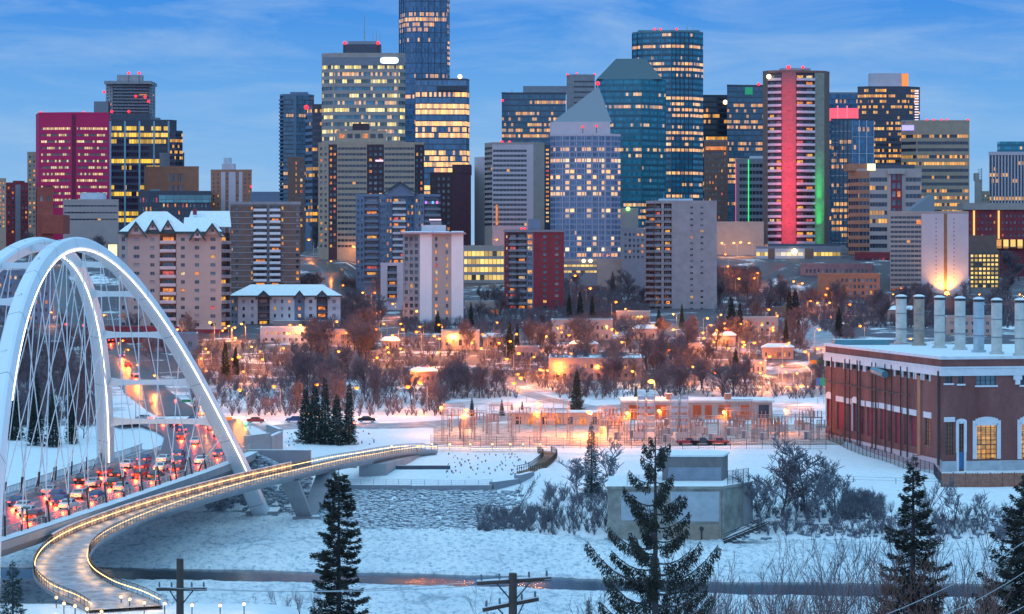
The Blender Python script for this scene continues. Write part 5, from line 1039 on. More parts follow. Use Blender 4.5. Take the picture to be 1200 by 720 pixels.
def plant():
    fl = Face(PA, PC); fr = Face(PC, PB_); w = MB()
    zz = lambda x, y: (960 + x / 3, 340 + y / 3)
    def rect(f, x0, x1, y0, y1):     # from close-up coordinates
        xa, _ = zz(x0, 0); xb, _ = zz(x1, 0); xm = (xa + xb) / 2; return (f.t(xa), f.t(xb), f.z(xm, 340 + y1 / 3), f.z(xm, 340 + y0 / 3))
    upper = [rect(fl, a, b_, y0, y1) for a, b_, y0, y1 in ((25, 43, 238, 268), (60, 88, 242, 272), (97, 110, 246, 274), (116, 136, 247, 278), (145, 157, 252, 280), (166, 186, 254, 283), (270, 290, 268, 300), (298, 312, 271, 302), (320, 334, 273, 305), (345, 360, 277, 309), (372, 390, 281, 315))]
    panels = [rect(fl, a, b_, y0, y1) for a, b_, y0, y1 in ((62, 86, 393, 492), (98, 112, 400, 500), (148, 160, 408, 508), (168, 190, 412, 515), (197, 207, 415, 520), (214, 236, 418, 526), (243, 259, 424, 532), (266, 290, 430, 540), (297, 312, 436, 545), (320, 342, 441, 550), (370, 394, 450, 547))]
    arches = [rect(fl, 27, 44, 382, 482), rect(fl, 119, 135, 398, 498)]
    w_ = MB(); fl.wall(w_, PBZ, PT - .6, PBR, upper + panels + arches)
    r_up = [rect(fr, 442, 468, 295, 328), rect(fr, 488, 508, 300, 330), rect(fr, 552, 622, 300, 335), rect(fr, 708, 760, 298, 334)]
    r_lo = [rect(fr, 443, 472, 464, 580), rect(fr, 553, 624, 476, 594), rect(fr, 710, 775, 472, 594)]
    r_dr = rect(fr, 490, 508, 470, 632)
    fr.wall(w_, PBZ, PT - .6, PBR, r_up + r_lo + [r_dr])
    bk = [PB_, PB_ + Vector((-10, 70)), PA]; 
    for a, c in zip(bk, bk[1:]): w_.face([(a.x, a.y, PBZ), (c.x, c.y, PBZ), (c.x, c.y, PT - .6), (a.x, a.y, PT - .6)], PBR)
    w_.build('wall', PP)
    def win_(f, r, m, bars=(2, 3), rec=.45, name='window', arch_=False, frame=PTRIM):
        b = MB(); P = lambda a, z, o: ((f.A + f.u * a + f.n * o).x, (f.A + f.u * a + f.n * o).y, z)
        b.face([P(r[0], r[2], -rec), P(r[1], r[2], -rec), P(r[1], r[3], -rec), P(r[0], r[3], -rec)], m, [(r[0], r[2]), (r[1], r[2]), (r[1], r[3]), (r[0], r[3])])
        o = b.build(name, PP); b = MB()
        for i in range(bars[0] + 1):
            a = lerp(r[0], r[1], i / bars[0]); f.slab(b, max(r[0], a - .06), min(r[1], a + .06), r[2], r[3], -rec + .01, -rec + .1, DSTEEL)
        for i in range(1, bars[1]): z_ = lerp(r[2], r[3], i / bars[1]); f.slab(b, r[0] + .061, r[1] - .061, z_ - .05, z_ + .05, -rec + .012, -rec + .09, DSTEEL)
        b.build('window_bars', o); return o
    for r in upper: win_(fl, r, WD, (2, 2)); 
    for r in r_up: win_(fr, r, WB if r is r_up[2] else WD, (4, 2) if r[1] - r[0] > 3 else (2, 2))
    tr = MB()
    for i, r in enumerate(panels):
        if i == len(panels) - 1: win_(fl, r, mat('dusty_orange_glass', (.25, .12, .08), .3), (3, 6))
        else:
            b = MB(); P = lambda a, z, o: ((fl.A + fl.u * a + fl.n * o).x, (fl.A + fl.u * a + fl.n * o).y, z); b.face([P(r[0], r[2], -.4), P(r[1], r[2], -.4), P(r[1], r[3], -.4), P(r[0], r[3], -.4)], PMAR); b.build('bricked_up_opening', PP)
        fl.slab(tr, r[0] - .3, r[1] + .3, r[3] + .003, r[3] + 1.25, -.1, .16, PTRIM)
    for r in r_up: fr.slab(tr, r[0] - .3, r[1] + .3, r[2] - .35, r[2] - .003, -.1, .25, PTRIM, SNOW)
    lit = facade('plant_lit_window', (.2, .12, .05), (.05, .04, .03), cw=.9, fh=.9, wu=.9, wv=.9, lit=.97, c1=(1, .42, .09), c2=(1, .56, .16), st=.62, seed=41)
    win_(fr, r_lo[0], mat('dusty_orange_glass', (.25, .12, .08), .3), (3, 8)); fr.slab(tr, r_lo[0][0] - .3, r_lo[0][1] + .3, r_lo[0][3] + .003, r_lo[0][3] + 1.0, -.1, .16, PTRIM)
    def arched(f, r, m, fw=.55, nb=(4, 7), name='window', door=None):
        o = win_(f, r, m, nb, name=name); b = MB()
        f.slab(b, r[0] - fw, r[0] - .003, r[2], r[3] + .4, -.1, .2, PTRIM); f.slab(b, r[1] + .003, r[1] + fw, r[2], r[3] + .4, -.1, .2, PTRIM)
        n = 10; cx = (r[0] + r[1]) / 2; w2 = (r[1] - r[0]) / 2 + fw; hh = min(w2 * .55, 1.4)
        for i in range(n):
            a0, a1 = -w2 + 2 * w2 * i / n, -w2 + 2 * w2 * (i + 1) / n; am = (a0 + a1) / 2; zt_ = r[3] + .4 + hh * math.sqrt(max(0, 1 - (am / w2) ** 2)); f.slab(b, cx + a0, cx + a1, r[3] + .004 if abs(am) < w2 - fw else r[3] + .4, zt_, -.1, .2, PTRIM)
        b.build('window_surround', o); return o
    for r in arches: arched(fl, r, PMAR, .4, (2, 5))
    arched(fr, r_lo[1], lit, .85); arched(fr, r_lo[2], lit, .85)
    zdoor = lerp(r_dr[2], r_dr[3], .38); arched(fr, (r_dr[0], r_dr[1], zdoor, r_dr[3]), mat('dusty_orange_glass', (.25, .12, .08), .3), .6, (2, 6))
    b = MB(); fr.slab(b, r_dr[0], r_dr[1], PBZ, zdoor - .01, -.4, -.3, mat('blue_door_paint', (.04, .22, .45), .5)); fr.slab(b, r_dr[0] - .5, r_dr[0] - .003, PBZ, zdoor, -.1, .24, PTRIM); fr.slab(b, r_dr[1] + .003, r_dr[1] + .5, PBZ, zdoor, -.1, .24, PTRIM); b.build('door', PP)
    b = MB()
    fr.slab(b, -.0, r_dr[0] - .51, PBZ, 7.6, .005, .22, mat('pale_grey_plinth', (.42, .47, .50), .8)); fr.slab(b, r_dr[1] + .51, fr.L, PBZ, 7.6, .005, .22, mat('pale_grey_plinth', (.42, .47, .50), .8))
    fl.slab(b, .2, fl.L, PBZ, fl.z(1000, 515), .005, .2, PBASE); b.build('plinth', PP)
    fl.slab(tr, -.3, fl.L + .3, PT - 4.0, PT - 2.4, .004, .38, PTRIM); fr.slab(tr, .004, fr.L + .3, PT - 4.0, PT - 2.4, .006, .38, PTRIM)
    fl.slab(tr, -.4, fl.L + .45, PT - 2.39, PT - 2.1, .004, .6, PTRIM, SNOW); fr.slab(tr, .004, fr.L + .3, PT - 2.39, PT - 2.1, .006, .6, PTRIM, SNOW)
    fl.slab(tr, -.4, fl.L + .3, PT - .6, PT, -.9, .3, PTRIM, SNOW); fr.slab(tr, .31, fr.L + .3, PT - .6, PT, -.9, .3, PTRIM, SNOW)
    k = fr.t(960 + 690 / 3 + 2)
    for a0, a1, z0, z1 in ((-.9, .9, 4.9, 4.02), (-.5, .5, 5.9, 4.92)): fr.slab(tr, k + a0, k + a1, PT - z0, PT - z1, .006, .45, PTRIM)
    for r in upper:     # white dentils beside the small windows
        for a in (r[0] - .35, r[1] + .35): fl.slab(tr, a - .22, a + .22, PT - 5.4, PT - 4.01, .004, .3, PTRIM)
    tr.build('cornice', PP)
    for i, x_ in enumerate((50, 97, 113, 140, 150, 192, 205, 238, 260, 293, 316, 426)):
        a = fl.t(960 + x_ / 3); b = MB(); q = fl.A + fl.u * a + fl.n * .45; b.tube([(q.x, q.y, PBZ + 3), (q.x, q.y, PT - 3)], .16 if x_ != 426 else .28, DSTEEL, 6); b.build('drain_pipe', PP)
    b = MB(); a0, a1 = fl.t(960 + 30 / 3), fl.t(960 + 325 / 3); p, q = fl.A + fl.u * a0 + fl.n * .7, fl.A + fl.u * a1 + fl.n * .7; z_ = fl.z(970, 340 + 320 / 3); b.tube([(p.x, p.y, z_), (q.x, q.y, z_ - .1)], .14, DSTEEL, 6); b.build('wall_pipe', PP)
    b = MB(); a0 = fl.t(960 + 208 / 3); a1 = fl.t(960 + 250 / 3); p, q = fl.A + fl.u * a0 + fl.n * 1.2, fl.A + fl.u * a1 + fl.n * 1.2; b.tube([(p.x, p.y, PT - 4.6), (q.x, q.y, PT - 5.2)], .8, TEAL, 10); b.build('duct', PP)
    b = MB(); a = fl.t(960 + 355 / 3); fl.slab(b, a - .8, a + .8, PBZ + 4, PT - 4.5, .004, .35, ORB); b.build('brick_pier', PP)
    b = MB(); poly = [PA, PC, PB_, PB_ + Vector((-10, 70))]; b.face([(p.x, p.y, PT - .35) for p in poly], SNOW); b.build('roof', PP)
    b = MB(); q = PA + Vector((8, 5)); b.box(q.x - 6, q.x + 7, q.y - 6, q.y - 1, PT - .35, PT + .9, TEAL, SNOW); b.build('rooftop_unit', PP)
    # chimneys
    for i, (px, yt, yb, cap) in enumerate(((1056, 346, 403, 0), (1077, 346, 405, 1), (1101, 347, 408, 0), (1125, 348, 410, 1), (1147, 349, 413, 1), (1168, 350, 415, 0), (1195.5, 350, 417, 0))):
        zb = PT - .35; D = (50 - zb) * 2800 / (yb - 300); x = X(px, D); zt = Z(yt, D); r = 6.3 / 2800 * D
        cm = [mat('cream_chimney', (.50, .50, .47), .6, var=.2, scale=.5), mat('rusty_chimney', (.34, .27, .22), .7, var=.3, scale=.5), mat('blue_grey_chimney', (.36, .44, .50), .6, var=.2, scale=.5)][[0, 1, 0, 0, 2, 0, 0][i]]
        b = MB(); b.tube([(x, D, zb), (x, D, zb + .5), (x, D, zb + .52), (x, D, zt - .9)], [r * 1.35, r * 1.35, r, r], cm, 20); c = b.build('chimney', PP, 'rust-stained brown chimney' if i == 1 else 'blue-grey chimney' if i == 4 else None)
        b = MB(); b.tube([(x, D, zt - .9), (x, D, zt - .35)], r * 1.08, DSTEEL, 20); b.build('chimney_cap', c); b = MB(); b.tube([(x, D, zt - .349), (x, D, zt - .1), (x, D, zt + .15)], [r * 1.1, r * .95, r * .4], SNOW, 20); b.build('snow_cap', c)
        b = MB()
        for zz_ in (.3, .62): b.tube([(x, D, lerp(zb, zt, zz_)), (x, D, lerp(zb, zt, zz_) + .18)], r * 1.05, GREY, 20)
        b.build('chimney_ring', c)
plant()
# ------------------------------------------------------------ concrete pump house on the bank
def pump():
    t = thing('pump_house', 'two-level pale concrete pump house on the river bank behind the tall bare-branched spruce', 'pump house', (26, 425, 0)); D = 419; zt = Z(571, D); A, B_, C = Vector((X(712, D), D)), Vector((X(845, D), D)), Vector((X(879, 428), 428))
    cm = mat('stained_concrete', (.27, .27, .24), .85, var=.4, scale=.45); b = MB(); bk1, bk2 = Vector((C.x - 1, 440)), Vector((A.x + 1, 440))
    poly = [A, B_, C, bk1, bk2]; b.prism([(p.x, p.y) for p in poly], -2, zt, cm, SNOW); b.build('wall', t)
    b = MB(); b.prism([(X(711, D), D - .3), (X(845, D), D - .3), (C.x + .4, C.y - .2), (C.x + .4, C.y + .5), (X(845, D), D + .6), (X(711, D), D + .6)], zt - .35, zt + .15, cm, SNOW); b.build('coping', t)
    for i, (x0, x1, z0, z1, m) in enumerate(((786, 843, 3.4, zt - .8, mat('pale_blue_panel', (.36, .42, .46), .7, var=.15)), (728, 770, 3.6, zt - .9, mat('pale_blue_panel', (.36, .42, .46), .7, var=.15)), (786, 843, -.2, 2.9, mat('tan_concrete', (.30, .26, .21), .85)))):
        b = MB(); b.box(X(x0, D), X(x1, D), D - .08 - i * .003, D + .1, z0, z1, m); b.build('panel', t)
    f = Face(B_, C); b = MB(); f.slab(b, f.L * .75, f.L, -1, zt - .4, .01, .6, CONC); f.slab(b, .3, .9, 0, zt, .01, .35, cm); b.build('buttress', t)
    b = MB(); n = 10
    for i in range(n): z_ = .2 + i * .32; b.box(X(846, 418) + i * .75, X(846, 418) + i * .75 + .8, 414.5, 417, z_ - .2, z_, DSTEEL)
    for k in (414.6, 416.9): b.tube([(X(846, 418), k, 1.3), (X(846, 418) + 7.8, k, 4.6)], .06, DSTEEL, 4); b.tube([(X(846, 418), k, .4), (X(846, 418) + 7.8, k, 3.6)], .12, DSTEEL, 4)
    b.build('steel_stairs', t); b = MB(); b.tube([(X(822, D), D - .3, 2.1), (X(822, D), D - .3, .3)], .12, DSTEEL, 6); b.sphere((X(822, D), D - .35, 2.2), .38, DSTEEL, 8, 6); b.build('valve_pipe', t)
    D2 = 431; z2 = Z(535.5, D2); cm2 = mat('taupe_block', (.17, .17, .175), .8); b = MB(); P0, P1, P2 = (X(776, D2), D2), (X(847, D2), D2), (X(853, 438), 438); b.prism([P0, P1, P2, (X(853, 438) - 1, 441), (X(776, D2) + 1, 441)], zt + .002, z2, cm2, SNOW); b.build('upper_storey', t)
    b = MB(); b.box(X(783, D2), X(845, D2), D2 - .1, D2 - .01, zt + .1, zt + 2.4, mat('slate_cladding', (.22, .27, .33), .5)); b.build('cladding_band', t)
    b = MB(); b.prism([(P0[0] - .2, D2 - .2), (P1[0] + .2, D2 - .2), (P2[0] + .3, P2[1]), (P2[0] - 1, 441), (P0[0] + .8, 441)], z2 + .003, z2 + .3, SNOW); b.build('roof', t)
    fence('roof_fence', 'mesh fence on the flat roof of the concrete pump house', [(X(735, 421) , 421), (X(776, 421), 421)], 1.8, STEEL, 1.6, True, 0, fz=lambda x, y: zt + .15); fence('roof_fence', 'taller dark mesh fence on the right roof corner of the concrete pump house', [(X(853, 421.5), 422), (C.x - .3, 428)], 2.4, DSTEEL, 1.6, True, 0, fz=lambda x, y: zt + .15)
pump()
# ------------------------------------------------------------ power substation
def lattice(b, p, q, w, m, n=8, r=.05):
    p, q = Vector(p), Vector(q); d = (q - p); ax = d.normalized(); a = Vector((1, 0, 0)) if abs(ax.z) > .5 else Vector((0, 0, 1)); a = (a - ax * a.dot(ax)).normalized(); c = ax.cross(a); K = [a * w + c * w, a * w - c * w, -a * w - c * w, -a * w + c * w]
    for k in K: b.tube([p + k, q + k], r, m, 3, caps=False)
    for i in range(n):
        for j in range(4): b.tube([p + d * i / n + K[j], p + d * (i + 1) / n + K[(j + 1) % 4]], r * .7, m, 3, caps=False)
SGAL = mat('galvanised_lattice', (.30, .27, .28), .5, .2, var=.1)
def gz(x, y): return hgt(x, y)
k = 0; GX = [517, 545, 573, 601, 629, 668, 700, 735, 772, 812, 848, 884, 920, 954]
for j, (row, D) in enumerate((('front', 551), ('rear', 570))):
    for i in range(len(GX) - 1):
        if j and i % 2: continue
        x0, x1 = X(GX[i], D), X(GX[i + 1], D); h_ = 7.2 if i < 4 else 6.2 + 1.6 * (i % 3 == 1)
        t = thing('switchyard_gantry', 'steel lattice gantry, %s from the left in the %s row of the substation' % (ORD[i if not j else i // 2], row), 'gantry', (x0, D, gz(x0, D)), 'lattice gantries of the substation')
        for x in (x0 + .4, x1 - .4): b = MB(); lattice(b, (x, D, gz(x, D)), (x, D, gz(x, D) + h_), .28, SGAL, 7); b.build('column', t)
        b = MB(); z_ = gz(x0, D) + h_; lattice(b, (x0 + .4, D, z_), (x1 - .4, D, z_), .3, SGAL, 9); b.build('beam', t)
        for q in range(3):
            b = MB(); x = lerp(x0, x1, (q + .7) / 3.4)
            for s_ in range(5): b.tube([(x, D, z_ - .4 - s_ * .28), (x, D, z_ - .6 - s_ * .28)], [.14, .05], mat('porcelain_insulator', (.35, .16, .10), .3), 6)
            b.build('insulator', t)
        if not j and i % 3 == 1 or (j and i % 4 == 0): b = MB(); b.sphere((x0, D - .5, z_ - .6), .35, emis('yard_flood', (1, .45, .08), 8), 8, 5); b.build('yard_lamp', t); pt('light', Vector((x0, D - 1.2, z_ - 1)) - Vector(t['_o']), ORG, 3000, .3, t)
def equip():
    rg = random.Random(11); n = 0
    PIN = mat('pinkish_switchgear', (.50, .45, .44), .5, var=.15)
    for i in range(100):
        px = rg.uniform(520, 965) if i % 3 else rg.uniform(700, 960); D = rg.uniform(554, 588); x = X(px, D); z = gz(x, D); kind = rg.choice(['breaker', 'disconnect', 'arrester', 'cabinet'] if px > 660 else ['disconnect', 'arrester'])
        lab = {'breaker': 'grey circuit breaker with three bushings', 'disconnect': 'tall switch frame with ceramic posts', 'arrester': 'thin pedestal with a ceramic column', 'cabinet': 'squat pale equipment cabinet'}[kind]
        t = thing({'breaker': 'circuit_breaker', 'disconnect': 'disconnect_switch', 'arrester': 'surge_arrester', 'cabinet': 'equipment_cabinet'}[kind], lab, 'switchgear', (x, D, z), 'substation ' + kind + 's'); AUTO.append((t, kind, px, pix(x, D, z)[1], lab))
        b = MB()
        if kind == 'breaker':
            b.box(x - 1.2, x + 1.2, D - .5, D + .5, z + .8, z + 2.4, PIN); b.box(x - 1, x - .8, D - .3, D + .3, z, z + .8, SGAL); b.box(x + .8, x + 1, D - .3, D + .3, z, z + .8, SGAL); b.build('tank', t)
            for q in (-.8, 0, .8): b = MB(); b.tube([(x + q, D, z + 2.4), (x + q * 1.3, D, z + 4.2)], [.16, .09], mat('porcelain_insulator', (.35, .16, .1), .3), 6); b.build('bushing', t)
        elif kind == 'disconnect':
            for q in (-1.3, 1.3): b.tube([(x + q, D, z), (x + q, D, z + 3)], .12, SGAL, 4)
            b.box(x - 1.6, x + 1.6, D - .12, D + .12, z + 3, z + 3.3, SGAL); b.build('stand', t)
            for q in (-1.3, -.4, .4, 1.3): b = MB(); b.tube([(x + q, D, z + 3.3), (x + q, D, z + 4.7)], .12, mat('porcelain_insulator', (.35, .16, .1), .3), 6); b.build('insulator', t)
            b = MB(); b.tube([(x - 1.4, D, z + 4.75), (x + 1.4, D, z + 4.75)], .06, SGAL, 4); b.build('contact_arm', t)
        elif kind == 'arrester': b.tube([(x, D, z), (x, D, z + 2.4)], .14, SGAL, 5); b.build('pedestal', t); b = MB(); b.tube([(x, D, z + 2.4), (x, D, z + 4.6)], [.2, .1], mat('porcelain_insulator', (.35, .16, .1), .3), 6); b.build('insulator', t)
        else: b.box(x - .8, x + .8, D - .4, D + .4, z, z + 1.9, PIN, SNOW); b.build('cabinet_body', t); b = MB(); b.box(x - .75, x - .03, D - .45, D - .401, z + .1, z + 1.8, GREY); b.build('door', t)
    for px, lab in ((757, 'left'), (796, 'right')):
        D = 556; x = X(px, D); z = gz(x, D); t = thing('capacitor_rack', 'tall stacked capacitor rack of blue-grey trays, %s one of the pair in the substation' % lab, 'capacitor rack', (x, D, z), 'capacitor racks')
        b = MB()
        for a in (-2, -.2, .2, 2): b.tube([(x + a, D, z), (x + a, D, z + 11)], .1, STEEL, 4)
        b.build('frame', t)
        for k_ in range(6):
            for a in (-1.1, 1.1): b = MB(); b.box(x + a - .8, x + a + .8, D - .6, D + .6, z + 2.3 + k_ * 1.5, z + 3.1 + k_ * 1.5, mat('capacitor_blue', (.35, .42, .50), .5)); b.build('capacitor_tray', t)
    D = 600; x0, x1 = X(730, D), X(905, D); zb = 8.2; t = thing('substation_control_building', 'long low building with alternating orange-red and cream panels behind the substation', 'building', ((x0 + x1) / 2, D, zb))
    b = MB(); b.box(x0, x1, D, D + 14, zb, zb + 5, BEIGE); b.build('wall', t); b = MB(); b.box(x0 - .5, x1 + .5, D - .6, D + 14.5, zb + 5.002, zb + 5.5, mat('pale_fascia', (.6, .55, .52)), SNOW); b.build('roof', t)
    for a, c in ((737, 749), (756, 763), (768, 781), (812, 822), (826, 834), (842, 856), (868, 878)):
        b = MB(); b.box(X(a, D), X(c, D), D - .1, D - .003, zb + .3, zb + 4.3, mat('orange_red_panel', (.55, .10, .03), .6)); b.build('wall_panel', t)
    b = MB(); b.box(X(889, D), X(901, D), D - .12, D - .003, zb + .3, zb + 4.4, WD); b.build('door', t)
    for a in (782, 851): b = MB(); b.box(X(a, D), X(a + 7, D), D + 3, D + 6, zb + 5.5, zb + 7, ORB, SNOW); b.build('rooftop_unit', t)
    D = 590; x0, x1 = X(600, D), X(706, D); t = thing('switch_house', 'low flat orange-lit switch house at the left rear of the substation', 'building', ((x0 + x1) / 2, D, 8)); b = MB(); b.box(x0, x1, D, D + 9, 7.6, 11, BEIGE, SNOW); b.build('wall', t); b = MB(); b.box(x0 - .4, x1 + .4, D - .5, D + 9.4, 11.002, 11.35, CONC, SNOW); b.build('roof', t)
    for i in range(7): b = MB(); b.box(lerp(x0, x1, (i + .25) / 7), lerp(x0, x1, (i + .7) / 7), D - .08, D - .003, 8.4, 10.2, WO if i % 2 else WD); b.build('window', t)
AUTO = []
equip()
def yard():
    b = MB(); xs = [X(508, 560) + i * 3.2 for i in range(31)]; ys = [547 + i * 4 for i in range(12)]; vs = [(x * y / 560, y, hgt(x * y / 560, y) + .14) for y in ys for x in xs]; n = len(xs)
    b.mesh(vs, [(j * n + i, j * n + i + 1, (j + 1) * n + i + 1, (j + 1) * n + i) for j in range(11) for i in range(n - 1)], mat('snow_dusted_gravel', (.42, .37, .35), .8, var=.5, scale=.6), True); struct(b.build('gravel_yard'))
yard()
# ------------------------------------------------------------ vegetation
BARK = mat('grey_brown_bark', (.085, .07, .08), .9, var=.2, scale=1.5); TWIG = mat('purple_brown_twigs', (.15, .125, .15), .9, var=.2, scale=1.5)
FROST = mat('frosted_twigs', (.17, .18, .22), .85, var=.3, scale=1.2); RUST = mat('rust_brown_twigs', (.20, .10, .085), .9, var=.3, scale=1.5); GREEN = mat('spruce_needles', (.028, .05, .042), .85, var=.35, scale=1.2); GREENW = mat('dark_brown_spruce_needles', (.035, .035, .028), .85, var=.4, scale=1.5)
def bare(seed, h, spread, tm, cm, rmin=.035, levels=4, kids=(5, 5, 5, 4), up=.55, lowfork=.25, multi=1):
    rg = random.Random(seed); tr = MB(); cr = MB()
    def grow(p, d, L, r, lv):
        pts = [p]; n = 4 if lv < 2 else 2 if lv < levels else 1; dd = d.copy()
        for i in range(n):
            dd = (dd + Vector((rg.gauss(0, .13), rg.gauss(0, .13), rg.gauss(.03, .08)))).normalized(); pts.append(pts[-1] + dd * L / n)
        rr = [max(rmin * .6, r * (1 - .6 * i / n)) for i in range(n + 1)]
        (tr if lv == 0 else cr).tube(pts, rr, tm if lv < 2 else cm, 5 if lv == 0 else 3, True, False)
        if lv >= levels: return
        K = kids[lv]
        for k in range(K):
            t = lerp(lowfork if lv == 0 else .25, 1.0, (k + rg.random() * .8) / K); i = min(n - 1, int(t * n)); q = pts[i].lerp(pts[i + 1], t * n - i)
            a = rg.uniform(0, 2 * math.pi); side = Vector((math.cos(a), math.sin(a), 0)); nd = (dd * up + side * rg.uniform(.5, 1.0) * spread + Vector((0, 0, .25))).normalized()
            grow(q, nd, L * rg.uniform(.45, .68) * (1.05 - .35 * t if lv == 0 else 1), max(rmin, rr[i] * .55), lv + 1)
    for m in range(multi):
        b0 = Vector((rg.uniform(-.3, .3), rg.uniform(-.3, .3), -.3)) * (1 if multi > 1 else 0) + Vector((0, 0, -.3)); grow(b0, Vector((rg.gauss(0, .05 if multi == 1 else .35), rg.gauss(0, .05 if multi == 1 else .35), 1)).normalized(), h * (.62 if multi == 1 else rg.uniform(.4, .6)), h * .018 / (1 if multi == 1 else 1.6), 0)
    return tr, cr
def spruce(seed, h, rad, density=1.0, leaf=.3, droop=.25, gap=0.0, m=None, base=.06, tip=.0, lean=0, hang=0.0, pw=.85, stepk=1.0, bw=.34):
    rg = random.Random(seed); tr = MB(); cr = MB(); m = m or GREEN
    tr.tube([(0, 0, -.4), (lean * .3, 0, h * .5), (lean, 0, h)], [h * .016 + .04, h * .009 + .02, .02], BARK, 6)
    z = h * base; br = MB(); ga = rg.uniform(0, 6)
    while z < h * .99:
        t = z / h; R_ = rad * (1 - t) ** pw * rg.uniform(.75, 1.1) + rad * .03; nb = 2
        for k in range(nb):
            if rg.random() < gap: continue
            ga += 2.4 + rg.gauss(0, .3); a = ga; L = R_ * rg.uniform(.6, 1.15); n = 5; pts = []
            for i in range(n + 1):
                f = i / n; pts.append(Vector((lean * t + math.cos(a) * L * f, math.sin(a) * L * f, z + L * (-droop * math.sin(f * 2.4) + tip * f * f))))
            br.tube(pts, [.012 + .02 * L * (1 - i / n) for i in range(n + 1)], BARK, 3, True, False)
            cnt = int(max(3, L / leaf * 7 * density)); side = Vector((-math.sin(a), math.cos(a), 0)); out = Vector((math.cos(a), math.sin(a), 0))
            for i in range(cnt):
                f = rg.uniform(.12, 1) ** .8; ii = min(n - 1, int(f * n)); p = pts[ii].lerp(pts[ii + 1], f * n - ii); w = L * bw * (1 - f * .75) + leaf * .3
                o = rg.uniform(-1, 1) * w; c = p + side * o + out * abs(o) * .35 + Vector((0, 0, rg.gauss(0, leaf * .35) - abs(o) * .2 - hang * rg.random() * leaf * 2)); s = leaf * rg.uniform(.5, 1.1)
                d1 = (side * math.copysign(1, o) * rg.uniform(.3, 1) + out * rg.uniform(.2, 1) + Vector((0, 0, rg.uniform(-.5, .25) - hang * rg.uniform(.3, 1.5)))).normalized() * s; d2 = Vector((rg.gauss(0, 1), rg.gauss(0, 1), rg.gauss(0, 1))).normalized() * s * .28
                cr.face([c - d2, c + d2, c + d1], m)
        z += max(h * .018, leaf * .55) * rg.uniform(.3, .55) * (1 + gap) * stepk
    return tr, br, cr
def add_tree(name, label, cat, parts, x, y, z=None, group=None, sc=1, rz=0):
    t = thing(name, label, cat, world_coords=False, group=group); names = ('trunk', 'crown') if len(parts) == 2 else ('trunk', 'branches', 'crown')
    for n_, p in zip(names, parts): p.build(n_, t)
    t.location = (x, y, hgt(x, y) if z is None else z); t.scale = (sc, sc, sc); t.rotation_euler = (0, 0, rz); return t
LM = [(30, 470, 'behind the left leg of the white arch'), (90, 420, 'seen through the bridge arches'), (160, 430, 'beside the climbing road behind the arches'), (245, 430, 'below the gabled apartment block'), (300, 450, 'above the riverside road right of the arch'),
      (380, 430, 'below the snowy-roofed apartments'), (360, 320, 'by the curved hill road'), (430, 340, 'at the foot of the blue-grey gabled tower'), (445, 400, 'left of the white slab tower foot'), (470, 450, 'above the riverside road in the left centre'), (540, 400, 'by the orange-lit flat-roofed house'),
      (530, 455, 'left of the substation on the snow slope'), (590, 440, 'along the orange-lit path'), (600, 375, 'below the maroon balcony tower'), (680, 350, 'between the maroon tower and the grey slab'), (700, 410, 'by the long low cream building'), (690, 450, 'in front of the long flat-roofed hall'), (770, 430, 'above the bright star-like lamp'),
      (740, 330, 'below the terraced podium'), (790, 390, 'below the grey concrete slab'), (860, 340, 'by the bright orange parking ramp'), (870, 400, 'right of the cream corner house'), (850, 450, 'above the orange panelled building'), (930, 360, 'left of the low orange brick apartments'), (930, 430, 'left of the power plant roof'), (985, 380, 'above the left end of the power plant'), (1060, 370, 'behind the left chimneys'),
      (1150, 350, 'behind the right chimneys'), (20, 300, 'under the church tower'), (110, 290, 'below the long beige block'), (130, 350, 'between the arches and the gabled apartments'), (400, 280, 'below the tan balcony apartments'), (570, 260, 'below the dark brown towers'), (940, 580, 'on the snowy bank right of the pump house'), (650, 590, 'on the snowy bank left of the pump house'), (1000, 690, 'in the foreground thicket'), (1130, 600, 'on the bank below the power plant'), (840, 680, 'in front of the open water at right'), (330, 490, 'beside the dark evergreen cluster')]
def lm(px, py): return min(LM, key=lambda l: (l[0] - px) ** 2 + 1.6 * (l[1] - py) ** 2)[2]
PLACED = []
def veg(proto, flag, px, py, hpx, base_h, cat, adj, group, rz=None):
    x, y = G(px, py); h = hpx * y / F; o = place(proto, flag, x, y, hgt(x, y) - .05, rnd.uniform(0, 6.28) if rz is None else rz, h / base_h); PLACED.append((x, y)); o['category'] = cat; o['group'] = group; AUTO.append((o, cat + adj, px, py, adj)); return o
def protos(n, fn):
    r = []
    for i in range(n): r.append((fn(i), [True]))
    return r
BT = protos(7, lambda i: add_tree('bare_tree', 'x', 'tree', bare(100 + i, 10, (.8, 1.0, .65, .9, 1.1, .75, .9)[i], BARK, TWIG, .032, 4, ((8, 7, 5, 4), (9, 6, 5, 4), (8, 7, 5, 4), (7, 7, 6, 4), (8, 6, 6, 4), (10, 6, 5, 4), (8, 6, 5, 4))[i], lowfork=.16), 0, -500, 0))
SP = protos(4, lambda i: add_tree('spruce_tree', 'x', 'tree', spruce(200 + i, 12, (2.1, 2.5, 1.8, 2.9)[i], 1.5, .42, .3), 0, -500, 0))
ROADPX = [((128, 405), (165, 452)), ((165, 452), (215, 488)), ((60, 312), (128, 405)), ((556, 437), (640, 468)), ((548, 424), (556, 437)), ((845, 440), (1010, 425)), ((920, 372), (985, 415)), ((346, 303), (400, 345))]
def nearroad(px, py):
    for (a, b), (c, d) in ROADPX:
        L2 = (c - a) ** 2 + (d - b) ** 2; t = max(0, min(1, ((px - a) * (c - a) + (py - b) * (d - b)) / L2)); 
        if math.hypot(px - a - (c - a) * t, (py - b - (d - b) * t) * 1.6) < 15: return True
    return False
BOX = []   # screen boxes of low buildings that trees should not stand in front of too densely
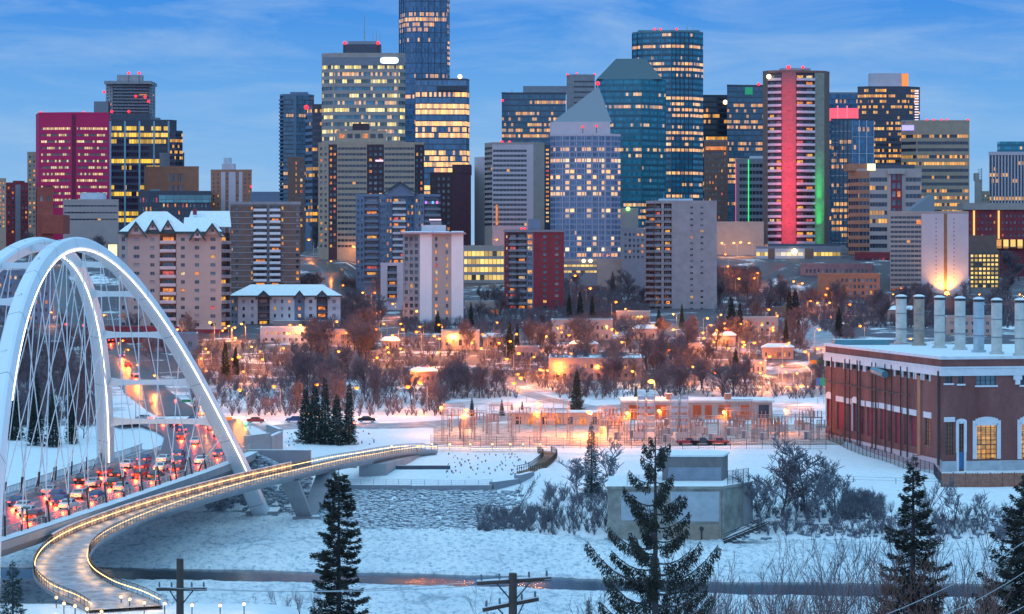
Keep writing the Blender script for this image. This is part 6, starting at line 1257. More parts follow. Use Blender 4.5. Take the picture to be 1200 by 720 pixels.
lamps = [  # head px, head py, pole height px, type
    (763, 447, 42, 3), (690, 483, 30, 3), (321, 453, 32, 1), (371, 451, 32, 1), (418, 455, 34, 1), (478, 453, 34, 1), (492, 448, 36, 1), (546, 480, 26, 2), (610, 443, 30, 1), (602, 449, 28, 1), (280, 418, 30, 1), (281, 457, 32, 1), (441, 386, 26, 1), (472, 386, 22, 1), (488, 389, 24, 1), (509, 394, 24, 1), (492, 383, 18, 1), (515, 397, 18, 1), (531, 394, 16, 2), (594, 421, 24, 1), (608, 414, 26, 1), (598, 400, 20, 1), (566, 392, 22, 1), (564, 408, 20, 1), (585, 402, 20, 1), (553, 402, 16, 1), (397, 412, 22, 2), (442, 419, 20, 1),
    (246, 378, 22, 2), (283, 380, 20, 2), (268, 382, 18, 2), (276, 396, 18, 2), (344, 280, 22, 1), (362, 281, 22, 1), (377, 284, 20, 2), (414, 284, 22, 2), (388, 306, 16, 1), (402, 335, 16, 1), (425, 343, 16, 2), (439, 343, 16, 1), (460, 356, 16, 1), (340, 381, 20, 1), (352, 381, 22, 2), (446, 365, 14, 1),
    (674, 323, 22, 1), (692, 338, 22, 1), (722, 354, 22, 1), (733, 362, 14, 2), (765, 381, 20, 1), (789, 386, 16, 1), (658, 389, 18, 1), (667, 393, 22, 1), (717, 386, 20, 1), (723, 390, 22, 1), (748, 371, 10, 2), (752, 371, 12, 2), (829, 373, 20, 1), (833, 381, 20, 1), (849, 379, 20, 1), (840, 387, 20, 1), (850, 385, 22, 1), (825, 396, 22, 1), (824, 390, 18, 1), (789, 368, 16, 2), (784, 410, 20, 1), (845, 369, 16, 2),
    (846, 285, 16, 2), (860, 285, 16, 2), (868, 284, 16, 2), (878, 285, 16, 2), (850, 298, 16, 1), (866, 327, 18, 2), (884, 326, 18, 1), (888, 320, 14, 1), (853, 312, 16, 1), (893, 381, 18, 2), (906, 387, 20, 1), (911, 370, 18, 1), (901, 363, 18, 1), (930, 330, 18, 1), (940, 332, 18, 1), (970, 338, 18, 1), (968, 345, 16, 1), (972, 355, 16, 1), (958, 355, 16, 1), (950, 353, 16, 1), (996, 357, 20, 1), (1008, 382, 22, 1), (922, 404, 22, 1), (960, 386, 22, 1), (958, 409, 24, 1), (943, 412, 20, 1), (871, 401, 24, 1), (884, 402, 24, 1), (902, 418, 24, 1), (838, 437, 18, 1), (897, 440, 20, 1), (868, 380, 16, 1), (1067, 397, 20, 1), (1047, 345, 16, 1), (1056, 338, 16, 1), (1148, 345, 16, 1), (1195, 345, 16, 1), (1112, 345, 14, 1), (1033, 398, 14, 2),
    (37, 276, 16, 1), (44, 275, 16, 1), (60, 281, 16, 1), (67, 283, 16, 1), (127, 274, 18, 1), (12, 298, 14, 2), (52, 326, 18, 1), (59, 353, 18, 1), (60, 366, 16, 1), (122, 369, 18, 1), (140, 370, 18, 1), (144, 399, 20, 1), (161, 428, 20, 1), (181, 440, 20, 1), (150, 410, 16, 1), (208, 386, 18, 2), (236, 420, 14, 1), (134, 298, 12, 2), (240, 456, 20, 1),
    *[(random.Random(q).uniform(*((560, 760), (825, 1000), (380, 520), (240, 340))[q % 4]), random.Random(q + 99).uniform(375, 440), 17, 1 if q % 5 else 2) for q in range(52)],  # extra lamps at random spots, added to strengthen the orange glow on the slope
    (557, 252, 18, 1), (582, 281, 16, 1), (640, 394, 16, 1), (700, 428, 18, 1), (655, 438, 18, 1), (753, 404, 18, 1), (812, 430, 18, 1), (940, 452, 24, 1)]
zones = [(838, 890, 300, 345, 12, 14, 24), (480, 760, 364, 388, 26, 20, 32), (420, 480, 300, 345, 8, 20, 34), (540, 590, 260, 292, 7, 20, 30),  # px0, px1, base y0, y1, count, height px
    (225, 345, 410, 488, 34, 34, 52), (345, 520, 408, 486, 48, 34, 54), (400, 450, 345, 405, 14, 26, 40), (350, 440, 390, 420, 12, 22, 36), (520, 720, 400, 468, 42, 24, 42), (720, 965, 400, 466, 46, 28, 46),
    (0, 110, 410, 515, 18, 34, 55), (110, 230, 395, 430, 10, 22, 34), (660, 760, 322, 372, 16, 18, 30), (840, 1000, 345, 400, 24, 20, 34), (560, 650, 350, 390, 10, 20, 32), (1000, 1200, 350, 385, 16, 20, 34), (352, 380, 325, 345, 4, 16, 22), (10, 140, 285, 320, 12, 24, 36), (370, 420, 262, 300, 6, 24, 34), (1165, 1200, 300, 345, 5, 26, 40)]
zr = random.Random(5)
for x0, x1, y0, y1, n, h0, h1 in zones[::-1]:
    for _ in range(int(n * 1.15)):
        for _t in range(12):
            px, py = zr.uniform(x0, x1), zr.uniform(y0, y1)
            if nearroad(px, py): continue
            if any(abs(l[0] - px) < 9 and py - 48 < l[1] < py + 2 for l in lamps) and zr.random() < .93: continue
            x, y = G(px, py)
            if all((x - a) ** 2 + ((y - b) * .7) ** 2 > 9 for a, b in PLACED): break
        else: continue
        if sum(1 for q in AUTO if q[1].startswith('tree')) > 270: continue
        p, f = zr.choice(BT); veg(p, f, px, py, zr.uniform(h0, h1) * 1.12, 10, 'tree', 'bare leafless tree', 'bare trees on the river slope')
def brush(name, label, zones_, n, m, h0, h1, seed, step=3):
    rg = random.Random(seed); b = MB()
    for _ in range(n):
        z = rg.choice(zones_); px, py = rg.uniform(z[0], z[1]), rg.uniform(z[2], z[3])
        if nearroad(px, py): continue
        x, y = G(px, py); z0 = hgt(x, y); h = rg.uniform(h0, h1)
        for _k in range(11):
            a = rg.uniform(0, 6.28); s = rg.uniform(.15, .6) * h; q = Vector((x + math.cos(a) * s, y + math.sin(a) * s, z0 + h * rg.uniform(.6, 1.1))); mid = Vector((x, y, z0)).lerp(q, .5) + Vector((rg.gauss(0, .1), rg.gauss(0, .1), .1)) * h
            b.tube([(x, y, z0 - .1), mid, q], [.05, .035, .02], m, 3, True, False)
            for _j in range(3): e = mid.lerp(q, rg.random()); b.tube([e, e + Vector((rg.gauss(0, .22), rg.gauss(0, .22), rg.uniform(.05, .4))) * h * .6], [.025, .015], m, 3, True, False)
    o = b.build(name); o['kind'] = 'stuff'; tag(o, label, 'brush'); return o
brush('slope_brush', 'purple-brown leafless brush covering the city slope between the trees', [(225, 520, 400, 488), (520, 965, 400, 468), (660, 760, 325, 372), (840, 1000, 345, 400), (0, 120, 400, 500), (1000, 1200, 350, 385), (470, 760, 366, 392), (838, 890, 318, 345), (350, 440, 330, 400)], 10500, TWIG, 1.2, 3.8, 21)
brush('bank_brush', 'frosted grey-blue scrub on the snowy river bank around the pump house', [(636, 712, 575, 628), (880, 1000, 570, 628), (560, 640, 600, 626), (1000, 1200, 600, 632), (985, 1035, 585, 610)], 900, FROST, .7, 2.4, 22)
brush('terrace_grass', 'rows of dry grass tufts poking through the snow on the terrace', [(520, 620, 533, 560), (310, 440, 505, 524)], 160, RUST, .2, .45, 23)
# conifers on the slope
spr = [(358, 518, 66), (369, 520, 72), (381, 521, 78), (395, 521, 60), (409, 521, 72), (14, 515, 80), (42, 522, 86), (62, 524, 66), (84, 520, 60), (22, 440, 50), (264, 446, 46), (276, 440, 34), (434, 410, 28), (513, 390, 26), (552, 384, 30), (597, 418, 42), (606, 408, 28), (667, 372, 30), (680, 376, 36), (694, 374, 28), (718, 342, 24), (697, 340, 20), (799, 384, 28), (772, 385, 24), (857, 388, 42), (867, 392, 38), (925, 380, 44), (932, 376, 38), (936, 404, 30), (921, 402, 28), (983, 394, 34), (676, 482, 50), (745, 472, 20), (862, 440, 32), (700, 500, 0), (553, 488, 22), (588, 488, 20), (600, 488, 16), (612, 488, 18), (837, 262, 18), (846, 264, 14), (78, 275, 20), (16, 276, 22)]
for px, py, hp in spr:
    if hp: p, f = zr.choice(SP); veg(p, f, px, py, hp, 12, 'tree', 'dark green conifer', 'conifers on the river slope')
# mid-distance trees on the far bank
def solo(name, label, parts, px, pyb=None, D=None, pytop=None, h=10, cat='tree', rz=0.0):
    if D is None: x, y = G(px, pyb)
    else: x, y = X(px, D), D
    z = hgt(x, y) - .1; sc = (Z(pytop, y) - z) / h; return add_tree(name, label, cat, parts, x, y, z, sc=sc, rz=rz)
solo('spruce_tree', 'lone frosty blue-green spruce on the snow left of the pump house', spruce(301, 14, 2.6, 1.6, .32, .2, .12, m=mat('frosted_needles', (.05, .075, .09), .8)), 693, 582, pytop=494, h=14)
for px, pyb, pt_, s in ((712, 588, 512, 1), (675, 592, 520, 2)): solo('bare_tree', ['', 'frosted bare tree just right of the lone frosty spruce', 'low frosted bare tree just left of the lone frosty spruce'][s], bare(310 + s, 10, 1.0, FROST, FROST, .05, 4, (6, 5, 5, 3)), px, pyb, pytop=pt_)
for i, (px, pyb, pt_, lab) in enumerate(((944, 600, 498, 'tallest bare tree on the bank right of the pump house'), (915, 604, 522, 'dark bare tree close to the right wall of the pump house'), (980, 602, 528, 'spreading frosted bare tree left of the snowy gap'), (893, 615, 545, 'small frosted bare tree against the pump house fence'), (961, 612, 540, 'dense frosted bare tree at the foot of the tallest bank tree'), (1012, 600, 566, 'short frosted bush-like tree at the rocky bank edge'))):
    solo('bare_tree', lab, bare(320 + i, 10, 1.05, BARK if i < 2 else FROST, FROST if i != 1 else TWIG, .05, 4, (8, 6, 5, 3), lowfork=.12), px, pyb, pytop=pt_)
solo('bare_tree', 'thin bare sapling on the bank left of the riverside wall end', bare(330, 10, .6, FROST, FROST, .05, 3, (6, 4, 3)), 607, 600, pytop=548)
for i, (px, pt_) in enumerate(((1085, 560), (1118, 552), (1150, 568))): solo('bare_tree', ['leftmost', 'middle', 'rightmost'][i] + ' of three small bare trees below the brown board fence', bare(340 + i, 10, .9, BARK, FROST, .04, 4, (6, 5, 4, 3)), px, 618, pytop=pt_)
# foreground
def fore(name, label, parts, px, D, pytop, h, rz=0): return solo(name, label, parts, px, D=D, pytop=pytop, h=h, rz=rz)
fore('spruce_tree', 'tall sparse spruce silhouette with upswept drooping branches, right of centre in the foreground', spruce(401, 12, 4.3, 7, .12, .10, .25, m=GREENW, tip=.5, hang=1.3, base=.3, pw=.72, stepk=2.2, bw=.14), 768, 80, 512, 12)
fore('spruce_tree', 'narrow dark conifer standing in front of the river, left of centre', spruce(402, 15, 2.3, 5.5, .16, .15, .08, m=GREENW, tip=.1, base=.3, pw=.5), 397, 110, 549, 15)
fore('spruce_tree', 'dark dense spruce in the right foreground below the power plant', spruce(403, 13, 3.1, 4.5, .15, .2, .12, m=GREENW, tip=.15, base=.3), 1070, 100, 532, 13)
fore('spruce_tree', 'dark spruce cut by the right edge of the view', spruce(404, 13, 4.8, 4.0, .17, .25, .1, m=GREENW, base=.3, tip=.2), 1206, 85, 552, 13)
fore('spruce_tree', 'small dark spruce top at the bottom left corner', spruce(405, 14, 3.4, 1.8, .2, .2, .1, m=GREEN, base=.4), 15, 150, 656, 14)
fore('spruce_tree', 'tiny spruce tip at the bottom edge just left of the second utility pole', spruce(406, 8, 1.0, 2, .12, .2, .2, m=GREENW, base=.5), 690, 120, 700, 8)
FT = [(bare(500 + i, 10, .55, FROST if i % 2 else BARK, TWIG if i != 1 else FROST, .010, 4, (6, 4, 3, 3), up=.9, lowfork=.3, multi=2)) for i in range(4)]
FR_ = [(bare(520 + i, 10, .7, RUST, RUST, .010, 4, (6, 5, 4, 3), up=.75, lowfork=.3, multi=3)) for i in range(2)]
def protos2(parts, nm): return [(add_tree(nm, 'x', 'shrub', p, 0, -400, 0), [True]) for p in parts]
A1, A2 = protos2(FT, 'bare_shrub'), protos2(FR_, 'rust_brown_shrub')
fr = random.Random(9); nA = nB = 0
for i, (px, top) in enumerate(((800, 680), (832, 672), (852, 662), (880, 655), (897, 645), (925, 662), (955, 652), (990, 642), (1018, 672), (760, 700), (905, 690), (655, 690), (672, 696), (1098, 585))):
    D = fr.uniform(110, 190); p, f = fr.choice(A1); x = X(px, D); z = hgt(x, D); o = place(p, f, x, D, z, fr.uniform(0, 6), (Z(top, D) - z) / 7.5); o['group'] = 'bare foreground shrubs'; AUTO.append((o, 'shrub grey', px, top, 'thin grey bare shrub'))
for i, (px, top) in enumerate(((1035, 694), (1060, 700), (1080, 690), (1105, 694), (1120, 684), (1140, 680), (1155, 668), (1172, 672), (1185, 656), (1200, 662), (1000, 704), (960, 706))):
    D = fr.uniform(80, 105); p, f = fr.choice(A2); x = X(px, D); z = hgt(x, D); o = place(p, f, x, D, z, fr.uniform(0, 6), (Z(top, D) - z) / 7.0); o['group'] = 'rust-brown foreground shrubs'; AUTO.append((o, 'shrub rust', px, top, 'rust-brown twiggy shrub'))
for i, (px, top, D) in enumerate(((318, 690, 300), (330, 685, 303), (342, 692, 306), (352, 688, 300), (372, 694, 305), (200, 690, 296), (214, 700, 298), (300, 696, 298), (1102, 600, 120))):
    p, f = A1[i % 4]; x = X(px, D); z = hgt(x, D); o = place(p, f, x, D, z, fr.uniform(0, 6), (Z(top, D) - z) / 8); o['group'] = 'bare foreground shrubs'; AUTO.append((o, 'shrub bank', px, top, 'thin bare sapling'))
# ------------------------------------------------------------ utility poles and wires
def pole(label, px, pytop, D, arms):
    x = X(px, D); z = hgt(x, D); zt = Z(pytop, D); t = thing('utility_pole', label, 'utility pole', (x, D, z)); b = MB(); b.tube([(x, D, z - .5), (x, D, zt)], [.19, .14], WOOD, 10); b.build('pole', t)
    for (xa, ya, xb, yb) in arms:
        b = MB(); za, zb = Z(ya, D), Z(yb, D); A, B_ = Vector((X(xa, D), D - .18, za)), Vector((X(xb, D), D + .35, zb)); b.tube([A, B_], .075, WOOD, 6); b.tube([A + Vector((0, 0, .075)), B_ + Vector((0, 0, .075))], .05, SNOW, 5); arm = b.build('crossarm', t)
        for f in (.06, .3, .7, .94):
            p = A.lerp(B_, f); b = MB(); b.tube([p + Vector((0, 0, .06)), p + Vector((0, 0, .28))], [.05, .035], mat('glass_insulator', (.12, .14, .16), .2), 6); b.build('insulator', arm)
        b = MB(); m_ = A.lerp(B_, .5)
        for f in (.25, .75): b.tube([A.lerp(B_, f), (x, D, m_.z - .7)], .025, DSTEEL, 4)
        b.build('brace', t)
    return t
pole('dark wooden utility pole with one snowy crossarm, at the left over the footbridge landing', 211, 655, 95, [(184, 690, 241, 692)])
pole('wooden utility pole with two slanting snowy crossarms, at the bottom centre', 601, 672, 80, [(559, 683, 646, 680), (566, 714, 631, 704)])
def wires():
    for i, (a, b_) in enumerate((((1010, 730, 70), (1230, 615, 62)), ((1060, 735, 70), (1230, 650, 62)), ((1120, 735, 70), (1240, 685, 62)), ((184, 688, 95), (559, 682, 80)), ((241, 690, 95), (646, 679, 80)))):
        p, q = Vector((X(a[0], a[2]), a[2], Z(a[1], a[2]))), Vector((X(b_[0], b_[2]), b_[2], Z(b_[1], b_[2]))); b = MB()
        pts = [p.lerp(q, k / 12) - Vector((0, 0, .25 * 4 * (k / 12) * (1 - k / 12))) for k in range(13)]; b.tube(pts, .012, STEEL, 4); tag(b.build('overhead_wire'), (['uppermost', 'middle', 'lowest'][i] + ' of three pale overhead wires crossing the bottom right corner') if i < 3 else ['left', 'right'][i - 3] + '-starting thin wire strung between the two wooden utility poles', 'wire', 'overhead wires')
wires()
# ------------------------------------------------------------ street lamps
def lamp_proto(h, arm, col, en, glow):
    t = thing('street_lamp', 'x', 'street lamp', world_coords=False); b = MB(); b.tube([(0, 0, -.3), (0, 0, h * .9), (arm * .15, 0, h)], [.13, .09, .07], STEEL, 6); b.build('pole', t)
    b = MB(); b.tube([(arm * .15, 0, h), (arm * .5, 0, h + .3), (arm, 0, h + .35)], .06, STEEL, 5); b.build('arm', t)
    b = MB(); b.box(arm - .3, arm + .55, -.2, .2, h + .25, h + .5, DSTEEL); b.build('lamp_housing', t); b = MB(); b.sphere((arm + .15, 0, h + .05), 1.1 if glow.name == 'bright_sodium_glow' else .72, glow, 8, 5, .6); b.build('lamp_globe', t)
    pt('light', (arm + .15, 0, h - .4), col, en, .35, t); return t
GO = emis('sodium_glow', (1, .18, .015), 4); GY = emis('yellow_glow', (1, .33, .05), 4); GB = emis('bright_sodium_glow', (1, .40, .06), 6)
L1, L2, L3 = (lamp_proto(9, 2, ORG, 6000, GO), [True]), (lamp_proto(9, 2, (1, .36, .06), 5000, GY), [True]), (lamp_proto(12, 1.2, ORG, 75000, GB), [True])
for px, py, hp, ty in lamps:
    p, f = (L1, L2, L3)[ty - 1]; h0 = 12.1 if ty == 3 else 9.1
    x, y = G(px, py + hp); h = hp * y / F; sg = rnd.choice((0, math.pi)); ar = (1.35 if ty == 3 else 2.15) * h / h0
    x -= ar * (1 if sg == 0 else -1); o = place(p, f, x, y, hgt(x, y), sg, h / h0); o['group'] = 'street lamps of the slope'; AUTO.append((o, 'lamp%d' % ty, px, py + 8, ('orange glowing street lamp', 'yellow glowing street lamp', 'very bright orange floodlight pole')[ty - 1]))
# uplights on the towers
def spot(name, loc, to, col, en, ang, parent=None, blend=.6, r=.5):
    l = bpy.data.lights.new(name, 'SPOT'); l.energy = en; l.color = col; l.spot_size = R(ang); l.spot_blend = blend; l.shadow_soft_size = r; o = bpy.data.objects.new(name, l); COL.objects.link(o)
    d = Vector(to) - Vector(loc); o.rotation_euler = d.to_track_quat('-Z', 'Y').to_euler(); o.location = Vector(loc) - (Vector(parent['_o']) if parent is not None else Vector()); o.parent = parent; return o
def uplights():
    D = 1327 - 3.2; x = X(924.5, D)
    for py, en in ((284, .9), (262, 1), (240, 1), (218, 1), (196, .9), (174, .75), (152, .6), (130, .5), (108, .42)):
        z = Z(py, D); b = MB(); b.box(x - 1, x + 1, D - 1.2, D + .2, z - .3, z, DSTEEL); b.build('floodlight', RG.o); l = bpy.data.lights.new('pier_light', 'AREA')
        l.shape = 'RECTANGLE'; l.size = 6; l.size_y = 9; l.energy = 1500 * en; l.color = (1, .03, .08); l.spread = R(120); o = bpy.data.objects.new('pier_light', l); COL.objects.link(o); o.parent = RG.o; o.location = Vector((x, D - 4.5, z + 1)) - RG.c; o.rotation_euler = (R(90 + 25), 0, 0)
    D = 1330 - 1; x = X(960.5, D)
    for py, e in ((284, 150), (255, 420), (225, 380), (200, 120)):
        z = Z(py, D); l = bpy.data.lights.new('pier_light', 'AREA'); l.shape = 'RECTANGLE'; l.size = 3; l.size_y = 12; l.energy = e; l.color = (.01, .8, .12); l.spread = R(70); o = bpy.data.objects.new('pier_light', l); COL.objects.link(o); o.parent = RG.o; o.location = Vector((x, D - 2.5, z + 1)) - RG.c; o.rotation_euler = (R(90 + 30), 0, 0)
    D = 1160; x = X(1108, D); z = Z(345, D); b = MB(); b.box(x - 1.5, x + 1.5, D - 4, D - 2.5, z - 1, z, DSTEEL); b.sphere((x, D - 3.2, z + .3), 1.2, emis('uplight_glow', (1, .5, .08), 6), 8, 5); b.build('uplight', HOT.o)
    spot('light', (x, D - 4, z + 1), (x, D + 3, z + 14), (1, .42, .06), 45000, 120, HOT.o)
    spot('light', (x, D - 3, z + 1), (x, D + 1, z + 26), (1, .40, .10), 24000, 50, HOT.o)
uplights()
# ------------------------------------------------------------ vehicles
def car_proto(paint):
    t = thing('car', 'x', 'car', world_coords=False); L, W = 4.5, 1.8
    prof = [(-2.25, .35), (-2.25, .85), (-2.05, 1.0), (-1.45, 1.05), (-1.0, 1.46), (.45, 1.5), (1.1, 1.05), (2.0, .92), (2.25, .75), (2.25, .35)]
    b = MB(); n = len(prof); ins = lambda z: W / 2 - max(0, z - 1.02) * .38
    v = [(-ins(z), y, z) for y, z in prof] + [(ins(z), y, z) for y, z in prof]; b.mesh(v, [(i, (i + 1) % n, n + (i + 1) % n, n + i) for i in range(n)] + [tuple(range(n - 1, -1, -1)), tuple(range(n, 2 * n))], paint); b.build('body', t)
    b = MB(); g = WD
    for s in (-1, 1):
        o_ = .012; q = [(-1.3, 1.07), (-.93, 1.42), (.40, 1.44), (.92, 1.07)]; b.face([(s * (ins(z) + o_), y, z) for y, z in q], g)
    b.face([(-ins(1.1) + .1, -1.42, 1.085), (ins(1.1) - .1, -1.42, 1.085), (ins(1.42) - .1, -1.05, 1.435), (-ins(1.42) + .1, -1.05, 1.435)], g); b.face([(-ins(1.1) + .1, 1.06, 1.09), (ins(1.1) - .1, 1.06, 1.09), (ins(1.45) - .1, .52, 1.475), (-ins(1.45) + .1, .52, 1.475)], g); b.build('windows', t)
    for x in (-.82, .82):
        for y in (-1.4, 1.4):
            b = MB(); b.tube([(x - .11, y, .33), (x + .11, y, .33)], .33, mat('tyre_rubber', (.02, .02, .02), .8), 14); w = b.build('wheel', t); b = MB(); b.tube([(x - .12, y, .33), (x + .12, y, .33)], .19, STEEL, 10); b.build('rim', w)
    for x in (-.68, .68):
        b = MB(); b.box(x - .2, x + .2, -2.28, -2.24, .68, .84, emis('tail_light_red', (1, .03, .02), 14)); b.build('tail_light', t)
        b = MB(); b.box(x - .2, x + .2, 2.2, 2.27, .62, .78, emis('headlight_white', (1, .85, .6), 14)); b.build('headlight', t)
    l = bpy.data.lights.new('tail_glow', 'SPOT'); l.energy = 2600; l.color = (1, .05, .012); l.spot_size = R(120); l.spot_blend = .7; l.shadow_soft_size = .3; o = bpy.data.objects.new('tail_glow', l); COL.objects.link(o); o.parent = t; o.location = (0, -2.5, 1.0); o.rotation_euler = (R(-35), 0, 0)
    l = bpy.data.lights.new('headlight_beam', 'SPOT'); l.energy = 1500; l.color = (1, .5, .08); l.spot_size = R(70); l.spot_blend = .8; l.shadow_soft_size = .2; o = bpy.data.objects.new('headlight_beam', l); COL.objects.link(o); o.parent = t; o.location = (0, 2.4, .8); o.rotation_euler = (R(80), 0, 0)
    return t
CARS = [(car_proto(mat(n_, c, .3, .3, var=.02, spec=.6)), [True], n_.split('_')[0]) for n_, c in (('silver_paint', (.45, .46, .48)), ('black_paint', (.02, .02, .025)), ('red_paint', (.35, .03, .03)), ('white_car_paint', (.7, .7, .7)), ('blue_paint', (.03, .06, .2)))]
cr_ = random.Random(4); kk = 0
for fr_, ys in ((.14, [314 + 15.5 * q for q in range(10)]), (.38, [321 + 16 * q for q in range(10)]), (.62, [310 + 15.5 * q for q in range(10)]), (.86, [318 + 16 * q for q in range(10)])):
    for i, y in enumerate(ys):
        p, f, cn = CARS[kk % 5]; kk += 1; y += cr_.uniform(-3.5, 3.5); x = lerp(XL(y) + 1, XR(y) - 1, fr_); x2 = lerp(XL(y + 4) + 1, XR(y + 4) - 1, fr_); o = place(p, f, x, y, DZ(y) + .03, -math.atan2(x2 - x, 4)); o['group'] = 'cars crossing the bridge'
        o['label'] = '%s car, %s from the near end in the %s lane of the bridge' % (cn, ORD[i], ['leftmost', 'left-middle', 'right-middle', 'rightmost'][int(fr_ * 4)])
for i, (x, y, rz) in enumerate(((-66, 497, .1), (-60, 503, .1), (-71, 512, .2), (-64, 520, .2), (-74, 534, .3), (-68, 541, .25), (-78, 553, .35), (-72, 560, .3), (-84, 569, .5), (-77, 577, .5), (-90, 584, .9))):
    p, f, cn = CARS[(kk + i) % 5]; z = interp(y, [(478, 11.02), (540, 10.5), (594, 9.5)]) + .02; o = place(p, f, x, y, z, rz); o['group'] = 'cars on the bridge approach'; o['label'] = '%s car on the curving road beyond the bridge, %s from the bridge end' % (cn, ORD[i])
gr_ = 0
for i, (px, py, rz) in enumerate(((158, 442, .3), (150, 430, .25), (142, 420, .3), (128, 402, .4), (104, 386, .6), (250, 494, 1.57), (300, 497, -1.57), (345, 496, 1.57), (430, 496, -1.57), (735, 385, 1.57), (760, 388, 1.57), (930, 383, .6), (856, 326, .6), (872, 320, 1.2))):
    p, f, cn = CARS[(i * 2) % 5]; x, y = G(px, py); o = place(p, f, x, y, hgt(x, y) + .26, rz); o['group'] = 'cars on the slope roads'; AUTO.append((o, 'car', px, py, cn + ' car'))
# service vehicles in front of the substation
for px, lab, cl in ((806, 'red pickup truck parked at the substation fence', (.5, .03, .03)), (841, 'second red pickup truck, right of the dark one at the substation fence', (.45, .03, .03)), (822, 'dark pickup truck between two red ones at the substation fence', (.04, .05, .07))):
    x, D = X(px, 548), 548; z = hgt(x, D); t = thing('pickup_truck', lab, 'pickup truck', (x, D, z)); pm = mat('truck_paint_%d' % int(cl[0] * 100), cl, .3, spec=.6); b = MB()
    pf = [(-2.6, .5), (-2.6, 1.1), (-.5, 1.1), (-.4, 1.75), (.9, 1.78), (1.4, 1.15), (2.6, 1.0), (2.6, .5)]; n = len(pf); v = [(x + a, D - .9, z + c) for a, c in pf] + [(x + a, D + .9, z + c) for a, c in pf]
    b.mesh(v, [(i, (i + 1) % n, n + (i + 1) % n, n + i) for i in range(n)] + [tuple(range(n)), tuple(range(2 * n - 1, n - 1, -1))], pm, ); b.build('body', t); b = MB(); b.face([(x - .3, D - .91, z + 1.15), (x + 1.2, D - .91, z + 1.15), (x + .85, D - .91, z + 1.68), (x - .3, D - .91, z + 1.68)], WD); b.build('windows', t)
    for a in (-1.7, 1.7):
        for d_ in (-.8, .8): b = MB(); b.tube([(x + a, D + d_ - .12, z + .4), (x + a, D + d_ + .12, z + .4)], .4, mat('tyre_rubber', (.02, .02, .02), .8), 14); b.build('wheel', t)
# traffic signals, hanging over the junctions
def signal(label, px, py, hp, arm, col, sgn=None):
    x, y = G(px, py + hp); z = hgt(x, y); h = hp * y / F; t = thing('traffic_signal', label, 'traffic signal', (x, y, z)); xp = x + arm; b = MB(); b.tube([(xp, y, z - .3), (xp, y, z + h + .3)], .12, STEEL, 6); b.tube([(xp, y, z + h + .2), (x, y, z + h + .4)], .08, STEEL, 5); b.build('mast', t)
    b = MB(); b.box(x - .22, x + .22, y - .2, y + .15, z + h - .7, z + h + .5, mat('signal_yellow', (.4, .28, .03), .5)); hd = b.build('signal_head', t)
    b = MB(); b.sphere((x, y - .25, z + h + .22), .34, emis('signal_%s' % col, (1, .04, .03) if col == 'red' else (.05, 1, .3), 12), 8, 5); b.build('lens', hd); pt('light', (x - t.location.x, y - .8 - y, h + .2), (1, .05, .05) if col == 'red' else (.1, 1, .4), 50, .2, t)
    if sgn:
        b = MB(); b.box(min(x, xp) + abs(arm) * .3, min(x, xp) + abs(arm) * .3 + 2.6, y - .1, y - .02, z + h - .1, z + h + .55, sgn); b.build('street_name_sign', t)
GS = mat('green_sign', (.02, .28, .12), .5)
signal('red traffic signal with a green sign, right one of two at the bridge junction', 206, 471, 24, 5, 'red', GS); signal('red traffic signal over the climbing road, left of two at the bridge junction', 178, 471, 22, -4, 'red'); signal('low red traffic signal just right of the bridge junction', 234, 486, 12, 1, 'red')
signal('left red traffic signal high on the climbing road between the arches', 77, 381, 16, -3, 'red'); signal('right red traffic signal high on the climbing road between the arches', 98, 382, 16, 3, 'red'); signal('green traffic signal by the riverside road right of the arch leg', 288, 497, 6, 1, 'green'); signal('red traffic signal among lamps left of the power plant', 871, 413, 16, 2, 'red')
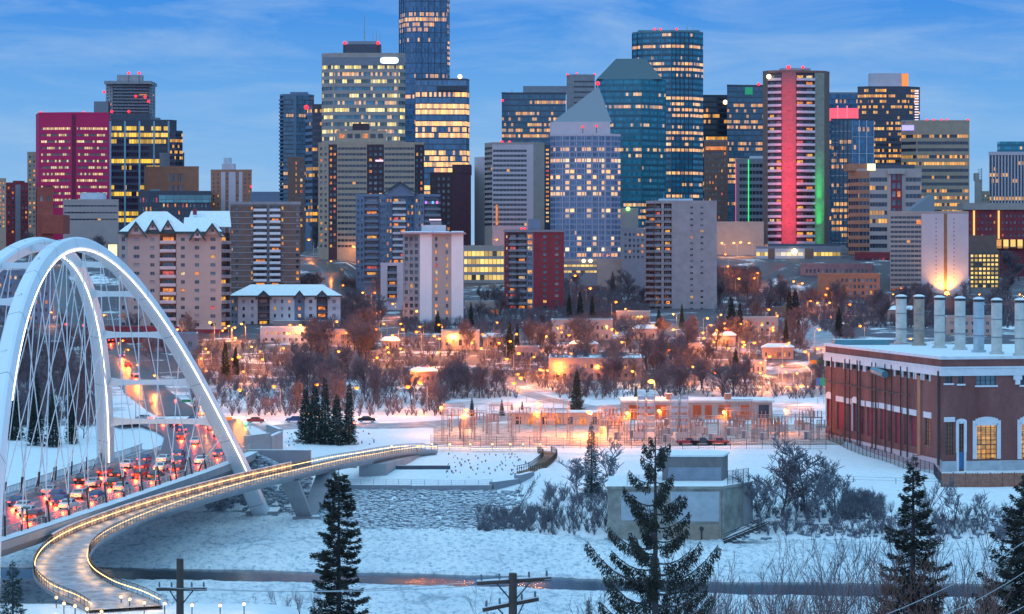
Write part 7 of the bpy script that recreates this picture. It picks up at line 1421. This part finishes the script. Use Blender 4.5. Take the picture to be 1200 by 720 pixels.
def panel(name, label, px0, px1, py0, py1, D, m, cat='sign', band=None):
    x0, x1 = X(px0, D), X(px1, D); xc = (x0 + x1) / 2; z = hgt(xc, D); t = thing(name, label, cat, (xc, D, z)); b = MB(); b.box(x0, x1, D - .08, D + .08, Z(py1, D), Z(py0, D), m); f = b.build('panel', t)
    if band: b = MB(); b.box(x0, lerp(x0, x1, .45), D - .1, D - .082, Z(py1, D), Z(py0, D), band); b.build('panel_half', f)
    b = MB(); b.tube([(x0 + .3, D + .2, z), (x0 + .3, D + .2, Z(py0, D))], .1, STEEL, 5); b.tube([(x1 - .3, D + .2, z), (x1 - .3, D + .2, Z(py0, D))], .1, STEEL, 5); b.build('posts', t)
panel('road_sign', 'orange and green road sign left of the power plant, upper of two', 950, 966, 422, 427, 690, GS, band=mat('orange_sign', (.6, .2, .02), .5)); panel('road_sign', 'blue and green road sign left of the power plant, lower of two', 957, 967, 443, 452, 640, GS, band=mat('blue_sign', (.03, .12, .4), .5))
panel('billboard', 'bright yellow-lit billboard left of the gabled apartment block', 127, 137, 287, 300, 940, emis('billboard_glow', (1, .78, .25), 2.2, True), 'billboard'); panel('construction_sign', 'small orange sign by the riverside road right of the arch', 264, 272, 489, 493.5, 588, emis('orange_board', (1, .2, .02), .8))
for i, px in enumerate((305, 321, 340, 352)): panel('street_banner', '%s from the left of the coloured banners behind the evergreen cluster' % ORD[i], px, px + 3.5, 464, 474, 640, [mat('banner_blue', (.1, .35, .6)), mat('banner_pink', (.6, .2, .4))][i % 2], 'banner')

# ------------------------------------------------------------ labels for the many repeats
def autolabel():
    g = {}
    for o, key, px, py, adj in AUTO:
        ph = lm(px, py) if key not in ('breaker', 'disconnect', 'arrester', 'cabinet') else 'in the substation yard'
        g.setdefault((adj, ph), []).append((px, o))
    def word(i): return ORD[i] if i < 20 else 'twenty-' + ['first', 'second', 'third', 'fourth', 'fifth', 'sixth', 'seventh', 'eighth', 'ninth'][i - 20] if i < 29 else 'number %d' % (i + 1)
    for (adj, ph), l in g.items():
        l.sort(key=lambda q: q[0])
        for i, (px, o) in enumerate(l): o['label'] = '%s %s' % (adj, ph) if len(l) == 1 else ('%s %s, %s from left' % (adj, ph, word(i)))
autolabel()
for l_ in (BT, SP, A1, A2):
    for p, f in l_:
        if f[0]: 
            for c in list(p.children): bpy.data.objects.remove(c)
            bpy.data.objects.remove(p)
for o in bpy.data.objects:
    if '_o' in o: del o['_o']
